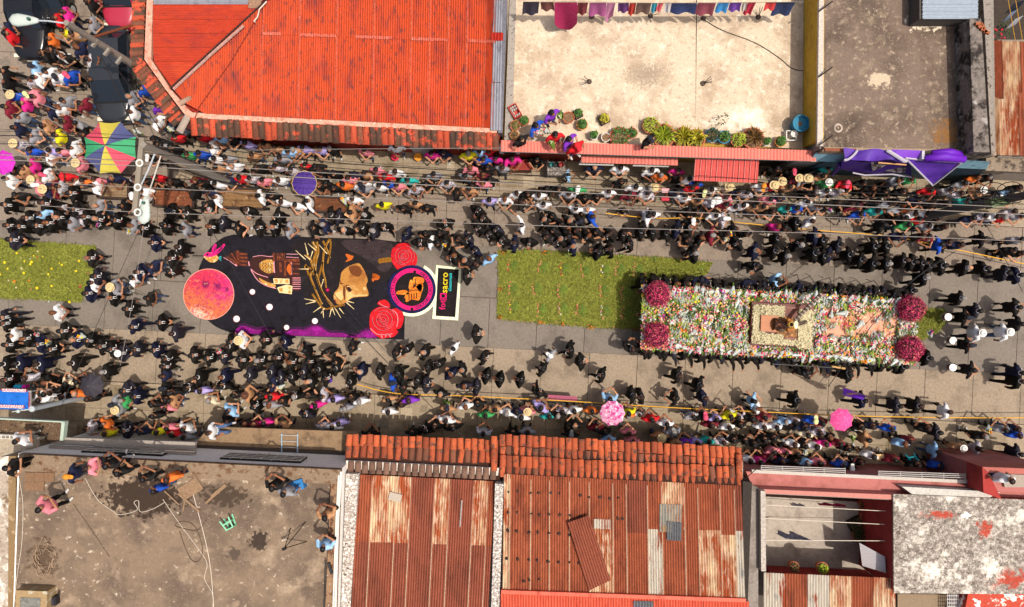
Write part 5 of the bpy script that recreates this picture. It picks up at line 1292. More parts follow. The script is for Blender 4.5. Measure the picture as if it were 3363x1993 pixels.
def body_mesh(pose, suit):
    eL, wL, eR, wR, stride, lean = POSE[pose]
    b = MB()
    V = Vector
    def sh(p): return (p[0] + lean * max(0, p[2] - .9), p[1], p[2])
    sit = pose == 's'
    hem = .76 if suit else .90
    w = 1.0 if suit else .92
    if sit: hem = .86
    loft(b, [(sh((0, 0, hem)), .155 * w, .215 * w), (sh((0, 0, 1.02)), .135 * w, .19 * w), (sh((.01, 0, 1.22)), .15 * w, .215 * w), (sh((0, 0, 1.36)), .125 * w, .225 * w), (sh((0, 0, 1.43)), .08, .12), (sh((0, 0, 1.46)), .06, .06)], 14, 1)
    loft(b, [(sh((.0, 0, 1.42)), .055, .055), (sh((.02, 0, 1.53)), .055, .055)], 8, 0)
    loft(b, [(sh((.03, 0, 1.48)), .05, .045), (sh((.035, 0, 1.53)), .085, .068), (sh((.03, 0, 1.60)), .10, .080), (sh((.02, 0, 1.67)), .092, .074), (sh((.015, 0, 1.715)), .05, .045)], 10, 0)
    for s, e, wr in ((1, eL, wL), (-1, eR, wR)):
        shd = V(sh((-.005, s * .205 * w, 1.375))); e = V(sh(e)); wr = V(sh(wr))
        b.tube([shd - V((0, s * .05, .01)), shd, e, e.lerp(wr, .15 if suit else .0), e.lerp(wr, .97 if suit else .02)], [.075, .075, .058, .055, .045] if suit else [.07, .068, .052, .05, .05], 8, 1)
        b.tube([e.lerp(wr, .9 if suit else .0), wr, wr + (wr - e).normalized() * .08], [.035, .03, .036] if suit else [.044, .032, .036], 7, 0)
    for s in (1, -1):
        st_ = stride * s
        if sit:
            hp, kn, an = V((.0, s * .10, .90)), V((.44, s * .13, .92)), V((.46, s * .13, .50))
        else:
            hp, kn, an = V((0, s * .10, .92)), V((st_ * .6 + .03, s * .11, .50)), V((st_, s * .12, .09))
        b.tube([hp, kn, an], [.095, .068, .05], 8, 2)
        b.tube([an + V((-.05, 0, -.04)), an + V((.05, 0, -.04)), an + V((.17, s * .01, -.055))], [.042, .048, .036], 7, 3)
    if not sit:
        loft(b, [((0, 0, .84), .11, .17), ((0, 0, .98), .125, .175)], 12, 2)
    me = b.mesh('src', [])
    kd = KDTree(len(b.f) * 1)
    for i, f in enumerate(b.f):
        c = sum((V(b.v[k]) for k in f), V((0, 0, 0))) / len(f); kd.insert(c, i)
    kd.balance()
    src_v = [(V(v)) for v in b.v]
    vm = [0] * len(b.v)
    for f, mi in zip(b.f, b.m):
        for k in f: vm[k] = mi
    kv = KDTree(len(src_v))
    for i, v in enumerate(src_v): kv.insert(v, i)
    for i, f in enumerate(b.f): pass
    kv.balance()
    o = bpy.data.objects.new('tmp', me); C.objects.link(o)
    rm = o.modifiers.new('r', 'REMESH'); rm.mode = 'VOXEL'; rm.voxel_size = .026
    dc = o.modifiers.new('d', 'DECIMATE'); dc.ratio = .16
    dg = bpy.context.evaluated_depsgraph_get()
    out = bpy.data.meshes.new_from_object(o.evaluated_get(dg))
    bpy.data.objects.remove(o)
    # sample the source surface for the clothing regions
    from mathutils.bvhtree import BVHTree
    tree = BVHTree.FromPolygons(b.v, b.f)
    vs = [tuple(v.co) for v in out.vertices]; fs = [tuple(p.vertices) for p in out.polygons]; ms = []
    for p in out.polygons:
        loc, nr, idx, d = tree.find_nearest(p.center)
        mi = b.m[idx]
        if p.center.z > 1.475 and abs(p.center.y) < .13 and p.center.x < .16: mi = 0
        ms.append(mi)
    r = MB(); r.v, r.f, r.m = vs, fs, ms
    # hands with four fingers and a thumb, eyes, nose, mouth
    for s, e, wr in ((1, eL, wL), (-1, eR, wR)):
        e = V(sh(e)); wr = V(sh(wr)); d = (wr - e).normalized(); sd_ = d.cross(V((0, 0, 1))).normalized() if abs(d.z) < .95 else V((0, 1, 0)); up = sd_.cross(d)
        for k, l in enumerate((.055, .066, .06, .045)):
            o_ = wr + d * .065 + sd_ * (k - 1.5) * .018
            r.tube([o_, o_ + d * l * .6 - up * .004, o_ + d * l - up * .018], [.0095, .009, .007], 4, 0)
        o_ = wr + d * .03 - sd_ * .028 * s
        r.tube([o_, o_ + d * .03 - sd_ * .022 * s, o_ + d * .055 - sd_ * .028 * s], [.011, .01, .008], 4, 0)
    hx = lambda x, y, z: sh((x, y, z))
    r.add([hx(.12, 0, 1.615), hx(.122, .016, 1.565), hx(.122, -.016, 1.565), hx(.152, 0, 1.575)], [(0, 1, 3), (0, 3, 2), (1, 2, 3)], 0)
    for s in (1, -1):
        r.add([hx(.118, s * .033, 1.612), hx(.120, s * .044, 1.605), hx(.118, s * .033, 1.598), hx(.125, s * .022, 1.605)], [(0, 1, 2, 3)] if s > 0 else [(3, 2, 1, 0)], 3)
    r.add([hx(.118, .022, 1.545), hx(.121, 0, 1.551), hx(.118, -.022, 1.545), hx(.121, 0, 1.538)], [(0, 1, 2, 3)], 3)
    return r, lean
def R_mesh(r, name, nm=4):
    me = r.mesh(name, [None] * 0, True)
    for i in range(nm): me.materials.append(None)
    return me
BODY = {}
for ps in POSE:
    for su in (True, False):
        BODY[(ps, su)] = body_mesh(ps, su)
def dome(rx, ry, rz, c, n=10, z0=-.15, back=0.0):
    b = MB(); rg = []
    for k in range(5):
        w = math.asin(z0) + (math.pi / 2 - math.asin(z0)) * k / 4
        rg.append(((c[0] - back * (1 - k / 4), c[1], c[2] + rz * math.sin(w)), max(.004, rx * math.cos(w)), max(.004, ry * math.cos(w))))
    loft(b, rg, n); return b
HEADW = {}
HEADW['hair'] = dome(.108, .088, .098, (.012, 0, 1.635), back=.012, z0=-.35)
h = dome(.110, .092, .10, (.008, 0, 1.635), back=.02, z0=-.4)
loft(h, [((-.075, 0, 1.27), .03, .085), ((-.085, 0, 1.45), .045, .11), ((-.06, 0, 1.60), .06, .095), ((-.02, 0, 1.70), .05, .06)], 9); HEADW['long'] = h
def hat(brim, crown, hgt):
    b = MB(); b.lathe([(.02, hgt), (crown * .8, hgt), (crown * .95, hgt * .8), (crown, .015), (brim * .97, .0), (brim, .008), (brim * .97, -.008), (crown * .96, .0)], 16, (.02, 0, 1.675)); return b
HEADW['straw'] = hat(.165, .10, .09); HEADW['sun'] = hat(.135, .10, .08)
c_ = dome(.112, .092, .085, (.015, 0, 1.665), z0=-.15); c_.add([(.09, .07, 1.665), (.09, -.07, 1.665), (.20, -.05, 1.648), (.225, 0, 1.645), (.20, .05, 1.648)], [(0, 1, 2, 3, 4)]); c_.add([(.09, .07, 1.66), (.09, -.07, 1.66), (.20, -.05, 1.643), (.225, 0, 1.64), (.20, .05, 1.643)], [(4, 3, 2, 1, 0)]); HEADW['cap'] = c_
HEADW['fringe'] = MB(); loft(HEADW['fringe'], [((0, 0, 1.555), .092, .088), ((.0, 0, 1.63), .105, .090), ((-.01, 0, 1.655), .09, .084)], 10)
sh_ = MB()
sh_.lathe([(.064, 1.485), (.076, 1.482), (.084, 1.452), (.07, 1.44)], 12)
sh_.add([(.085, .042, 1.455), (.085, -.042, 1.455), (.15, -.045, 1.36), (.176, 0, 1.15), (.15, .045, 1.36)], [(0, 1, 2, 3, 4)])
SHIRT = sh_
TIE = MB(); TIE.add([(.115, .018, 1.44), (.115, -.018, 1.44), (.172, -.024, 1.28), (.185, 0, 1.12), (.172, .024, 1.28)], [(0, 1, 2, 3, 4)])
BADGE = MB(); BADGE.box((.168, .10, 1.27), (.012, .075, .055))
PK = {
 'K': '#15120f', 'k': '#191716', 'w': '#e6e4e2', 'g': '#8d8c90', 'b': '#2450b4', 'n': '#20243c', 'l': '#93bce0', 'p': '#e0808c', 'm': '#d42a84', 'r': '#cc2026', 'd': '#74202e', 'o': '#e0702e', 'y': '#dcd022', 'e': '#3f9a58', 't': '#2aa39a', 'u': '#7a34b0', 'a': '#b0825c', 'c': '#d8c8a8', 'v': '#a89ad0', 'x': '#c0bcc4', 's': '#d8d4d0'}
DESC = {'K': 'black suit', 'k': 'black top', 'w': 'white shirt', 'g': 'grey top', 'b': 'blue top', 'n': 'navy top', 'l': 'light blue shirt', 'p': 'pink top', 'm': 'magenta top', 'r': 'red top', 'd': 'maroon top', 'o': 'orange top', 'y': 'yellow top', 'e': 'green top', 't': 'teal top', 'u': 'purple top', 'a': 'tan top', 'c': 'cream top', 'v': 'lavender shirt', 'x': 'patterned blouse', 's': 'striped shirt'}
cloth = {}
for k, hx_ in PK.items():
    if k == 'x': cloth[k] = surf('cloth x', A('#cfc8cc'), .85, (40, .1), layers=[(A('#5a4a66'), 22, .52, .56)], coords='obj')
    elif k == 's': cloth[k] = surf('cloth s', A('#dcd6d4'), .85, (40, .1), layers=[(A('#3c4058'), 14, .50, .53)], stretch=(1, 6, 1), coords='obj')
    elif k in 'Kk': cloth[k] = surf('cloth ' + k, A(hx_, 1.0), .75, (25, .2), coords='obj', spec=.12, rand=.5)
    else: cloth[k] = surf('cloth ' + k, A(hx_, 1.15), .85, (18, .12), coords='obj', spec=.15, rand=.12)
suit2 = [cloth['K']] * 7 + [ surf('cloth charcoal', A('#24222a', 1.1), .75, (25, .2), coords='obj', spec=.12), surf('cloth midnight', A('#14162a', 1.0), .75, (25, .2), coords='obj', spec=.12)]
skins = [surf(f'skin {i}', A(c), .6, (30, .06), coords='obj') for i, c in enumerate(('#b07a58', '#9a6444', '#c08a68', '#86543a'))]
trs = {'d': cloth['k'], 'j': surf('denim', A('#4a6288'), .85, (30, .15), coords='obj'), 'n': cloth['n'], 'g': surf('grey trousers', A('#56545a'), .85, (30, .15), coords='obj'), 'l': surf('pale trousers', A('#b8ae9e'), .85, (30, .1), coords='obj')}
shoe = surf('shoe leather', A('#1a1412'), .5, (20, .2), coords='obj'); shoe_w = surf('pale shoe', A('#c9c4be'), .6, (20, .1), coords='obj')
hairm = [surf('hair black', A('#120e0d', 1.0), .6, (40, .3), coords='obj'), surf('hair brown', A('#2c1a12', 1.0), .6, (40, .3), coords='obj'), surf('hair grey', A('#8a8480'), .7, (40, .2), coords='obj'), surf('hair chestnut', A('#6a3e22'), .6, (40, .3), coords='obj')]
hatm = {'S': surf('straw', A('#d8bf8c'), .9, (30, .15), coords='obj'), 'W': surf('white hat', A('#eae8e2'), .8, (30, .05), coords='obj'), 'R': surf('red cap', A('#d0242c'), .8, (30, .1), coords='obj'), 'G': surf('grey hat', A('#8f8c86'), .8, (30, .1), coords='obj'), 'N': surf('navy cap', A('#20222e'), .8, (30, .1), coords='obj'), 'O': surf('orange cap', A('#e0902a'), .8, (30, .1), coords='obj'), 'P': surf('pink cap', A('#e0506e'), .8, (30, .1), coords='obj'), 'Y': surf('pale yellow cap', A('#d9dc9a'), .8, (30, .1), coords='obj'), 'H': surf('brown hat', A('#5a3626'), .8, (30, .1), coords='obj')}
HATD = {'S': 'straw hat', 'W': 'white cap', 'R': 'red cap', 'G': 'grey cap', 'N': 'navy cap', 'O': 'orange cap', 'P': 'pink cap', 'Y': 'pale yellow cap', 'H': 'brown hat'}
white_sh = surf('white shirt front', A('#e8e6e4'), .8, (30, .04), coords='obj')
tiem = [surf('tie black', A('#14100f', 1), .6, (30, .1), coords='obj'), surf('tie dark red', A('#5c141c'), .6, (30, .1), coords='obj')]
FACE = {'E': 0, 'A': 45, 'N': 90, 'B': 135, 'W': 180, 'C': 225, 'S': 270, 'D': 315}
# zones of the photo: x, y of the origin, zoom, standing height, default facing, list of x,y[,facing],clothes[,flags]
ZN = [
(0, 0, 2.967, None, 'E', '''600,110,E,m 520,172,E,r 855,205,E,g 600,292,S,y 690,318,S,a 450,370,E,oof 385,515,A,k 465,480,E,k 540,512,A,w 600,545,S,kp 735,450,D,n+ 845,572,E,sp 292,640,E,lN 430,690,D,wL 280,770,D,xL 322,748,E,w 530,738,D,wN+ 635,720,D,bP 860,762,D,kL 105,918,S,bS 245,912,D,pY 190,1000,E,mL 310,935,E,p+ 600,972,D,g 562,1042,D,wL 445,1060,E,n 772,1000,D,d 155,1130,D,g+ 600,1178,E,d 730,1195,C,g 1360,850,D,bL 1245,935,E,gBf 1250,1083,E,w 1500,1168,D,w 1522,1018,D,u 40,320,E,r 15,262,E,n+ 0,690,E,kw 0,790,E,kw 840,8,E,k 30,1035,E,d'''),
(0, 400, 4.471, None, 'S', '''185,80,E,n+ 610,50,E,aL+ 420,190,E,gL 790,190,E,y 1180,180,E,k 200,310,S,xS 420,410,S,bL 710,415,S,v 850,420,S,pL 1010,372,E,w 650,482,E,w 300,670,D,aL 410,620,E,mL 170,700,D,kL 600,772,E,wP 1110,602,E,pS 915,780,S,rR 1070,850,E,wk 1200,858,S,oL 1370,832,S,p 1340,932,E,wp 1630,812,S,nB 490,930,E,pW 630,990,E,nS 450,850,E,aS 740,972,E,d 830,940,E,s 990,1045,E,K 580,1182,E,K 885,1280,E,sk 1390,1230,E,gB 1760,1232,E,kLc 2060,1000,S,w 2060,1092,D,wo 1940,1062,S,wW 1960,830,S,x 2120,850,S,k 2250,240,S,kL 2310,292,S,k 2360,335,S,g 2170,505,S,kW 2280,800,S,r 60,830,E,w 210,1065,S,k 30,1210,E,Kw'''),
(0, 650, 4.239, None, 'E', '''530,220,D,l 330,275,K 70,380,K 220,390,K 465,375,K 620,345,K 770,270,KB 935,325,g 1130,260,K 1080,262,x 1310,285,KBc 1560,300,K 1800,380,g 1950,410,K 2260,380,K 980,150,K 2330,180,KN 110,575,K 1200,835,KBf 2090,620,Kf 2080,945,D,np 1890,1030,K 1830,1110,D,wp 2340,1010,D,K 2330,840,K 1240,1180,w+ 1285,1090,K 1540,1245,gSp 1170,1330,Kf 1510,1390,KBf 2030,1395,kp+'''),
(0, 1000, 4.239, None, 'N', '''720,115,E,wf -8,190,E,Kw 0,270,E,Kw 120,440,E,wL 55,560,E,K 300,480,E,K 480,560,E,Kc 660,630,E,Kc 820,370,E,K 1000,490,E,KB 1180,500,E,K 1350,590,E,K 1500,630,E,K 1640,680,E,KW 1840,625,E,K 2110,640,E,K 1730,60,E,K 1800,310,E,Kw 2190,250,E,Kf 220,820,W,Kw 510,830,W,Kw 980,820,W,Kw 1430,940,W,Kw 20,830,W,Kw 2270,740,D,K 2250,860,E,K 2240,1000,E,n 2240,1170,E,kN 2350,1240,N,k 40,1050,E,K 340,1030,x 470,1130,k 600,1090,E,ko 910,1090,cL 690,1230,kp 610,1250,w 850,1300,K 1030,1250,oB 530,1330,w 1060,1080,k 1210,1320,k 1690,1200,E,K 1840,1290,E,K 1680,1340,E,e 1540,1400,E,gN 1600,1470,E,gS 2110,1400,k 2290,1450,p 2300,1330,k'''),
(0, 1300, 4.121, None, 'N', '''1370,400,A,oo 1160,450,E,x 1640,480,E,K 1890,500,n 2110,500,yc 1410,520,y 2250,440,p 2060,280,k'''),
(0, 1300, 4.121, 5.045, 'N', '''80,980,E,kp 900,1090,E,nO 1170,980,E,p 1430,950,kp 1580,1050,kL 1930,1130,kp 2250,1140,o 2070,1290,bL'''),
(0, 1300, 4.121, 3.35, 'N', '''205,620,A,w'''),
(0, 1640, 4.204, 5.045, 'N', '''535,140,A,pp'''),
(500, 1380, 2.42, 5.045, 'N', '''950,540,kp 1040,590,g 1370,775,ap 1355,1020,lp'''),
(540, 1100, 4.121, None, 'N', '''1000,75,E,wS 870,100,E,K 1310,70,E,K 1600,95,W,K 850,160,W,Kw 350,280,E,K 550,320,E,K 750,295,E,K 1000,340,E,K 1250,350,E,K 1480,310,E,Kc 1680,370,E,K 1930,370,E,K 1900,210,W,kc 2200,220,S,kc 2070,470,W,Kw 430,575,W,Kw 770,575,W,Kw 1120,550,W,Kw 1410,510,W,K 1540,580,W,K 1690,570,W,K 1850,510,W,K 1950,630,W,KB 2150,600,E,K 1430,680,E,n 2290,380,E,k 300,740,K 475,765,v 770,710,K 90,780,k 590,890,A,cL 940,820,k 1085,820,E,aH 1300,810,k 1430,850,r 1410,960,g 1570,900,A,kL 1750,840,K 1930,830,k 2120,840,E,xL 2280,880,v 2040,960,m 850,1040,A,l 1190,980,A,K 1890,1090,K 60,890,E,a+ 250,1280,A,wL 90,1350,rL 250,1390,g 810,1190,A,k 1080,1220,k 1340,1200,m 1560,1240,a 2130,1250,x 1200,1230,d'''),
(500, 1380, 2.42, 1.8, 'E', '''440,103,E,ws+'''),
(1080, 1080, 4.121, None, 'N', '''1975,75,E,Kf 1685,270,B,w 290,250,E,k 885,320,E,kc 1040,280,B,K 1290,320,W,KB 2085,400,E,K 1335,535,W,K 1475,490,B,K 1650,620,B,K 1800,560,W,KB 2140,650,W,K 1830,780,S,K 2000,800,W,K 80,540,W,Kw 270,720,W,Kw 420,585,W,KB 665,590,W,K 925,620,W,K 840,740,E,bN 985,790,E,k 1190,720,W,K 1290,770,E,K 1510,885,S,kB 290,930,kL 410,995,w 215,1085,g 800,960,aL 800,1130,w 980,1030,kL 1080,980,u 1600,1090,aN 1850,1060,w 2010,1020,kL 2120,1180,e 2250,1090,aL 1580,1250,w 1120,1420,k 1300,1390,K 1430,1330,k 1680,1350,k 2090,1420,x 130,1290,v 40,1340,w 540,1450,k'''),
(1620, 1080, 3.905, None, 'N', '''95,660,W,K 360,665,W,K 640,520,B,K 740,350,B,gW 1000,270,W,Kw 1120,430,E,K 1410,600,W,Kw 1790,260,Kp 600,840,K 1800,860,E,K 1910,880,W,K 170,1090,w 300,1080,n 360,1140,w 440,1070,pS 610,1020,A,v 720,1130,t 890,1060,xL 830,1120,k 1040,1060,w 1270,1060,o 1500,900,lp 1735,1120,oL 1880,1110,wk 2040,1170,r 1050,1250,kB 1000,1370,kG 1330,1290,dL 1440,1330,k 1490,1430,lB 1745,1340,p 1800,1450,p 440,1330,g 250,1340,kL 1740,1090,y'''),
(2140, 1180, 3.905, None, 'N', '''350,215,E,Kw 625,330,E,Kw 325,500,W,kc 690,500,E,K 1325,540,E,lL 1390,635,W,wo 1880,530,E,Kw 2000,170,Kp 200,840,w 130,1000,S,aS 290,950,gG 540,740,s 690,750,kP 840,770,vL 780,850,dL 1000,880,w 1120,740,xL 1020,740,y 1150,850,kL 1300,770,k 1460,750,d 1450,880,w 1610,880,w 1730,810,l 1850,800,xL 2100,800,bY 2200,830,d 1980,890,n 2010,980,c 590,1080,v 740,1060,t 930,1070,x 1060,1050,k 1210,1050,kL 1320,1100,k 1460,1040,kL 1580,1020,k 1840,1100,w 1980,1120,k 2120,1130,w 2180,970,xL 330,1100,a 460,1090,u 1580,1190,pL 1740,1200,p 1880,1210,aL 1270,1310,w 1400,1320,m 1540,1260,d 1690,1330,n 1860,1330,k 2010,1340,l 2180,1340,p'''),
(2680, 1220, 3.666, None, 'N', '''590,355,E,Kw 1010,420,E,Kw 1260,420,E,Kw 1610,490,E,ww 420,50,E,Kc 80,620,d 180,800,k 560,680,k 690,670,n 920,700,b 640,830,E,a 1080,880,l 1150,840,dL 1500,740,E,K 1360,690,k 2050,790,k 2290,710,g 2460,780,b 2440,700,n 1480,970,E,l 1770,930,aW 2000,940,E,x 700,1030,w 130,880,m 300,880,d 400,940,k 50,1110,p 20,910,w 340,1140,bN 430,1180,kW 550,1110,k 960,1070,d 1240,1130,k 1510,1150,bN 1740,1130,k 1840,1110,k 1810,1180,aH 2470,1000,E,K 2420,1120,k 1900,1260,w 50,730,xL'''),
(2680, 1220, 3.666, 3.42, 'A', '''2360,1320,N,w'''),
(2600, 820, 3.282, None, 'E', '''270,30,K 430,50,K 650,50,K 780,100,K 910,145,K 1060,150,K 1240,110,K 1340,130,K 1440,140,K 1530,170,K 1660,170,K 1920,190,KB 2120,200,K 2350,250,K 2480,270,K 1460,300,K 1330,440,K 1850,520,Kw 2030,660,Kw 1900,730,kNc 2040,900,wWw 2340,890,wWw 1930,1030,kNc 1970,1300,kc 1500,1170,K 1230,1260,Kw 630,1330,Kc 170,1320,kp 2460,620,Kc 2490,800,k 2490,1330,Kw 2490,1420,Kw'''),
(2100, 840, 3.905, None, 'S', '''1780,300,E,lp'''),
(2080, 700, 2.2156, None, 'E', '''80,110,K 150,130,K 250,140,K 330,110,K 420,100,kB 435,50,S,kW 405,190,C,k 500,180,k 580,160,dc 690,150,S,k 740,110,k 830,140,S,k 775,210,C,K 900,270,KB 1060,180,Ko 1045,270,K 1130,310,K 1110,100,S,k 1060,95,S,m 1205,65,K 1305,55,D,w 1345,160,KB 1400,190,K 1230,230,B,K 1340,290,K 1410,310,K 460,290,W,K 445,265,D,k 905,375,S,K 665,40,xW 110,20,w'''),
(1480, 680, 2.2156, None, 'C', '''200,10,K 235,70,K 200,140,K 335,145,K 280,185,K 380,220,K 130,215,K 60,225,k 175,305,K 25,350,W,K 100,385,kB 520,130,W,wo 465,260,W,K 575,240,S,K 685,85,KB 745,55,k 870,95,kB 810,120,k 700,215,k 750,160,k 800,230,KB 860,210,K 920,165,k 1010,205,K 1065,170,k 1030,70,E,bo 950,100,kN 895,285,W,KB 1085,320,W,K 1165,300,W,K 1315,260,W,K 1165,190,K 1265,190,E,K 1395,170,E,K 280,375,B,l'''),
(1000, 740, 3.905, None, 'W', '''1290,100,B,K 1470,190,S,K 1550,90,S,k 1610,205,w 1710,215,S,k 1730,85,S,k 1800,200,K 2190,490,D,k 2060,650,E,K'''),
(1040, 430, 4.121, None, 'S', '''75,1265,E,n 180,1120,W,K 270,1150,W,K 360,1330,KB 600,1290,W,K 640,1130,W,K 760,1345,W,K 890,1270,K 880,990,y 480,910,w 450,1100,E,ac 1170,1030,k 1330,980,aL 1490,1020,k 1730,1220,KBf 20,520,k 220,560,k 420,640,pL 510,570,nN 640,570,aL 800,520,p 1060,545,w 920,600,r 1230,650,t 590,720,wN 630,760,gN 840,740,wL 970,700,b 1080,730,pL 1320,780,xB 1480,710,kL 1580,580,g 1760,700,xL 1880,830,E,kL 2080,500,p 2010,600,g 2050,300,y 2200,270,l 2100,740,k 2240,700,p 2060,780,a 120,700,kL 20,690,k 220,750,k 350,720,o 40,230,v 170,230,k 640,260,pL 1060,200,w 1550,300,mL 1720,280,n'''),
(1580, 430, 4.121, None, 'S', '''110,930,v 320,920,w 480,840,w 630,830,k 780,860,w 845,990,w 890,780,kL 550,960,E,kp 1190,840,s 1310,770,eW 1060,760,k 1180,590,E,lk 1540,480,nB 1890,490,w 1285,1040,w 1440,1050,wB 1410,880,k 1570,870,k 1730,820,w 1900,670,kL 2010,850,d 2100,750,w 2250,860,w 2290,780,g 1930,1060,kk 2290,1090,g 30,380,b 100,270,r 200,360,m 420,370,m 90,480,k 120,640,k 30,590,d 30,700,p 290,490,g 760,370,k'''),
(2120, 430, 4.122, None, 'S', '''90,520,w 215,600,o 450,530,m 490,640,k 600,640,w 640,760,r 120,760,aS 110,1120,w 40,830,x 440,810,n 700,700,b 800,820,kY 900,790,w 1130,750,cS 1270,810,n 1380,830,x 540,890,wL 720,940,aL 910,960,xW 980,930,wW 1090,900,p 1100,990,d 1220,1020,w 1330,1000,w 1470,1020,aL 1600,1020,a 1600,740,wO 1740,730,rS 1850,680,gS 1790,500,k 2010,530,kP 2080,640,dS 2200,640,gS 1960,750,a 2330,570,x 2310,760,kL 2200,960,w 2330,1000,g 1700,920,p 1830,890,n 1930,1040,t 2060,1040,b 590,1060,k 700,1080,k 960,1140,w 1730,1080,k'''),
(2660, 440, 3.562, None, 'S', '''220,390,t 50,480,x 150,490,a 220,560,eW 440,570,rP 640,560,kL 1080,520,w 1040,540,g 1200,520,e 1430,650,r 1650,650,s 1780,690,x 1820,570,g 1970,500,o 2030,650,aW 2110,500,k 2460,620,k 2360,690,l 2400,740,k 80,680,k 200,660,w 350,670,x 130,830,g 210,830,k 340,800,k 500,820,k 560,830,d 640,770,k 800,780,k 940,800,w 1010,780,k 600,930,b 800,890,t 1070,870,w 1150,860,o 1240,930,w 1380,930,w 1290,1000,r 1130,980,k 1510,980,k 880,1060,E,k 1160,1060,e 1400,1070,g 1590,1080,k 1920,980,n 2060,950,x 2200,960,w 2290,980,r 2400,900,x 2480,950,g 1450,810,k 1300,760,n 1620,800,k 1850,780,t 2080,760,k 2230,740,gW 1100,660,k 900,650,k 750,620,k 1080,1180,n 1330,1190,k 1400,1200,d 1550,1290,E,b 1640,1260,n 1780,1290,n 2060,1220,E,k 2480,1230,g 2400,1350,k 2490,1390,k 370,1290,E,K 790,1310,E,K 930,1310,E,K'''),
(500, 380, 4.121, None, 'S', '''330,165,g 300,280,r 630,260,r 900,280,l 1050,290,kL 1250,360,v 770,420,E,w 980,560,g 620,500,b 830,570,w 460,510,e 1070,670,wB 850,690,a 1340,520,a 1500,380,aL 1650,420,aL 1830,470,l 1900,450,a 2030,420,v 2220,440,x 1720,560,g 1400,690,k 1650,680,x 1870,730,x 2060,660,r 2200,680,k 1310,840,s 1480,870,p 1700,860,w 840,910,w 1000,850,n 1170,830,r 570,860,dL 650,890,k 240,870,k 70,340,k 110,420,k 250,410,k 820,1100,E,wo 1430,1080,W,w 1740,1160,w 1930,1200,w 2080,1150,E,wo 740,1020,n 500,1010,W,k 1600,1060,k 700,1190,D,kc 1260,1260,S,K 1680,1340,W,K 910,1430,W,K 440,1310,W,K 200,1280,W,K 130,1470,W,K 2250,920,k'''),
(560, 740, 3.71, None, 'E', '''130,30,g 450,10,K 1040,20,K 1220,20,KB 1410,40,g 1710,30,k 80,260,W,K 20,1320,W,Kw 790,38,k'''),
(1640, 320, 4.173, 3.35, 'S', '''720,205,D,uLc 500,378,D,bLc 300,560,D,kL 770,505,rLc 960,568,D,uL 1060,655,D,rR 2060,560,D,kN'''),
]
FLOWERHOLD = []
people = []
for (ox, oy, sc, zf, df, txt) in ZN:
    for it in txt.split():
        f = it.split(',')
        u, v = ox + float(f[0]) / sc, oy + float(f[1]) / sc
        if len(f) > 3 or (len(f) == 4): face, code = f[2], f[3]
        else: face, code = df, f[2]
        people.append(dict(u=u, v=v, face=face, top=code[0], fl=code[1:], z=zf))
prng0 = random.Random(3)
# the bearers under the edges of the float
for side in (0, 1):
    for i in range(33):
        a = -.01 + 1.0 * (i + .5) / 33
        p = FL(a + prng0.uniform(-.011, .011), (-.085 if side == 0 else 1.055) + prng0.uniform(-.02, .02))
        people.append(dict(p=p, face='E', top='K', fl=prng0.choice('bbwaf'), z=0.0, bearer=side, u=p.x * F / 31.4 + CX, v=-p.y * F / 31.4 + CY))
prng = random.Random(5)
for q in people:
    fl_ = q['fl']
    pose = next((c for c in fl_ if c in 'afwpocsb'), None)
    if pose is None:
        pose = prng.choices('afcp' if q['top'] != 'K' else 'afw', (5, 4, 2, .6) if q['top'] != 'K' else (4, 4, 2))[0]
    q['pose'] = pose
    q['kid'] = 'k' in fl_
    q['long'] = 'L' in fl_ or (q['top'] in 'pmxrtuo' and not any(c in HATD for c in fl_) and prng.random() < .35)
    q['bald'] = 'B' in fl_
    q['hat'] = next((c for c in fl_ if c in HATD), None)
    q['s'] = (.70 if q['kid'] else (.94 if q['long'] else 1.0)) * prng.uniform(.99, 1.06)
    if 'p' not in q:
        z = q['z']
        g = z
        if z is None:
            g = ground_z(P(q['u'], q['v'], 1.6))
        q['g'] = g
        hz = 1.62 * q['s']
        p = P(q['u'], q['v'], g + hz); q['p'] = Vector((p.x, p.y, g))
    else:
        q['p'] = Vector((q['p'].x, q['p'].y, 0)); q['g'] = 0
    q['ang'] = R(FACE[q['face']] + prng.uniform(-16, 16) )
    # trousers
    q['tr'] = 'j' if '+' in fl_ else ('d' if q['top'] in 'Kk' else prng.choices('djngl', (5, 3, 2, 1.5, 1))[0])
    lp = {'a': (0, 0)}
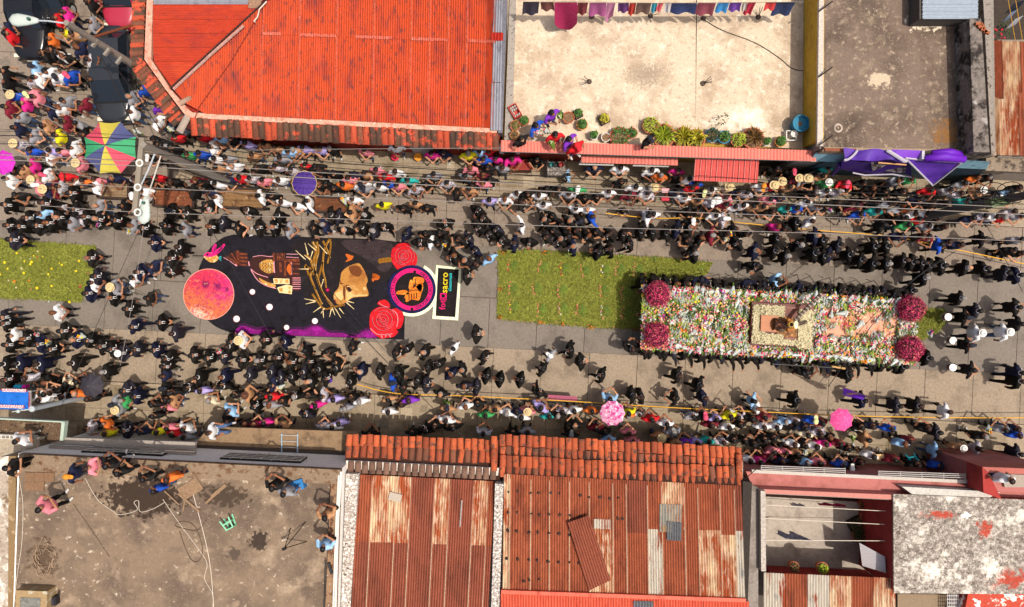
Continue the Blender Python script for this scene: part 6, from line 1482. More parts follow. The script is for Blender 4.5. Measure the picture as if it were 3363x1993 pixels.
# who is built one by one: those that stand clear of their neighbours show largest
pts = np.array([(q['p'].x, q['p'].y) for q in people])
dd = np.sqrt(((pts[:, None] - pts[None]) ** 2).sum(-1)) + np.eye(len(pts)) * 99
near = np.sort(dd, 1)[:, :3].mean(1)
for q, n_ in zip(people, near):
    inside_ = 0 < q['u'] < 3363 and 0 < q['v'] < 1993
    q['score'] = n_ + (0 if inside_ else -5) - (2 if 'bearer' in q else 0) + (3 if q['z'] and q['z'] > 1 else 0) - (.5 if 520 < q['v'] < 660 and q['u'] > 700 else 0)
people.sort(key=lambda q: -q['score'])
NI = 322
LM = [('the pink moon on the carpet', 686, 966), ('the hummingbird on the carpet', 690, 848), ('the crown of thorns on the carpet', 1060, 1010), ('the rose by the round emblem', 1325, 845), ('the big lower rose on the carpet', 1265, 1045), ('the framed black sign on the road', 1480, 960), ('the left grass carpet', 150, 880), ('the left end of the long grass carpet', 1640, 930), ('the middle of the long grass carpet', 1900, 840), ('the multicoloured parasol', 345, 480), ('the round purple umbrella', 997, 600), ('the black umbrella', 292, 1268), ('the flowered pink umbrella', 2013, 1359), ('the plain pink umbrella', 2771, 1381), ('the red tiled awning', 2385, 600), ('the hanging purple drape', 3060, 560), ('the long dark sedan', 365, 240), ('the blue drinks stall', 60, 1300), ('the orange roof corner', 600, 420), ('the upper left flower ball', 2160, 966), ('the lower left flower ball', 2155, 1100), ('the upper right flower ball', 2993, 1015), ('the lower right flower ball', 2988, 1145), ('the purple flag', 2790, 1300), ('the white lamp head over the road', 473, 700), ('the empty brown trailer', 1090, 660), ('the curved canopy', 680, 1440), ('the pink bay wall', 3260, 1560), ('the white railings', 2640, 1540), ('the green stool on the roof', 740, 1705), ('the tiled eave with the gap', 1640, 1450), ('the white drums', 3110, 1110), ('the end of the yellow rope', 1180, 1265), ('the orange seat by the red wall', 1372, 515), ('the square side lid in the pavement', 1395, 1340), ('the black car', 90, 100), ('the round blue pot', 2620, 415), ('the turquoise stool', 2985, 1500), ('the drinks cart', 1838, 525)]
POSED = {'p': ' with raised hands', 'o': ' reaching out an arm', 'w': ' walking', 'f': ' with hands clasped', 'c': ' holding hands to chest', 's': ' sitting', 'a': ' standing', 'b': ' carrying the float'}
FD = {'E': 'facing right', 'W': 'facing left', 'N': 'facing up the photo', 'S': 'facing down the photo', 'A': 'turned half right', 'B': 'turned half left', 'C': 'turned down left', 'D': 'turned down right'}
for q in people:
    d = DESC[q['top']]
    extra = HATD[q['hat']] if q['hat'] else ('bald head' if q['bald'] else ('long hair' if q['long'] else None))
    q['desc'] = ('child' if q['kid'] else 'person') + ' in ' + d + (' and ' + extra if extra else '')
    lm = min(LM, key=lambda l: math.hypot(q['u'] - l[1], q['v'] - l[2])); q['lm'] = lm
    q['ld'] = math.hypot(q['u'] - lm[1], q['v'] - lm[2])
seen = {}
for q in people: seen.setdefault((q['desc'], q['lm'][0]), []).append(q)
for k, g in seen.items():
    g.sort(key=lambda q: q['ld'])
    sub = {}
    for q in g: sub.setdefault(q['pose'], []).append(q)
    for q in g:
        h_ = sub[q['pose']]; j = h_.index(q)
        near_ = 'near ' if len(h_) == 1 else ('nearest ' if j == 0 else ORD[j] + ' nearest ')
        q['label'] = f"{q['desc']}{POSED[q['pose']]}, {near_}{k[1]}"
        if len(q['label'].split()) > 16:
            j = g.index(q)
            near_ = 'near ' if len(g) == 1 else ('nearest ' if j == 0 else ORD[j] + ' nearest ')
            q['label'] = f"{q['desc']}, {near_}{k[1]}"
    # nothing else
def zone_group(q):
    if q['z'] and q['z'] > 1: return 'onlookers on roofs and ledges'
    if 'bearer' in q: return 'bearers of the float'
    if q['top'] == 'K': return 'procession people in black suits'
    return 'onlookers along the street'
mesh_cache = {}
def shared(key, mb, nm, smooth=True):
    if key not in mesh_cache:
        me = mb.mesh(nm, [], smooth)
        for i in range(max(mb.m) + 1): me.materials.append(hairm[0])
        mesh_cache[key] = me
    return mesh_cache[key]
def setm(o, i, m):
    o.material_slots[i].link = 'OBJECT'; o.material_slots[i].material = m
def looks(q):
    """the pieces of one person: (name, mesh builder key, builder, materials)"""
    suit = q['top'] == 'K'
    r, lean = BODY[(q['pose'], suit)]
    topm = prng.choice(suit2) if suit else cloth[q['top']]
    trm = topm if suit else trs[q['tr']]
    sk = prng.choice(skins)
    out = [('person', ('body', q['pose'], suit), r, [sk, topm, trm, shoe if suit or prng.random() < .6 else shoe_w])]
    hm = hairm[2] if (q['bald'] or prng.random() < .05) else prng.choice((hairm[0], hairm[0], hairm[1], hairm[3] if prng.random() < .3 else hairm[0]))
    if q['hat']:
        hk = 'straw' if q['hat'] in 'S' else ('sun' if q['hat'] in 'H' or (q['hat'] == 'W' and prng.random() < .3) else 'cap')
        out.append(('hat', ('h', hk), HEADW[hk], [hatm[q['hat']]]))
        if q['long']: out.append(('hair', ('h', 'long'), HEADW['long'], [hm]))
    else:
        hk = 'fringe' if q['bald'] else ('long' if q['long'] else 'hair')
        out.append(('hair', ('h', hk), HEADW[hk], [hm]))
    if suit:
        out.append(('shirt', ('shirt',), SHIRT, [white_sh])); out.append(('tie', ('tie',), TIE, [prng.choice(tiem)]))
        if prng.random() < .5: out.append(('badge', ('badge',), BADGE, [white_sh]))
    return out, lean
for q in people[:NI]:
    parts, lean = looks(q)
    root = None
    for nm, key, mbd, ms in parts:
        o = obj(nm, shared(key, mbd, nm if nm != 'person' else 'person'), root)
        for i, m in enumerate(ms): setm(o, i, m)
        if root is None:
            root = o
            o.location = q['p']; o.rotation_euler = (0, 0, q['ang']); o.scale = (q['s'],) * 3
            wid = prng.uniform(1.16, 1.30); o.scale = (q['s'] * wid, q['s'] * wid, q['s'])
            tag(o, q['label'], 'person', zone_group(q))
        elif lean:
            o.location = (lean * .6, 0, 0)
# the rest of the crowd as one mass
gm, gi = [], {}
V_, F_, M_ = [], [], []
nb = 0
for q in people[NI:]:
    parts, lean = looks(q)
    ca, sa = math.cos(q['ang']), math.sin(q['ang'])
    wid = prng.uniform(1.16, 1.30) * q['s']
    for nm, key, mbd, ms in parts:
        a = np.array(mbd.v)
        if nm != 'person' and lean: a = a + np.array([lean * .6, 0, 0])
        x = a[:, 0] * wid; y = a[:, 1] * wid
        V_.append(np.stack([x * ca - y * sa + q['p'].x, x * sa + y * ca + q['p'].y, a[:, 2] * q['s'] + q['p'].z], 1))
        for f, m in zip(mbd.f, mbd.m):
            F_.append(tuple(i + nb for i in f))
            mat = ms[m]
            if mat.name not in gi: gi[mat.name] = len(gm); gm.append(mat)
            M_.append(gi[mat.name])
        nb += len(a)
if V_:
    me = bpy.data.meshes.new('crowd'); me.from_pydata(np.concatenate(V_).tolist(), [], F_)
    for m in gm: me.materials.append(m)
    me.polygons.foreach_set('material_index', M_); me.polygons.foreach_set('use_smooth', [True] * len(F_)); me.update()
    o = obj('crowd', me); tag(o, 'rest of the packed crowd of onlookers and float bearers along the street', 'crowd', kind='stuff')
print('people', len(people), 'single', min(NI, len(people)))
# ------------------------------------------------------------------ umbrellas
def umbrella(name, label, u, v, r_px, z, cols, n=8, pole=True, tilt=0.0, trim=None, pat=None, rot=0.0, drop=.22):
    t = thing(name, label, 'umbrella' if name != 'parasol' else 'parasol')
    r = r_px * (H - z) / F
    c = P(u, v, z + drop * .6)
    M = Matrix.Translation(c) @ Matrix.Rotation(tilt, 4, 'X') @ Matrix.Rotation(rot, 4, 'Z')
    for k in range(n):
        b = MB()
        a0, a1 = 2 * math.pi * k / n, 2 * math.pi * (k + 1) / n
        for j in range(4):
            t0, t1 = j / 4, (j + 1) / 4
            for i in range(4):
                s0, s1 = i / 4, (i + 1) / 4
                def q(tt, s):
                    p0 = Vector((math.cos(a0), math.sin(a0), 0)); p1 = Vector((math.cos(a1), math.sin(a1), 0))
                    p = p0.lerp(p1, s) * r * tt * (1 - .05 * math.sin(math.pi * s) * tt)
                    return M @ Vector((p.x, p.y, -drop * tt ** 1.6 - .03 * math.sin(math.pi * s) * tt * r))
                b.add([q(t0, s0), q(t1, s0), q(t1, s1), q(t0, s1)], [(0, 1, 2, 3)])
        b.build('canopy_panel', cols[k % len(cols)], t, False)
    b = MB()
    for k in range(n):
        a0 = 2 * math.pi * k / n
        b.tube([M @ Vector((0, 0, -.02)), M @ Vector((math.cos(a0) * r * .5, math.sin(a0) * r * .5, -drop * .33 - .02)), M @ Vector((math.cos(a0) * r, math.sin(a0) * r, -drop - .01))], .008, 4)
    b.build('ribs', plain('umbrella rib', '#3a3a3c', .4), t)
    b = MB(); b.tube([M @ Vector((0, 0, .08)), M @ Vector((0, 0, -(z - (.05 if name == 'parasol' else 1.05))))], .022 if name == 'parasol' else .011, 6); b.build('pole', plain('umbrella pole', '#8a8078', .4), t)
    if trim:
        b = MB(); pts = []
        for k in range(n * 2 + 1):
            a0 = math.pi * k / n; rr = r * (1 if k % 2 == 0 else .95); pts.append(M @ Vector((math.cos(a0) * rr, math.sin(a0) * rr, -drop)))
        b.tube(pts, .014, 4); b.build('trim', trim, t)
    settle(t); return t
def canvas(n, c, **k): return surf('canvas ' + n, A(c), .75, (20, .10), **k)
cy, cb_, cg, cr_ = canvas('yellow', '#c9b94a'), canvas('slate blue', '#4f5480'), canvas('green', '#3fa06c'), canvas('rose red', '#d84e62')
umbrella('parasol', 'large parasol in yellow, blue, green and red panels over the street corner', 345, 478, 92, 2.35, [cg, cb_, cy, cr_], 8, rot=R(-22), drop=.38)
umbrella('umbrella', 'round dark purple umbrella with a gold edge beside the brown carts', 997, 600, 42, 2.0, [canvas('purple', '#4a2f86')], 12, trim=plain('gold trim', '#c9a860', .6), drop=.12)
umbrella('umbrella', 'black folding umbrella above the crowd near the blue stall', 292, 1268, 41, 2.0, [canvas('black', '#3a363e')], 8, rot=R(10))
pinkf = surf('pink flowered canvas', A('#e098b8'), .7, (20, .08), layers=[(A('#c03a86'), 5.5, .50, .56), (A('#f6d8e6'), 8, .56, .60)])
umbrella('umbrella', 'pink flowered umbrella among onlookers before the tiled eave', 2013, 1359, 43, 2.0, [pinkf], 10, drop=.18)
umbrella('umbrella', 'plain bright pink umbrella by the yellow rope', 2771, 1381, 40, 2.0, [canvas('bright pink', '#ea4f94', layers=[(A('#f07ab0'), 14, .54, .62)])], 8, rot=R(15))
umbrella('umbrella', 'magenta umbrella cut by the street corner edge of the view', -2, 530, 42, 2.0, [canvas('magenta', '#c92cb4')], 8)

# ------------------------------------------------------------------ vehicles
glass = surf('car glass', (.012, .016, .022), .08, None, spec=.6, coords='obj'); rub = plain('tyre rubber', '#15130f', .8); chrome = plain('rim metal', '#9a9a9a', .3); lampm = plain('lamp lens', '#d8d0b8', .2)
def car(label, cat, u, v, ang, L, Wd, Hh, paint, cab=(-.36, -.18, .12, .30), name='parked_car', z=0):
    """local +X = front"""
    t = thing(name, label, cat)
    p = P(u, v, .8); p = Vector((p.x, p.y, 0))
    M = Matrix.Translation(p) @ Matrix.Rotation(ang, 4, 'Z')
    def put(b, nm, mat, parent=t, smooth=False):
        b.v = [tuple(M @ Vector(q)) for q in b.v]
        return b.build(nm, mat, parent, smooth)
    belt = .88
    # lower body as stacked outline rings
    def ring(k, zz, bulge=1.0):
        pts = []
        for i in range(28):
            w = 2 * math.pi * i / 28
            cx, sy = math.cos(w), math.sin(w)
            e = .42
            x = math.copysign(abs(cx) ** e, cx) * L / 2 * k; y = math.copysign(abs(sy) ** e, sy) * Wd / 2 * k * bulge
            x_ = x / (L / 2)
            y *= 1 - .10 * max(0, abs(x_) - .6) / .4
            pts.append((x, y, zz - (.10 * max(0, x_ - .2) if zz > .7 else 0) - (.05 * max(0, -x_ - .5) if zz > .7 else 0)))
        return pts
    b = MB(); rs = [ring(.955, .25), ring(.99, .42), ring(1.0, .62), ring(.985, .78), ring(.95, .87), ring(.86, .92), ring(.5, .945, .98), ring(.02, .95)]
    for r_ in rs: b.v += r_
    for i in range(len(rs) - 1):
        for k in range(28): b.f.append((i * 28 + k, i * 28 + (k + 1) % 28, (i + 1) * 28 + (k + 1) % 28, (i + 1) * 28 + k)); b.m.append(0)
    put(b, 'body', paint, smooth=True)
    # cabin: glass house and roof
    x0, x1, x2, x3 = [c * L for c in cab]
    wb, wt = Wd * .46, Wd * .375
    b = MB()
    lo = [(x0, -wb, belt), (x3, -wb, belt), (x3, wb, belt), (x0, wb, belt)]; hi = [(x1, -wt, Hh - .03), (x2, -wt, Hh - .03), (x2, wt, Hh - .03), (x1, wt, Hh - .03)]
    b.add(lo + hi, [(0, 1, 5, 4), (1, 2, 6, 5), (2, 3, 7, 6), (3, 0, 4, 7), (4, 5, 6, 7)])
    put(b, 'windows', glass)
    b = MB()
    b.grid(lambda a, s: (x1 - .05 + (x2 - x1 + .10) * a, (s - .5) * 2 * (wt + .03), Hh + .035 * math.sin(math.pi * a) * math.sin(math.pi * s) - .01), 8, 6)
    put(b, 'roof', paint, smooth=True)
    for (xa, za, xb, zb_) in ((x0, belt, x1, Hh), (x3, belt, x2, Hh)):
        for s in (-1, 1):
            b = MB(); b.tube([(xa, s * wb, za + .02), (xb, s * wt, zb_ - .01)], .035, 5); put(b, 'roof_pillar', paint)
    xm = (x1 + x2) / 2
    for s in (-1, 1):
        b = MB(); b.tube([(xm, s * wb, belt + .02), (xm, s * wt, Hh - .02)], .035, 5); put(b, 'roof_pillar', paint)
        b = MB(); b.box((x3 - .25, s * (Wd / 2 + .07), .98), (.12, .16, .12)); put(b, 'mirror', paint)
        b = MB(); b.box((L * .455, s * Wd * .34, .66), (.16, .34, .14)); put(b, 'headlight', lampm)
        b = MB(); b.box((-L * .465, s * Wd * .36, .70), (.10, .28, .16)); put(b, 'tail_light', plain('tail lamp', '#8a1414', .3))
        for x in (-L * .30, L * .31):
            b = MB(); b.tube([(x, s * (Wd / 2 - .20), .31), (x, s * (Wd / 2 + .0), .31)], .31, 16); w_ = put(b, 'wheel', rub)
            b = MB(); b.tube([(x, s * (Wd / 2 - .02), .31), (x, s * (Wd / 2 + .012), .31)], .18, 12); put(b, 'rim', chrome, w_)
    b = MB(); b.grid(lambda a, s: (x3 - .02 + .07 * a, (s - .5) * 2 * wb * .95, belt + .05 - .02 * a), 1, 2); put(b, 'wiper_panel', plain('black trim', '#101010', .5))
    b = MB(); b.box((L * .485, 0, .45), (.08, Wd * .8, .22)); put(b, 'bumper', paint)
    b = MB(); b.box((L * .50, 0, .5), (.02, .5, .12)); put(b, 'number_plate', plain('plate', '#b9b6ae', .4))
    settle(t); return t
def paint(n, c, r=.22): return surf('car paint ' + n, A(c), r, (30, .04), spec=.6, coords='obj')
car('long dark grey sedan parked under the orange roof corner', 'car', 366, 240, R(-88), 4.55, 1.72, 1.42, paint('dark grey', '#303338'), cab=(-.41, -.295, .10, .30))
car('black pickup car at the street corner beneath the white lamp head', 'car', 92, 26, R(-89), 4.7, 1.66, 1.5, paint('black', '#1c1c20'), cab=(-.30, -.16, .08, .22))
car('dusty red car parked beside the tiled roof edge', 'car', 388, -62, R(-89), 4.3, 1.62, 1.45, paint('red', '#b02c44', .35), cab=(-.32, -.18, .10, .28))
car('black van behind the pickup with only its dark tail showing', 'van', 176, -78, R(90), 4.4, 1.2, 1.6, paint('black', '#17171a'))
# bicycle
bk = thing('bicycle', 'dark bicycle standing in the side street next to the red car', 'bicycle')
bm = plain('bicycle frame', '#2a2a2e', .4); bo = P(296, 8, .5)
def bput(pts, r, nm, mat, par=bk, n=6): return MB().tube([Vector((bo.x + y * .12, bo.y + x, z)) for x, y, z in pts], r, n).build(nm, mat, par)
for x in (-.5, .5):
    w = bput([(x + .33 * math.cos(a), .9 + .33 * math.sin(a) * .8, .34 + .33 * math.sin(a)) for a in [k * math.pi / 12 for k in range(25)]], .022, 'wheel', rub)
    for k in range(6):
        a = k * math.pi / 6
        bput([(x - .32 * math.cos(a), .9 - .25 * math.sin(a), .34 - .32 * math.sin(a)), (x + .32 * math.cos(a), .9 + .25 * math.sin(a), .34 + .32 * math.sin(a))], .003, 'spoke', chrome, w, 3)
for pts in ([(-.5, .9, .34), (-.15, .9, .80), (.35, .9, .82), (.5, .9, .34)], [(-.15, .9, .82), (0, .9, .3), (.35, .9, .8)], [(-.5, .9, .34), (0, .9, .3)], [(.35, .9, .82), (.32, .9, 1.0)]): bput(pts, .018, 'frame', bm)
bput([(.32, -1.6, 1.0), (.36, .9, 1.02), (.32, 3.0, 1.0)], .014, 'handlebar', chrome)
MB().box((bo.x + .1, bo.y - .17, .92), (.14, .26, .06)).build('saddle', rub, bk)
settle(bk)

# ------------------------------------------------------------------ poles, lamps, wires, ropes
conc = surf('pole concrete', A('#8f877c'), .9, (20, .15)); galv = plain('galvanised steel', '#a4aaae', .4, var=.06)
lampw = surf('lamp head white', A('#c2ccc4'), .4, (20, .04), coords='obj')
def lamp_head(parent, p, d, L=1.0):
    """teardrop head, wide end along d"""
    a = math.atan2(d.y, d.x); M = Matrix.Translation(p) @ Matrix.Rotation(a, 4, 'Z')
    b = MB(); rg = []
    for t, w in ((0, .07), (.12, .12), (.4, .19), (.7, .24), (.88, .21), (1.0, .06)):
        rg.append((t * L, w))
    for x, w in rg:
        for k in range(10):
            q = 2 * math.pi * k / 10; b.v.append(tuple(M @ Vector((x - .2, w * math.cos(q), .10 * math.sin(q) * (w / .24) ** .5))))
    for i in range(len(rg) - 1):
        for k in range(10): b.f.append((i * 10 + k, i * 10 + (k + 1) % 10, (i + 1) * 10 + (k + 1) % 10, (i + 1) * 10 + k)); b.m.append(0)
    b.f += [tuple(range(9, -1, -1)), tuple(50 + k for k in range(10))]; b.m += [0, 0]
    h = b.build('lamp_head', lampw, parent, True)
    c = MB(); c.lathe([(.0, .08), (.055, .08), (.06, .0)], 10, tuple(M @ Vector((.06, 0, .10)))); c.build('photocell', plain('photocell', '#3a5c54', .5), h)
def vpole(u, v, zt, zb=0.0):
    """vertical pole whose top is seen at px (u, v)"""
    t = P(u, v, zt); return t, Vector((t.x, t.y, zb))
# pole one, by the orange roof corner
t1 = thing('street_lamp', 'concrete pole with white lamp head leaning out over the black car', 'street lamp', 'street lamps')
p, q = vpole(217, 74, 8.2)
MB().tube([q, q.lerp(p, .5), p], [.17, .15, .10], 10).build('pole', conc, t1)
ah = P(108, 67, 8.3)
MB().tube([p - Vector((0, 0, .1)), p.lerp(ah, .5) + Vector((0, 0, .05)), ah], .03, 6).build('arm', galv, t1)
lamp_head(t1, ah, (ah - p), 1.02)
MB().tube([P(305, 122, 6.2), P(436, 82, 4.6)], .05, 6).build('stay', surf('rusty stay', A('#7a4226'), .8, (14, .3)), t1)
for k in range(5): MB().box(P(232 + 40 * k, 86 + 28 * k, 7.6 - .55 * k), (.34, .10, .12), .9).build('clamp', conc, t1)
settle(t1)
# pole two, with crossarm and lamp over the road
t2 = thing('utility_pole', 'concrete utility pole with grey crossarm, insulators and white lamp head over the crowd', 'utility pole')
p, q = vpole(470, 474, 8.6)
b = MB(); b.tube([q, q.lerp(p, .5), p], [.20, .17, .13], 4); b.build('pole', conc, t2)
for k in range(14):
    MB().box(q.lerp(p, .25 + k * .05) + Vector((.0, .17 - .004 * k, 0)), (.16, .05, .24)).build('pole_recess', plain('recess', '#2c2a28', .9), t2)
arm0, arm1 = P(466, 452, 8.3), P(446, 700, 8.2)
dx = (arm1 - arm0)
MB().box((arm0 + arm1) / 2, (.17, dx.length, .14), math.atan2(dx.y, dx.x) - math.pi / 2).build('crossarm', surf('crossarm timber', A('#8c8272'), .85, (10, .15), stretch=(1, .1, 1)), t2)
for v in (535, 615, 697):
    c = P(452 if v > 600 else 458, v, 8.35); b = MB(); b.tube([c + Vector((.11 * math.cos(a), .11 * math.sin(a), 0)) for a in [k * math.pi / 8 for k in range(17)]], .03, 6); b.build('insulator', plain('white insulator', '#d8d4cc', .3), t2)
ah = P(478, 662, 8.0)
MB().tube([P(528, 512, 8.4), P(503, 590, 8.5), ah], .024, 6).build('arm', surf('peeling white arm', A('#cfc9bd'), .6, (20, .2)), t2)
MB().tube([P(508, 505, 8.3), P(486, 560, 8.3), P(462, 610, 8.2)], .03, 6).build('bracket', galv, t2)
lamp_head(t2, ah, Vector((-.12, -1, 0)), 1.0)
settle(t2)
# post by the blue stall, and the pole at the right
t3 = thing('steel_post', 'slanting looking grey steel post beside the blue drinks stall', 'post')
p, q = vpole(108, 1342, 4.4); MB().tube([q, p], .10, 10).build('post', galv, t3); MB().lathe([(.0, .1), (.12, .08), (.13, .0)], 10, tuple(p)).build('cap', galv, t3)
b = MB(); b.tube([p, P(40, 1352, 4.5)], .02, 5); b.tube([p, P(80, 1348, 4.4), P(60, 1340, 4.5)], .012, 4); b.lathe([(.0, .08), (.07, .06), (.07, 0)], 8, tuple(P(62, 1350, 4.5))); b.build('bracket', lampw, t3); settle(t3)
t4 = thing('utility_pole', 'dark utility pole with tangled cables at the right end of the street', 'utility pole')
p, q = vpole(3440, 626, 8.6); MB().tube([q, q.lerp(p, .5), p], [.2, .17, .14], 10).build('pole', surf('dark pole', A('#5c564f'), .9, (16, .2)), t4)
c = P(3275, 665, 6.5); MB().box(c, (.7, .35, .4), .2).build('meter_box', surf('green box', A('#5d7040'), .6, (16, .1)), t4)
for k in range(7):
    b = MB(); cc = P(3230 + 18 * k, 640 + 12 * math.sin(k * 2.2), 6.8); r = .3 + .1 * (k % 3)
    b.tube([cc + Vector((r * math.cos(a), r * .7 * math.sin(a), .05 * math.sin(a * 2 + k))) for a in [x * math.pi / 8 for x in range(15)]], .016, 4); b.build('cable_loop', m_blk, t4)
settle(t4)
WIRES = [([(-60, 444), (455, 458), (1040, 529), (1600, 566), (2120, 600), (2700, 628), (3440, 655)], m_blk, .026), ([(-60, 472), (455, 480), (1040, 546), (1600, 585), (2120, 614), (2700, 640), (3440, 674)], m_blk, .022), ([(-60, 505), (455, 530), (1040, 566), (1600, 597), (2120, 626), (2700, 651), (3440, 686)], m_gryw, .022), ([(-60, 522), (455, 545), (1040, 586), (1600, 618), (2120, 643), (2700, 672), (3440, 708)], m_gryw, .026), ([(-60, 586), (452, 615), (1040, 642), (1600, 667), (2120, 691), (2700, 713), (3440, 744)], m_gryw, .020), ([(130, 674), (447, 696), (1040, 716), (1600, 735), (2120, 751), (2700, 766), (3440, 795)], m_gryw, .020), ([(470, 500), (900, 546), (1600, 594), (2120, 632), (2700, 662), (3440, 690)], m_blk, .018), ([(470, 478), (760, 492), (1040, 490), (1600, 486), (1650, 488)], m_gryw, .016), ([(470, 492), (1040, 556), (1600, 576), (2120, 577), (2500, 590), (3440, 645)], m_blk, .018), ([(-60, 430), (455, 446), (1040, 520), (1600, 560), (2120, 566), (2700, 602), (3440, 630)], m_blk, .014)]
for i, (px, m, r) in enumerate(WIRES):
    z = 7.6 if i < 7 else 6.0
    r *= .62
    tone = 'black' if m is m_blk else 'pale grey'
    o = MB().tube([P(u, v, z) for u, v in curve(px, 4)], r, 5).build('overhead_wire', m)
    tag(o, f'{tone} overhead wire, {ORD[i]} of those strung along the upper crowd', 'wire', 'overhead wires')
for i, (px, z, r, lb) in enumerate([([(462, 742), (330, 1040), (193, 1352)], 5.5, .010, 'thin slanting wire from the lamp past the left grass carpet'), ([(472, 742), (440, 960), (395, 1200)], 5.5, .008, 'thin pale wire falling from the lamp towards the lower crowd'), ([(640, 660), (760, 870), (930, 1180)], 6, .012, 'dark wire slanting across the dome on the carpet'), ([(860, 780), (1100, 1010), (1330, 1250), (1527, 1440)], 6, .012, 'dark wire slanting across the lower rose to the tiled eave'), ([(1000, 850), (1180, 1060), (1420, 1310)], 6, .008, 'second thin wire beside the one across the lower rose'), ([(3136, 826), (2938, 975), (2720, 1270)], 6, .014, 'dark wire slanting past the right end of the float'), ([(3090, 850), (2890, 1010), (2690, 1260)], 6, .010, 'thinner wire beside the one past the float end'), ([(2640, 1370), (2560, 1470), (2450, 1570)], 5, .016, 'dark cable dropping to the corner of the pink house'), ([(3240, 740), (3360, 960)], 6, .010, 'thin dark wire slanting at the right edge of the street'), ([(330, 180), (470, 480)], 7, .02, 'black cable between the corner lamp and the utility pole'), ([(355, 185), (560, 470)], 7, .016, 'second black cable from the corner lamp along the roof corner'), ([(-40, 270), (330, 420)], 6.5, .012, 'pale wire crossing the side street crowd'), ([(520, 520), (700, 590), (900, 625)], 7, .03, 'thick bundle of dark cables leaving the utility pole')]):
    o = MB().tube([P(u, v, z) for u, v in curve(px, 3)], r, 5).build('wire', m_blk if 'pale' not in lb else m_gryw); tag(o, lb, 'wire')
ropem = plain('yellow rope', '#d8a02c', .7)
for px, lb in (([(1990, 700), (2140, 716), (2300, 716), (2430, 731), (2660, 754), (2900, 772)], 'yellow rope held along the upper crowd above the float'), ([(2940, 775), (3080, 806), (3363, 866), (3440, 884)], 'yellow rope slanting down at the right end of the upper crowd'), ([(1172, 1262), (1300, 1292), (1500, 1299), (1850, 1316), (2180, 1337), (2500, 1352), (2760, 1364), (3100, 1371), (3440, 1372)], 'long yellow rope held along the lower crowd')):
    tag(MB().tube([P(u, v, .95) for u, v in curve(px, 4)], .022, 6).build('rope', ropem), lb, 'rope')
pk = MB(); pk.grid(lambda a, t: P(1800 + 95 * a, 1296 + 6 * a + 16 * t, .85 - .3 * t) , 8, 2); tag(pk.build('pink_sheet', surf('pink film', A('#c9708a'), .4, (10, .15))), 'translucent looking pink strip of plastic hung under the yellow rope', 'plastic sheet')

# ------------------------------------------------------------------ brown carts along the upper kerb
for (u0, u1, v0, v1, c, lb) in ((322, 424, 596, 648, '#8a7254', 'flat tan cart beside the utility pole crossarm'), (505, 636, 620, 676, '#7e4426', 'rusty brown cart between black suits and white shirts'), (724, 868, 616, 680, '#84623c', 'tan wooden cart with a white shirted man at each end'), (1030, 1142, 646, 694, '#70401f', 'rust stained brown cart below the purple umbrella')):
    t = thing('flat_cart', lb, 'cart', 'flat carts along the kerb')
    z = .78
    def cp(u, v, zz): p = P(u, v, .8); return Vector((p.x, p.y, zz))
    dv = (u1 - u0) * .045
    q = [cp(u0, v0, z), cp(u1, v0 + dv, z), cp(u1, v1 + dv, z), cp(u0, v1, z)]
    bm_ = surf('cart bed ' + c, A(c), .7, (10, .2), layers=[(A('#4a2a18'), 2.5, .5, .66), (A('#b89468'), 4, .6, .72)])
    n = 5
    for k in range(n):
        a, b2 = q[0].lerp(q[3], k / n), q[0].lerp(q[3], (k + .96) / n); a2, b3 = q[1].lerp(q[2], k / n), q[1].lerp(q[2], (k + .96) / n)
        MB().prism([(a.x, a.y), (a2.x, a2.y), (b3.x, b3.y), (b2.x, b2.y)], z - .06, z).build('bed_board', bm_, t)
    fm_ = plain('dark cart frame', '#30221a', .7)
    for i in range(4):
        a, b2 = q[i], q[(i + 1) % 4]; d = b2 - a
        MB().box((a + b2) / 2 + Vector((0, 0, .03)), (d.length, .10, .16), math.atan2(d.y, d.x)).build('side_rail', fm_, t)
    for i in range(4):
        w = q[i].lerp((q[0] + q[2]) / 2, .18); MB().tube([w - Vector((0, .05, w.z - .25)), w + Vector((0, .05, -w.z + .25))], .25, 12).build('wheel', rub, t)
    settle(t)

# ------------------------------------------------------------------ drinks stall with blue canopy
t = thing('drinks_stall', 'street stall with bright blue canopy lettered GRANIZADAS', 'stall')
zs = 2.25
blu = surf('blue tarpaulin', A('#1f6fd0'), .45, (12, .06), layers=[(A('#1a56ae'), 3, .5, .66)])
b = MB(); b.grid(lambda a, s: P(-130 + 222 * a + 4 * s * 0, 1277 + 7 * a + 62 * s, zs + .10 * math.sin(math.pi * s)) + Vector((0, 0, .015 * math.sin(a * 30))), 16, 6); b.build('canopy', blu, t)
edgew = surf('valance white', A('#e8e4e0'), .6, (20, .04))
for (ua, va, ub, vb) in ((-130, 1276, 92, 1284), (-130, 1340, 92, 1347), (92, 1284, 92, 1347)):
    a, b2 = P(ua, va, zs), P(ub, vb, zs); MB().add([a, b2, b2 - Vector((0, 0, .22)), a - Vector((0, 0, .22))], [(0, 1, 2, 3)]).build('valance', edgew, t)
letm = surf('lettering red', A('#c8285a'), .5, (20, .05))
for (u, v, rz) in ((48, 1281, -.03), (40, 1334, -.03)):
    MB().pxprism([(u - 40, v - 5), (u + 36, v - 3), (u + 36, v + 7), (u - 40, v + 5)], zs + .13, zs + .10).build('name_strip', edgew, t)
    o = letter('GRANIZADAS', letm, 13, u, v, rz, 0, None, z0=0); o.matrix_basis = Matrix.Translation(P(u - 2, v + 1, zs + .14)) @ Matrix.Rotation(rz, 4, 'Z'); o.parent = t
o = letter('GRANIZADAS', letm, 8, 0, 0, 0, 0, None, z0=0); o.matrix_basis = Matrix.Translation(P(97, 1315, zs + .02)) @ Matrix.Rotation(R(90), 4, 'Z'); o.parent = t
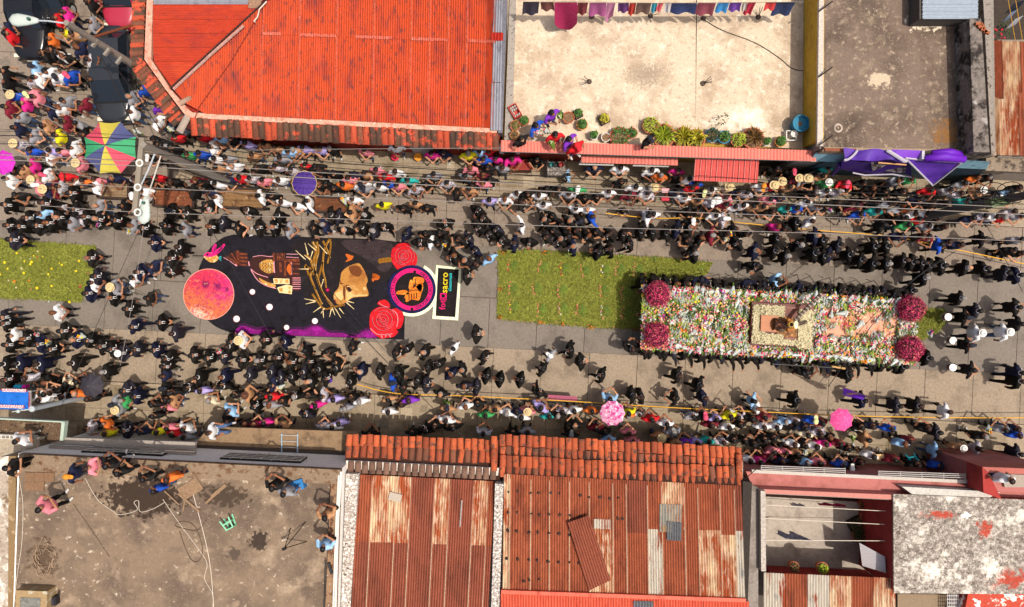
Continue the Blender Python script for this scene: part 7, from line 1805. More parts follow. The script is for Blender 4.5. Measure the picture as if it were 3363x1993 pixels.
for (u, v) in ((-120, 1280), (88, 1288), (-120, 1336), (88, 1343)):
    p = P(u, v, zs); MB().tube([Vector((p.x, p.y, 0)), p], .02, 6).build('leg', galv, t)
p0 = P(20, 1310, 1.0); MB().box((p0.x, p0.y, .5), (1.4, .7, 1.0)).build('counter', surf('stall counter', A('#c8c4bc'), .6, (14, .1)), t)
settle(t)
for k, (u, c, w) in enumerate(((52, '#28a8c8', 'left blue'), (64, '#28a8c8', 'middle blue'), (78, '#d02a9a', 'magenta'))):
    b = MB(); p = P(u, 1270, 1.3); b.lathe([(.05, -.3), (.09, -.28), (.10, 0), (.075, .05), (.0, .06)], 12, tuple(p)); tag(b.build('syrup_jar', plain('syrup ' + c, c, .3)), f'{w} lid of the syrup jars beside the blue stall', 'jar')

# ------------------------------------------------------------------ terrace plants and things
def pot(b, r, h, p, rim=True):
    b.lathe([(r * .72, 0), (r * .95, h * .9), (r * 1.04, h * .9), (r * 1.04, h), (r * .90, h), (r * .86, h * .82), (.0, h * .8)], 16, tuple(p))
potm = {k: surf('pot ' + k, A(c), .7, (16, .15), coords='pos') for k, c in dict(terracotta='#b8643e', white='#dedad2', blue='#2f7f9e', orange='#d8924a', pink='#b0604c').items()}
soilm = surf('pot soil', A('#7a5c42'), .95, (30, .4), layers=[(A('#b09a78'), 20, .55, .66)])
foli = {k: (surf(f'leaf {k} a', A(a), .6, (10, .2)), surf(f'leaf {k} b', A(b), .6, (10, .2))) for k, (a, b) in dict(green=('#4f7a2a', '#33561c'), lime=('#a8b428', '#7c8c1c'), yellow=('#bcae2a', '#8e8a22'), brown=('#8a6236', '#5e4a26'), olive=('#7a7a30', '#5a5e22'), dark=('#3a4a20', '#26341a')).items()}
def plant(label, u, v, r_px, pk_, fk, kind='bush', z=None, ph=.32, pr=None, squash=1.0):
    z = zB if z is None else z
    t = thing('potted_plant', label, 'potted plant', None)
    base = P(u, v, z)
    r = r_px * (H - z) / F * 1.05
    pr = pr or r
    if pk_ and kind in ('bush', 'sparse', 'round') and r_px < 21: r *= .82
    if pk_ == 'box':
        MB().box(base + Vector((0, 0, .12)), (pr * 1.7, pr * 1.7, .24), .5).build('planter', surf('dark planter', A('#3a2a20'), .8, (14, .2)), t)
        MB().box(base + Vector((0, 0, .245)), (pr * 1.5, pr * 1.5, .02), .5).build('soil', soilm, t); ph = .25
    elif pk_:
        b = MB(); pot(b, pr, ph, base); b.build('pot', potm[pk_], t, False)
        b = MB(); b.lathe([(.0, ph * .83), (pr * .88, ph * .82)], 12, tuple(base)); b.build('soil', soilm, t)
    if kind:
        m = MB(); n = {'bush': 150, 'spiky': 90, 'round': 46, 'sparse': 26}[kind]
        for k in range(n):
            a = rnd.random() * 6.283; e = rnd.random()
            rr = r * math.sqrt(rnd.random()) * (1.0 if kind != 'spiky' else .25); hh = ph + rnd.uniform(.02, .30 + r * .5) * (1 - .5 * rr / max(r, .01))
            if kind == 'spiky':
                d = Vector((math.cos(a), math.sin(a) * squash, 0)); s = Vector((-math.sin(a), math.cos(a), 0)) * rnd.uniform(.010, .02)
                p = base + d * rr + Vector((0, 0, ph)); l = r * rnd.uniform(.5, 1.1); up = rnd.uniform(.1, .5)
                m.add([p - s, p + s, p + d * l * .55 + s * 1.3 + Vector((0, 0, up)), p + d * l * .55 - s * 1.3 + Vector((0, 0, up)), p + d * l + Vector((0, 0, up * .75))], [(0, 1, 2, 3), (3, 2, 4)], k % 2)
            else:
                q = rnd.random() * 6.28; s_ = rnd.uniform(.03, .06) * (1.5 if kind == 'round' else 1)
                p = base + Vector((rr * math.cos(a), rr * math.sin(a) * squash, hh)); d = Vector((math.cos(q), math.sin(q), rnd.uniform(-.5, .5))) * s_; s = Vector((-math.sin(q), math.cos(q), rnd.uniform(-.4, .4))) * s_ * .5
                m.add([p - d, p - d * .2 + s, p + d, p - d * .2 - s], [(0, 1, 2, 3)], k % 2)
        o = m.build('foliage', foli[fk], t); o['kind'] = 'stuff'
    settle(t)
T4 = lambda x, y: (1640 + x / 4.173, 320 + y / 4.173)
X2_ = lambda x, y: (2120 + x / 4.122, 430 + y / 4.122)
PL = [('terracotta pot of small green leaves next to the crate of bottles', T4(340, 345), 15, 'terracotta', 'green', 'bush'), ('terracotta pot of bare soil and stems left of the flower sellers', T4(215, 410), 16, 'terracotta', 'olive', 'sparse'), ('orange pot half hidden at the left end of the tiled parapet', T4(205, 538), 14, 'orange', 'brown', 'sparse'), ('wide terracotta bowl of bare soil on the pale terrace', T4(940, 300), 18, 'terracotta', None, None), ('square planter of low green leaves behind the terracotta bowl', T4(1070, 240), 15, 'box', 'green', 'bush'), ('orange pot of bright green leaves before the square planter', T4(1125, 395), 17, 'orange', 'green', 'bush'), ('tilted square planter with yellowish bush alone on the terrace', T4(1425, 312), 17, 'box', 'yellow', 'bush'), ('white pot with a small clipped green plant', T4(1280, 540), 14, 'white', 'green', 'bush'), ('white pot of dry soil beside the green bush', T4(1445, 568), 14, 'white', None, None), ('low spreading green bush against the tiled parapet', T4(1630, 560), 30, 'terracotta', 'green', 'bush'), ('terracotta pot of round green leaves in the green bush', T4(1800, 510), 17, 'terracotta', 'green', 'round'), ('yellow green feathery bush rising behind the parapet', T4(2050, 410), 25, 'terracotta', 'lime', 'bush'), ('bright yellow green fern by the navy capped onlooker', T4(2230, 545), 36, 'terracotta', 'lime', 'spiky'), ('yellowish spiky plant next to the bright fern', X2_(490, 110), 32, 'terracotta', 'yellow', 'spiky'), ('yellow leaved spiky plant left of the two blue pots', X2_(650, 130), 30, 'terracotta', 'yellow', 'spiky'), ('left one of two blue pots, with straggly green plant', X2_(875, 80), 21, 'blue', 'dark', 'bush'), ('right one of two blue pots, with bright leaves', X2_(1035, 105), 20, 'blue', 'green', 'bush'), ('lime green bush right of the blue pots', X2_(1215, 145), 22, 'terracotta', 'lime', 'bush'), ('brown dry spiky plant on the terrace edge', X2_(1420, 120), 33, 'terracotta', 'brown', 'spiky'), ('small white pot with green sprout beside the dry spiky plant', X2_(1600, 165), 13, 'white', 'green', 'bush'), ('orange pot with green sprout near the ochre wall', X2_(1790, 165), 17, 'orange', 'green', 'bush'), ('tall leggy dark plant rising behind the blue pots', (2362, 398), 20, None, 'dark', 'sparse')]
for lb, (u, v), r, pk_, fk, kd_ in PL: plant(lb, u, v, r, pk_, fk, kd_)
t = thing('water_tub', 'big round blue tub of soil in the terrace corner', 'tub'); bp_ = P(2612, 416, zB)
b = MB(); pot(b, .34, .62, bp_); b.build('tub', potm['blue'], t); b = MB(); b.lathe([(.0, .5), (.30, .5)], 14, tuple(bp_)); b.build('soil', soilm, t); settle(t)
t = thing('framed_pot', 'small dark pot inside a white square frame beside the blue tub', 'pot'); bp_ = P(2590, 450, zB)
for a, b_, c_ in ((-.2, 0, 0), (.2, 0, 0), (0, .2, 1), (0, -.2, 1)): MB().box(bp_ + Vector((a, b_, .15)), (.42 if c_ else .04, .04 if c_ else .42, .3)).build('frame_side', potm['white'], t)
b = MB(); pot(b, .14, .4, bp_ + Vector((.08, .05, 0))); b.build('pot', potm['white'], t); settle(t)
t = thing('bottle_crate', 'red plastic crate full of white bottles on the pale terrace', 'crate'); bp_ = P(1691, 369, zB)
Mc = Matrix.Translation(bp_) @ Matrix.Rotation(R(30), 4, 'Z')
redp = plain('red plastic', '#b03a2c', .5)
for c, d in (((0, .27, .14), (.34, .03, .28)), ((0, -.27, .14), (.34, .03, .28)), ((.17, 0, .14), (.03, .57, .28)), ((-.17, 0, .14), (.03, .57, .28)), ((0, 0, .01), (.34, .54, .02))):
    b = MB(); b.box(c, d); b.v = [tuple(Mc @ Vector(x)) for x in b.v]; b.build('crate_side', redp, t)
settle(t)
for i in range(3):
    for j in range(4):
        if rnd.random() < .15: continue
        b = MB(); p = Mc @ Vector((-.1 + i * .1, -.19 + j * .125, .03)); b.lathe([(.04, 0), (.042, .2), (.015, .26), (.015, .3), (.0, .3)], 8, tuple(p))
        tag(b.build('bottle', potm['white']), f'white bottle, {ORD[j]} from the street in the {["left", "middle", "right"][i]} file of the red crate', 'bottle', 'bottles in the red crate')
# iron stubs in the terrace
for k, (u, v) in enumerate(((1935, 268), (2308, 274), (1942, 54), (2136, 52), (2310, 60), (2490, 56))):
    b = MB(); p = P(u, v, zB)
    for j in range(4):
        a = rnd.random() * 6.28; b.tube([p, p + Vector((math.cos(a) * .1, math.sin(a) * .1, .2)), p + Vector((math.cos(a) * .28, math.sin(a) * .28, .42))], .014, 4)
    b.lathe([(.0, .08), (.1, .06), (.12, .0)], 8, tuple(p)); tag(b.build('column_stub', plain('rusty rebar', '#4a3c34', .8)), ['bent iron stub left of the terrace stain', 'bent iron stub right of the terrace stain', 'first iron stub below the washing line', 'second iron stub below the washing line', 'third iron stub below the washing line', 'fourth iron stub below the washing line'][k], 'iron stub')
tag(MB().tube([P(u, v, zB + .03) for u, v in curve([(2310, 62), (2370, 98), (2480, 140), (2560, 190), (2610, 228), (2690, 232)], 4)], .014, 4).build('cable', m_blk), 'dark cable lying across the pale terrace to the ochre wall', 'cable')
# washing line
zw = 5.15
tag(MB().tube([P(1700, 2, zw), P(2150, 10, zw - .05), P(2640, 6, zw)], .01, 4).build('washing_line', m_gryw), 'washing line stretched over the pale terrace', 'washing line')
LA = [(1718, 1772, '#3a3444', 1.0, 'dark grey cloth'), (1774, 1818, '#6a3c34', .5, 'brown cloth'), (1820, 1896, '#a01a50', 1.5, 'crimson shawl'), (1898, 1932, '#7a2a34', .9, 'maroon cloth'), (1936, 1992, '#b05a92', 1.0, 'pink checked cloth'), (1994, 2022, '#d890b8', 1.4, 'pale pink shirt'), (2030, 2066, '#5a2a6a', .6, 'violet cloth'), (2068, 2090, '#c83a30', .9, 'red garment'), (2092, 2140, '#6a5048', .7, 'brown patterned cloth'), (2142, 2160, '#3aa0b8', .6, 'small turquoise cloth'), (2162, 2180, '#d8606a', .5, 'small red cloth'), (2184, 2204, '#c9c4c8', .6, 'white cloth'), (2206, 2290, '#2a3a6a', .7, 'dark blue skirt cloth'), (2292, 2352, '#9a4a5a', .9, 'old rose cloth'), (2358, 2396, '#3a90d0', .6, 'bright blue cloth'), (2398, 2436, '#6a3a9a', .5, 'purple cloth'), (2440, 2456, '#c9c0b8', .5, 'pale small cloth'), (2458, 2484, '#c82a4a', .9, 'red small garment'), (2516, 2552, '#c83a3a', .4, 'short red cloth'), (2550, 2614, '#2c3c66', 1.0, 'navy striped cloth')]
for u0, u1, c, L, nm in LA:
    m_ = surf('wash ' + c, A(c), .85, (14, .15), layers=[(A('#d8c8c8'), 30, .62, .68)], stretch=(1, 1, 3))
    b = MB(); sw_ = rnd.uniform(-.1, .25); ph_ = rnd.random() * 6
    b.grid(lambda a, s: P(u0 + (u1 - u0) * a, 5 + 5 * math.sin(math.pi * (u0 - 1700) / 940), zw - .03) + Vector((sw_ * s * .3, -.16 * s * s - .05 * math.sin(a * 9 + ph_) * s - (.35 * s if L > 1.4 else 0), -L * s * (.85 if L < 1.4 else (.55 + .5 * math.sin(math.pi * a))))), 10, 6)
    tag(b.build('laundry', m_), f'{nm} hanging on the terrace washing line', 'laundry', 'washing on the terrace line')

# ------------------------------------------------------------------ purple drapes, flag, cart of the shop, etc.
pur = surf('purple cloth', A('#5a30a0'), .6, (10, .08), layers=[(A('#48248c'), 2.2, .5, .66)]); pur2 = surf('violet cloth', A('#7c3ec0'), .6, (10, .08)); pur3 = surf('dark purple cloth', A('#3a1c6e'), .65, (10, .1)); fring = surf('white fringe', A('#bdb6c2'), .8, (30, .15))
t = thing('purple_drape', 'purple drape hung in a triangle and swags from the blue house front', 'drape')
def cloth4(a, b_, c, d, amp, nf, nu=24, nv=10):
    m = MB(); m.grid(lambda s, q: a.lerp(b_, s).lerp(d.lerp(c, s), q) + Vector((0, 0, amp * math.sin(s * nf + q * 2) * (.3 + q))) + Vector((0, amp * .5 * math.cos(s * nf * .7 + q * 5), 0)), nu, nv); return m
A0, A1, A2 = P(2972, 519, 5.0), P(3158, 533, 4.9), P(3062, 609, 3.4)
m = MB(); m.grid(lambda s, q: A0.lerp(A1, s).lerp(A2, q) + Vector((0, 0, -.22 * math.sin(math.pi * s) * (1 - q) + .05 * math.sin(q * 14 + s * 3) * (1 - q))), 20, 14); m.build('triangle_cloth', pur, t, True)
for a, b_ in ((A0, A1), (A0, A2), (A1, A2)):
    MB().tube([a.lerp(b_, k / 8) + Vector((0, 0, .03 - (.12 * math.sin(math.pi * k / 8) if b_ is A1 and a is A0 else 0))) for k in range(9)], .035, 5).build('white_hem', fring, t)
cloth4(P(2770, 488, 5.1), P(2975, 494, 5.1), P(2985, 528, 4.9), P(2772, 526, 4.9), .08, 17).build('swag_cloth', pur, t, True)
cloth4(P(2925, 491, 5.14), P(3030, 494, 5.14), P(3030, 520, 4.98), P(2965, 520, 4.98), .02, 3).build('violet_panel', pur2, t, True)
MB().pxprism([(3028, 494), (3037, 494), (3037, 522), (3028, 522)], 5.18, 5.0).build('white_hem', fring, t)
m = MB(); m.tube([P(3036, 520, 5.15), P(3100, 514, 5.2), P(3168, 523, 5.15)], [.12, .2, .14], 8); m.tube([P(3060, 500, 5.15), P(3120, 500, 5.2), P(3158, 506, 5.12)], [.1, .17, .1], 8); m.build('rolled_cloth', surf('bright purple cloth', A('#6a1cb8'), .6, (10, .1)), t, True)
cloth4(P(2768, 526, 4.7), P(2980, 528, 4.7), P(2995, 576, 3.2), P(2752, 560, 3.4), .12, 14).build('lower_cloth', pur3, t, True)
m = cloth4(P(2860, 534, 4.4), P(2978, 536, 4.4), P(2975, 566, 3.7), P(2862, 562, 3.7), .05, 9); m.build('banner', surf('banner picture', A('#8f8488'), .7, (14, .1), layers=[(A('#2a2024'), 4, .46, .56), (A('#c9b8a8'), 6, .60, .66)]), t)
MB().tube([P(2884, 534, 4.55), P(2976, 541, 4.55)], .03, 6).build('banner_rod', plain('wood rod', '#c8945a', .5), t)
for k in range(3):
    MB().tube([P(2772 + k * 3 + 46 * math.sin(a * .5), 508 + 18 * math.cos(a) * (1 if k == 0 else .8), 5.12) for a in [j * .5 for j in range(6)]] if k == 0 else [P(2906 + k * 6 + 12 * j, 494 + 7.5 * j, 5.16 - .02 * j) for j in range(6)], .05, 5).build('white_hem', fring, t)
MB().tube([P(2800, 567, 3.6), P(2840, 575, 3.4), P(2930, 572, 3.4), P(2995, 582, 3.3)], .03, 5).build('white_hem', fring, t)
MB().tube([P(2760, 540, 4.0), P(2734, 574, 2.6)], [.14, .05], 6).build('tied_corner', pur3, t)
settle(t)
t = thing('purple_flag', 'purple flag with a gold emblem carried beside the yellow rope', 'flag')
m = MB(); m.grid(lambda s, q: P(2762, 1270, 2.6).lerp(P(2846, 1302, 2.3), s).lerp(P(2775, 1300, 1.6).lerp(P(2832, 1312, 1.9), s), q) + Vector((0, 0, .12 * math.sin(q * 6 + s * 2))), 10, 8); m.build('flag_cloth', surf('flag purple', A('#5a1fa8'), .6, (12, .1), layers=[(A('#a8843a'), 30, -.2, .3, (2798, 1293, 16, 13, 2.1))]), t, True)
MB().tube([P(2756, 1268, 2.7), P(2862, 1305, 2.2)], .02, 6).build('pole', plain('flag pole', '#3a2a20', .5), t); settle(t)
t = thing('drinks_cart', 'small stall cart with buckets and goods beneath the pink parapet', 'cart')
c = front_B(1838, .8); MB().box((c.x, c.y - .62, .45), (.78, .56, .9)).build('cart_body', surf('cart tin', A('#a8a49c'), .5, (14, .1)), t)
MB().box((c.x, c.y - .62, .93), (.84, .62, .05)).build('cart_top', surf('cart top', A('#6a6058'), .6, (10, .3), layers=[(A('#c8c0b4'), 16, .55, .62)]), t)
for k in range(4): MB().tube([(c.x + (.4 if k % 2 else -.4), c.y - .62 + (.28 if k // 2 else -.28), .2), (c.x + (.4 if k % 2 else -.4), c.y - .62 + (.28 if k // 2 else -.28), 1.5)], .015, 5).build('post', wht, t)
settle(t)
for k, (dx, cc, w) in enumerate(((-.22, '#2a6a66', 'green'), (0, '#1c1c20', 'black'), (.22, '#8a2a24', 'red'))):
    b = MB(); b.lathe([(.08, 0), (.12, .22), (.125, .22), (.11, .2), (.07, .02), (0, .02)], 14, (c.x + dx, c.y - .48, .97)); tag(b.build('bucket', plain('bucket ' + w, cc, .5)), f'{w} bucket on the small stall cart under the parapet', 'bucket')
t = thing('snack_counter', 'red slatted counter with jars beside a shop doorway', 'counter'); c = front_B(1713, .8)
for k in range(9): MB().box((c.x, c.y - .25 - k * .055, .95), (.95, .03, .04)).build('slat', plain('red slat', '#a02a1e', .5), t)
MB().box((c.x, c.y - .45, .46), (.95, .5, .9)).build('counter_body', plain('dark red counter', '#5c1a14', .6), t); settle(t)
def stool(label, u, v, z, ang, col, tilt=0.0, name='stool'):
    t = thing(name, label, 'stool'); m = plain('plastic ' + col, col, .45, var=.05)
    M = Matrix.Translation(P(u, v, z)) @ Matrix.Rotation(ang, 4, 'Z') @ Matrix.Rotation(tilt, 4, 'X')
    def q(b, nm):
        b.v = [tuple(M @ Vector(x)) for x in b.v]; b.build(nm, m, t)
    b = MB(); b.box((0, 0, .44), (.34, .34, .04)); q(b, 'seat')
    for sx in (-1, 1):
        for sy in (-1, 1): b = MB(); b.tube([(sx * .14, sy * .14, .43), (sx * .19, sy * .19, 0)], .032, 5); q(b, 'leg')
    for s in (-1, 1): b = MB(); b.box((0, s * .17, .2), (.32, .03, .05)); q(b, 'rail'); b = MB(); b.box((s * .17, 0, .2), (.03, .32, .05)); q(b, 'rail')
    settle(t)
stool('pale green plastic stool lying on its side on the concrete roof', 742, 1700, zE + .18, .5, '#7cc49a', R(88))
stool('turquoise plastic stool held up over the lower crowd', 2985, 1500, 1.0, .2, '#1f97a4', R(30))
for (u, v, c, w) in ((1297, 513, '#d02848', 'red'), (1372, 514, '#d88a20', 'orange')):
    t = thing('folding_chair', f'{w} seat with thin legs on the pavement by the red wall', 'chair'); p = P(u, v, .5); p = Vector((p.x, p.y, 0))
    b = MB(); b.lathe([(.0, .47), (.18, .47), (.2, .44), (.0, .43)], 14, tuple(p)); b.build('seat', plain('seat ' + w, c, .5), t)
    for k in range(4): a = k * math.pi / 2 + .7; MB().tube([p + Vector((math.cos(a) * .14, math.sin(a) * .14, .44)), p + Vector((math.cos(a) * .24, math.sin(a) * .24, .13))], .012, 5).build('leg', galv, t)
    settle(t)
# drums of the band
for k, (x, y, w) in enumerate(((1690, 725, 'upper'), (1742, 980, 'middle'), (1740, 1270, 'lower'))):
    u, v = 2600 + x / 3.282, 820 + y / 3.282
    t = thing('drum', f'white headed marching drum, {w} of the three behind the float', 'drum', 'marching drums'); c = P(u, v, 1.05)
    b = MB(); b.lathe([(.155, 0), (.16, .02), (.16, .24)], 18, (c.x, c.y, .80)); b.build('shell', plain('drum shell', '#5a1a1a', .3), t)
    b = MB(); b.lathe([(.0, .255), (.165, .25)], 18, (c.x, c.y, .80)); b.build('head', plain('drum skin', '#e4ddd0', .6, var=.04), t)
    for z in (.80, 1.04): b = MB(); b.tube([Vector((c.x + .168 * math.cos(a), c.y + .168 * math.sin(a), z)) for a in [j * math.pi / 9 for j in range(19)]], .012, 5); b.build('hoop', chrome, t)
    settle(t)
# forked sticks of the bearers, and their carried pole
fk_m = plain('black stick', '#16130f', .5)
for k in range(15):
    a = .05 + k * .06; p = FL(a, -.19, 0); q = FL(a + rnd.uniform(.015, .04), -.30 - rnd.uniform(0, .10), 0)
    b = MB(); b.tube([Vector((q.x, q.y, .02)), Vector((p.x, p.y, 1.35))], .017, 5); d = rnd.uniform(.1, .2); b.tube([Vector((p.x - .08, p.y, 1.45)), Vector((p.x, p.y, 1.35)), Vector((p.x + .08, p.y, 1.45))], .014, 4)
    b.tube([Vector((q.x, q.y, .9)), Vector((q.x + d, q.y - .12, 1.2))], .012, 4)
    tag(b.build('forked_stick', fk_m), f'black forked stick, {ORD[k]} from the left among bearers above the float', 'stick', 'forked sticks of the bearers')
tag(MB().tube([P(2535, 1195, 1.5), P(2720, 1206, 1.5), P(2770, 1208, 1.5)], .03, 6).build('carrying_pole', fk_m), 'long dark pole carried between two people under the float', 'pole')
b = MB(); b.tube([P(2730, 1203, 1.5), P(2775, 1210, 1.5)], .05, 6); tag(b.build('rope_roll', plain('tan wrap', '#b8905a', .8)), 'tan wrapped end on the long dark carried pole', 'wrap')
# bouquets and boards held in the crowd
HB = [(125, 1095, 3, 'orange bouquet held above the lower left procession line'), (165, 1122, 4, 'orange and red bouquet behind the higher orange one, lower left line'), (270, 1102, 4, 'small orange bunch held in the lower left line'), (328, 740, 8, 'bright pink bouquet held under the white lamp head'), (430, 763, 5, 'yellow bunch at the feet of the line under the lamp'), (722, 1154, 3, 'red bouquet in the line below the dark carpet'), (920, 1273, 5, 'large yellow and red bouquet over the red topped woman'), (1460, 808, 4, 'orange bouquet in the group above the framed sign'), (1472, 1326, 7, 'yellow and green bouquet above the brown hatted person'), (1810, 470, 7, 'mixed bouquet held over the pink parapet'), (1762, 440, 2, 'pink bouquet beside the blue dressed flower seller'), (1787, 430, 6, 'salmon flowers held by the blue dressed flower seller'), (1838, 385, 7, 'lilac and green flowers held by the violet dressed woman'), (560, 425, 5, 'yellow basket of blooms beside the red wall corner'), (447, 430, 0, 'white paper wrapped bunch next to the large parasol'), (2392, 770, 4, 'red bouquet in the procession line above the float'), (2382, 788, 5, 'yellow bouquet in the procession line above the float'), (2396, 1348, 5, 'yellow bouquet held against the yellow rope'), (2798, 1432, 7, 'pale green bouquet near the plain pink umbrella'), (2800, 1510, 3, 'red bouquet by the white railings'), (3240, 1412, 4, 'orange bouquet in the lower crowd at the far right'), (692, 690, 2, 'pink bouquet held between the two brown carts'), (2640, 1488, 5, 'yellow bouquet near the white railings'), (1130, 655, 4, 'orange bouquet right of the purple umbrella'), (1252, 555, 2, 'pink bouquet under the black wires'), (2720, 690, 8, 'magenta bouquet at the right of the upper crowd'), (3050, 1090, 8, 'magenta flowers on the grass patch behind the float')]
for u, v, k, lb in HB:
    o = bouquet(k, P(u, v, 1.35 if 'parapet' not in lb and 'seller' not in lb and 'violet' not in lb else 4.5), rnd.random() * 6, -.6, rnd.uniform(.95, 1.2), 'held_bouquet'); o['label'] = lb; o['group'] = 'bouquets held in the crowd'
for (u, v, z, c, a, lb) in ((1078, 1250, 1.3, '#4a2a86', .35, 'purple banner card carried in the lower procession line'), (1145, 705, 1.4, '#c89a70', -.5, 'tan cardboard sheet held over a black suit'), (2186, 625, 1.4, '#dca0a4', 0, 'pink card held up in the dense upper crowd'), (2185, 652, 1.2, '#c23a4a', 0, 'red card held in the dense upper crowd'), (2892, 1500, 1.2, '#d8b07a', .1, 'tan paper bag beside the maroon bag in the lower crowd')):
    tag(MB().box(P(u, v, z), (.34, .24, .015), a, mat=Matrix.Rotation(a, 4, 'Z') @ Matrix.Rotation(-.4, 4, 'X')).build('card', plain('card ' + c, c, .8)), lb, 'card')
# ------------------------------------------------------------------ clutter on the concrete roof
hose = plain('pale hose', '#cbbfae', .6); tanr = plain('dark hose', '#5a4a3c', .7)
def hz(px, m, r, lb): tag(MB().tube([P(u, v, zE + .03) for u, v in curve(px, 5)], r * .68, 5).build('hose', m), lb, 'hose')
hz([(280, 1570), (320, 1640), (370, 1678), (395, 1690), (450, 1675), (440, 1650), (455, 1645), (460, 1680), (500, 1672), (540, 1650)], hose, .016, 'pale hose looping over the dark wet patch of the roof')
hz([(625, 1590), (650, 1680), (680, 1800), (695, 1900), (705, 2050)], hose, .02, 'pale straight hose running down the concrete roof')
hz([(535, 1640), (590, 1720), (650, 1800), (680, 1850), (672, 1900), (700, 1960), (690, 2050)], hose, .015, 'wavy pale hose left of the straight one')
hz([(690, 1690), (650, 1740), (600, 1735), (575, 1725), (600, 1712), (640, 1730), (665, 1800), (655, 1840), (630, 1840), (605, 1790), (590, 1745)], tanr, .02, 'dark hose in wide loops on the concrete roof')
hz([(60, 1560), (75, 1650), (72, 1780), (55, 1900), (40, 2050)], hose, .014, 'pale hose along the left roof edge')
hz([(240, 1655), (300, 1740), (360, 1830)], tanr, .012, 'thin dark stain-like cord lying straight on the roof')
b = MB()
for k in range(26):
    a = k * .42; r = 26 + 10 * math.sin(k * 3.1); r2 = r + rnd.uniform(-8, 12)
    b.tube([P(146 + r * math.cos(a), 1832 + 1.5 * r * math.sin(a), zE + .04), P(146 + r2 * math.cos(a + .4), 1832 + 1.5 * r2 * math.sin(a + .4), zE + .10), P(146 + r * 1.2 * math.cos(a + .7), 1832 + 1.6 * r * math.sin(a + .7), zE + .04)], .012, 4)
tag(b.build('thorn_branches', surf('dry branch', A('#b09478'), .8, (20, .2))), 'heap of dry twisted branches on the left of the roof', 'branches')
for k, (u, v, a, l, w) in enumerate(((625, 1605, .55, .9, .55), (700, 1630, .75, .8, .09), (718, 1612, .7, .75, .14), (620, 1650, -.7, 1.1, .08), (565, 1635, -.75, .8, .05), (606, 1650, 1.4, .7, .05))):
    tag(MB().box(P(u, v, zE + .05 + .01 * k), (l, w, .035), a).build('plank', surf('weathered plank', A('#93775c'), .9, (12, .2), stretch=(1, 1, 1))), ['broad grey board lying among the planks on the roof', 'narrow plank right of the broad board', 'wider short plank right of the broad board', 'thin lath crossing below the broad board', 'yellowish stick beside the seated onlookers', 'short upright lath under the broad board'][k], 'plank')
tag(MB().box(P(980, 1590, zE + .2), (.5, .4, .4), .3).build('blue_bag', surf('blue bag', A('#2f7cb8'), .5, (14, .2))), 'bright blue bag beside two seated onlookers on the roof', 'bag')
t = thing('tripod', 'black camera tripod standing alone on the concrete roof', 'tripod'); tp = P(935, 1800, zE + .9)
for dx, dy in ((.55, .75), (.60, -.05), (-.05, .5)): MB().tube([tp, (tp.x + dx, tp.y + dy, zE)], .018, 5).build('leg', fk_m, t)
MB().box((tp.x, tp.y, tp.z + .06), (.14, .10, .12), .4).build('camera_mount', fk_m, t); settle(t)
t = thing('backpack', 'black backpack on the roof beside the hatch', 'backpack'); bp_ = P(178, 1966, zE)
b = MB(); b.box(bp_ + Vector((0, 0, .14)), (.48, .34, .26), .05); b.build('bag', surf('black nylon', A('#232226', 1), .5, (20, .2)), t)
b = MB(); b.box(bp_ + Vector((0, -.02, .28)), (.34, .22, .04), .05); b.build('front_pocket', surf('dark nylon', A('#34333a', 1), .5, (20, .2)), t)
b = MB(); b.tube([bp_ + Vector((.2, .18, .1)), bp_ + Vector((.24, .36, .1)), bp_ + Vector((.28, .18, .12))], .02, 5); b.build('strap', fk_m, t); settle(t)
tag(MB().box(P(1085, 1866, 5.36), (.1, .45, .12), .3).build('camera_lens', plain('lens grey', '#2a2a2c', .4)), 'striped black camera lens lying on the roof rim', 'camera lens')
tag(MB().tube([P(1070, 1840, 5.3), P(1066, 1990, 5.3), P(1064, 2060, 5.3)], .022, 5).build('rail', fk_m), 'black rod leaning along the right roof edge', 'rod')
t = thing('window_frame', 'white metal grid frame leaning on the curved canopy', 'frame')
for x in (0, 1): MB().tube([P(925 + 52 * x, 1424, 2.5), P(925 + 52 * x, 1486, 2.6)], .035, 5).build('upright', plain('pale blue paint', '#8496a2', .5), t)
for k in range(3): MB().tube([P(918, 1428 + k * 20, 2.52), P(980, 1430 + k * 20, 2.52)], .018, 5).build('bar', wht, t)
settle(t)
# people's cameras on the road: small tripod
t = thing('tripod', 'thin black tripod in front of the straw hatted photographer', 'tripod'); tp = P(418, 952, 1.3)
for dx, dy in ((.25, .3), (.45, -.35), (-.2, -.2)): MB().tube([tp, (tp.x + dx, tp.y + dy, .02)], .012, 5).build('leg', fk_m, t)
MB().box((tp.x, tp.y, tp.z + .06), (.18, .12, .12), .4).build('camera_body', plain('camera black', '#16161a', .4), t); settle(t)
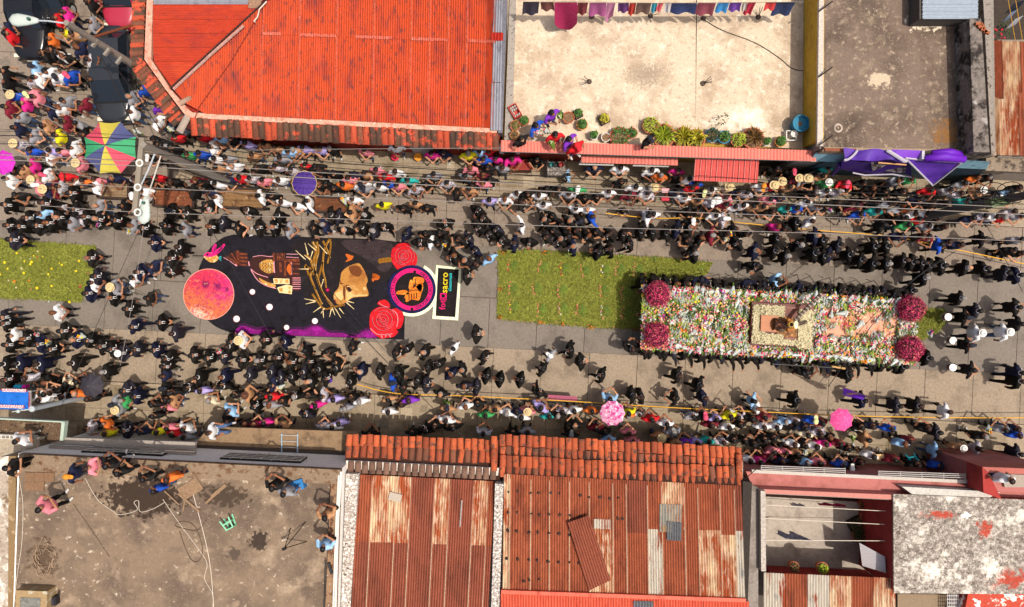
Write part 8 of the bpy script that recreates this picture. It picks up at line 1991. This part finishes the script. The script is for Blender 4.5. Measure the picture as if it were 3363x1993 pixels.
# yard of the pink house
for k, (v0, v1, u1) in enumerate(((1658, 1678, 2908), (1702, 1722, 2905), (1774, 1776, 2908))):
    tag(MB().tube([P(2514, v0, 3.2), P(u1, v1, 3.0)], .016, 5).build('washing_line', hose), ['white line with crimson cloth across the pink house yard', 'empty middle white line across the pink house yard', 'white line with striped cloth across the pink house yard'][k], 'washing line')
for (u0, u1, v0, L, c, lb, ex) in ((2690, 2780, 1659, .35, '#b01848', 'crimson cloth hanging over the yard line', None), (2600, 2646, 1660, .4, '#c8c8cc', 'small white cloth hanging over the yard line', None), (2580, 2668, 1769, .9, '#8a94b4', 'blue and white striped cloth hanging in the yard', 1)):
    m_ = surf('yard wash ' + c, A(c), .85, (14, .1)) if not ex else surf('yard striped cloth', A('#c4c8d4'), .85, (14, .1), layers=[(A('#2a3458'), 9, .48, .52)], stretch=(3, .2, .2))
    b = MB(); b.grid(lambda a, s: P(u0 + (u1 - u0) * a, v0 + 6 * a, 3.15) + Vector((-.25 * s if ex else .05 * s, .02 * s, -L * s * (1 - .3 * math.sin(a * 14)))), 14, 4); tag(b.build('laundry', m_), lb, 'laundry')
for lb, u, v, r, pk_, fk, kd_ in (('round terracotta pot in the shaded yard near the red wall', 2826, 1650, 14, 'terracotta', 'dark', 'sparse'), ('terracotta pot with blue rim below the other in the yard', 2830, 1690, 15, 'terracotta', None, None), ('dark leafy plant in the long planter of the yard', 2805, 1720, 24, 'box', 'dark', 'bush'), ('lower leafy plant in the shaded yard', 2812, 1750, 22, 'terracotta', 'dark', 'bush'), ('hanging round plant on the lower red yard wall', 2598, 1852, 16, 'terracotta', 'brown', 'bush'), ('lime leaved plant on the lower red yard wall', 2690, 1856, 18, 'terracotta', 'lime', 'bush')):
    plant(lb, u, v, r, pk_, fk, kd_, z=.62 if v < 1800 else 2.2)
# dark yard upper right: washing and red flowers
plant('red flowering bush behind the rusty roof wall', 3275, 108, 26, None, 'dark', 'bush', z=1.6)
for k in range(14):
    o = obj('red_blossom', blooms['red']); o.location = P(3245 + rnd.uniform(0, 60), 96 + rnd.uniform(0, 34), 2.3 + rnd.random() * .2); o.scale = (.05,) * 3
    tag(o, f'red blossom, {ORD[k]} on the bush behind the rusty roof', 'flower', 'red blossoms on the bush')
rank([o for o in bpy.data.objects if o.get('group') == 'red blossoms on the bush'], '{} red blossom from the left on the bush behind the rusty roof', key=lambda o: o.location.x)
for (u0, u1, v0, c, lb) in ((3322, 3345, 40, '#8a9ab8', 'pale blue garment hanging in the upper right yard'), (3335, 3362, 62, '#c8c8d0', 'white garment hanging in the upper right yard'), (3332, 3370, 10, '#2a3040', 'dark garment hanging in the upper right yard')):
    b = MB(); b.grid(lambda a, s: P(u0 + (u1 - u0) * a, v0 - 12 * a, 3.2) + Vector((.1 * s, -.15 * s, -.8 * s * (1 - .2 * math.sin(a * 8)))), 8, 4); tag(b.build('laundry', surf('yard wash ' + c, A(c), .85, (14, .1))), lb, 'laundry')
for (u, v) in ((3310, 60), (3330, 110)): pass
for k, u in enumerate((3308, 3332)): tag(MB().tube([P(u, -20, 3.2), P(u + 26, 130, 3.2)], .012, 4).build('washing_line', ropem), ['left yellow line', 'right yellow line'][k] + ' in the upper right yard', 'washing line')
# lids set into the pavement
for k, (u, v, w, h_, lb) in enumerate(((1335, 1358, .55, .55, 'pale square concrete lid in the lower pavement'), (1393, 1342, .3, .3, 'small square iron lid in the lower pavement'), (1262, 1388, .4, .5, 'grey oblong lid in the shaded lower pavement'), (1736, 598, .55, .5, 'square lid in the upper pavement under the wires'), (1480, 545, .35, .4, 'rectangular lid in the pavement by the corner house'))):
    p = P(u, v, .13); tag(MB().box(p + Vector((0, 0, .012)), (w, h_, .03), -.04).build('pavement_lid', surf(['pale lid', 'iron lid', 'grey lid', 'pale lid', 'pale lid'][k], A(['#b3a288', '#8a7c68', '#7d7466', '#a8987e', '#a8987e'][k]), .9, (14, .2))), lb, 'lid')
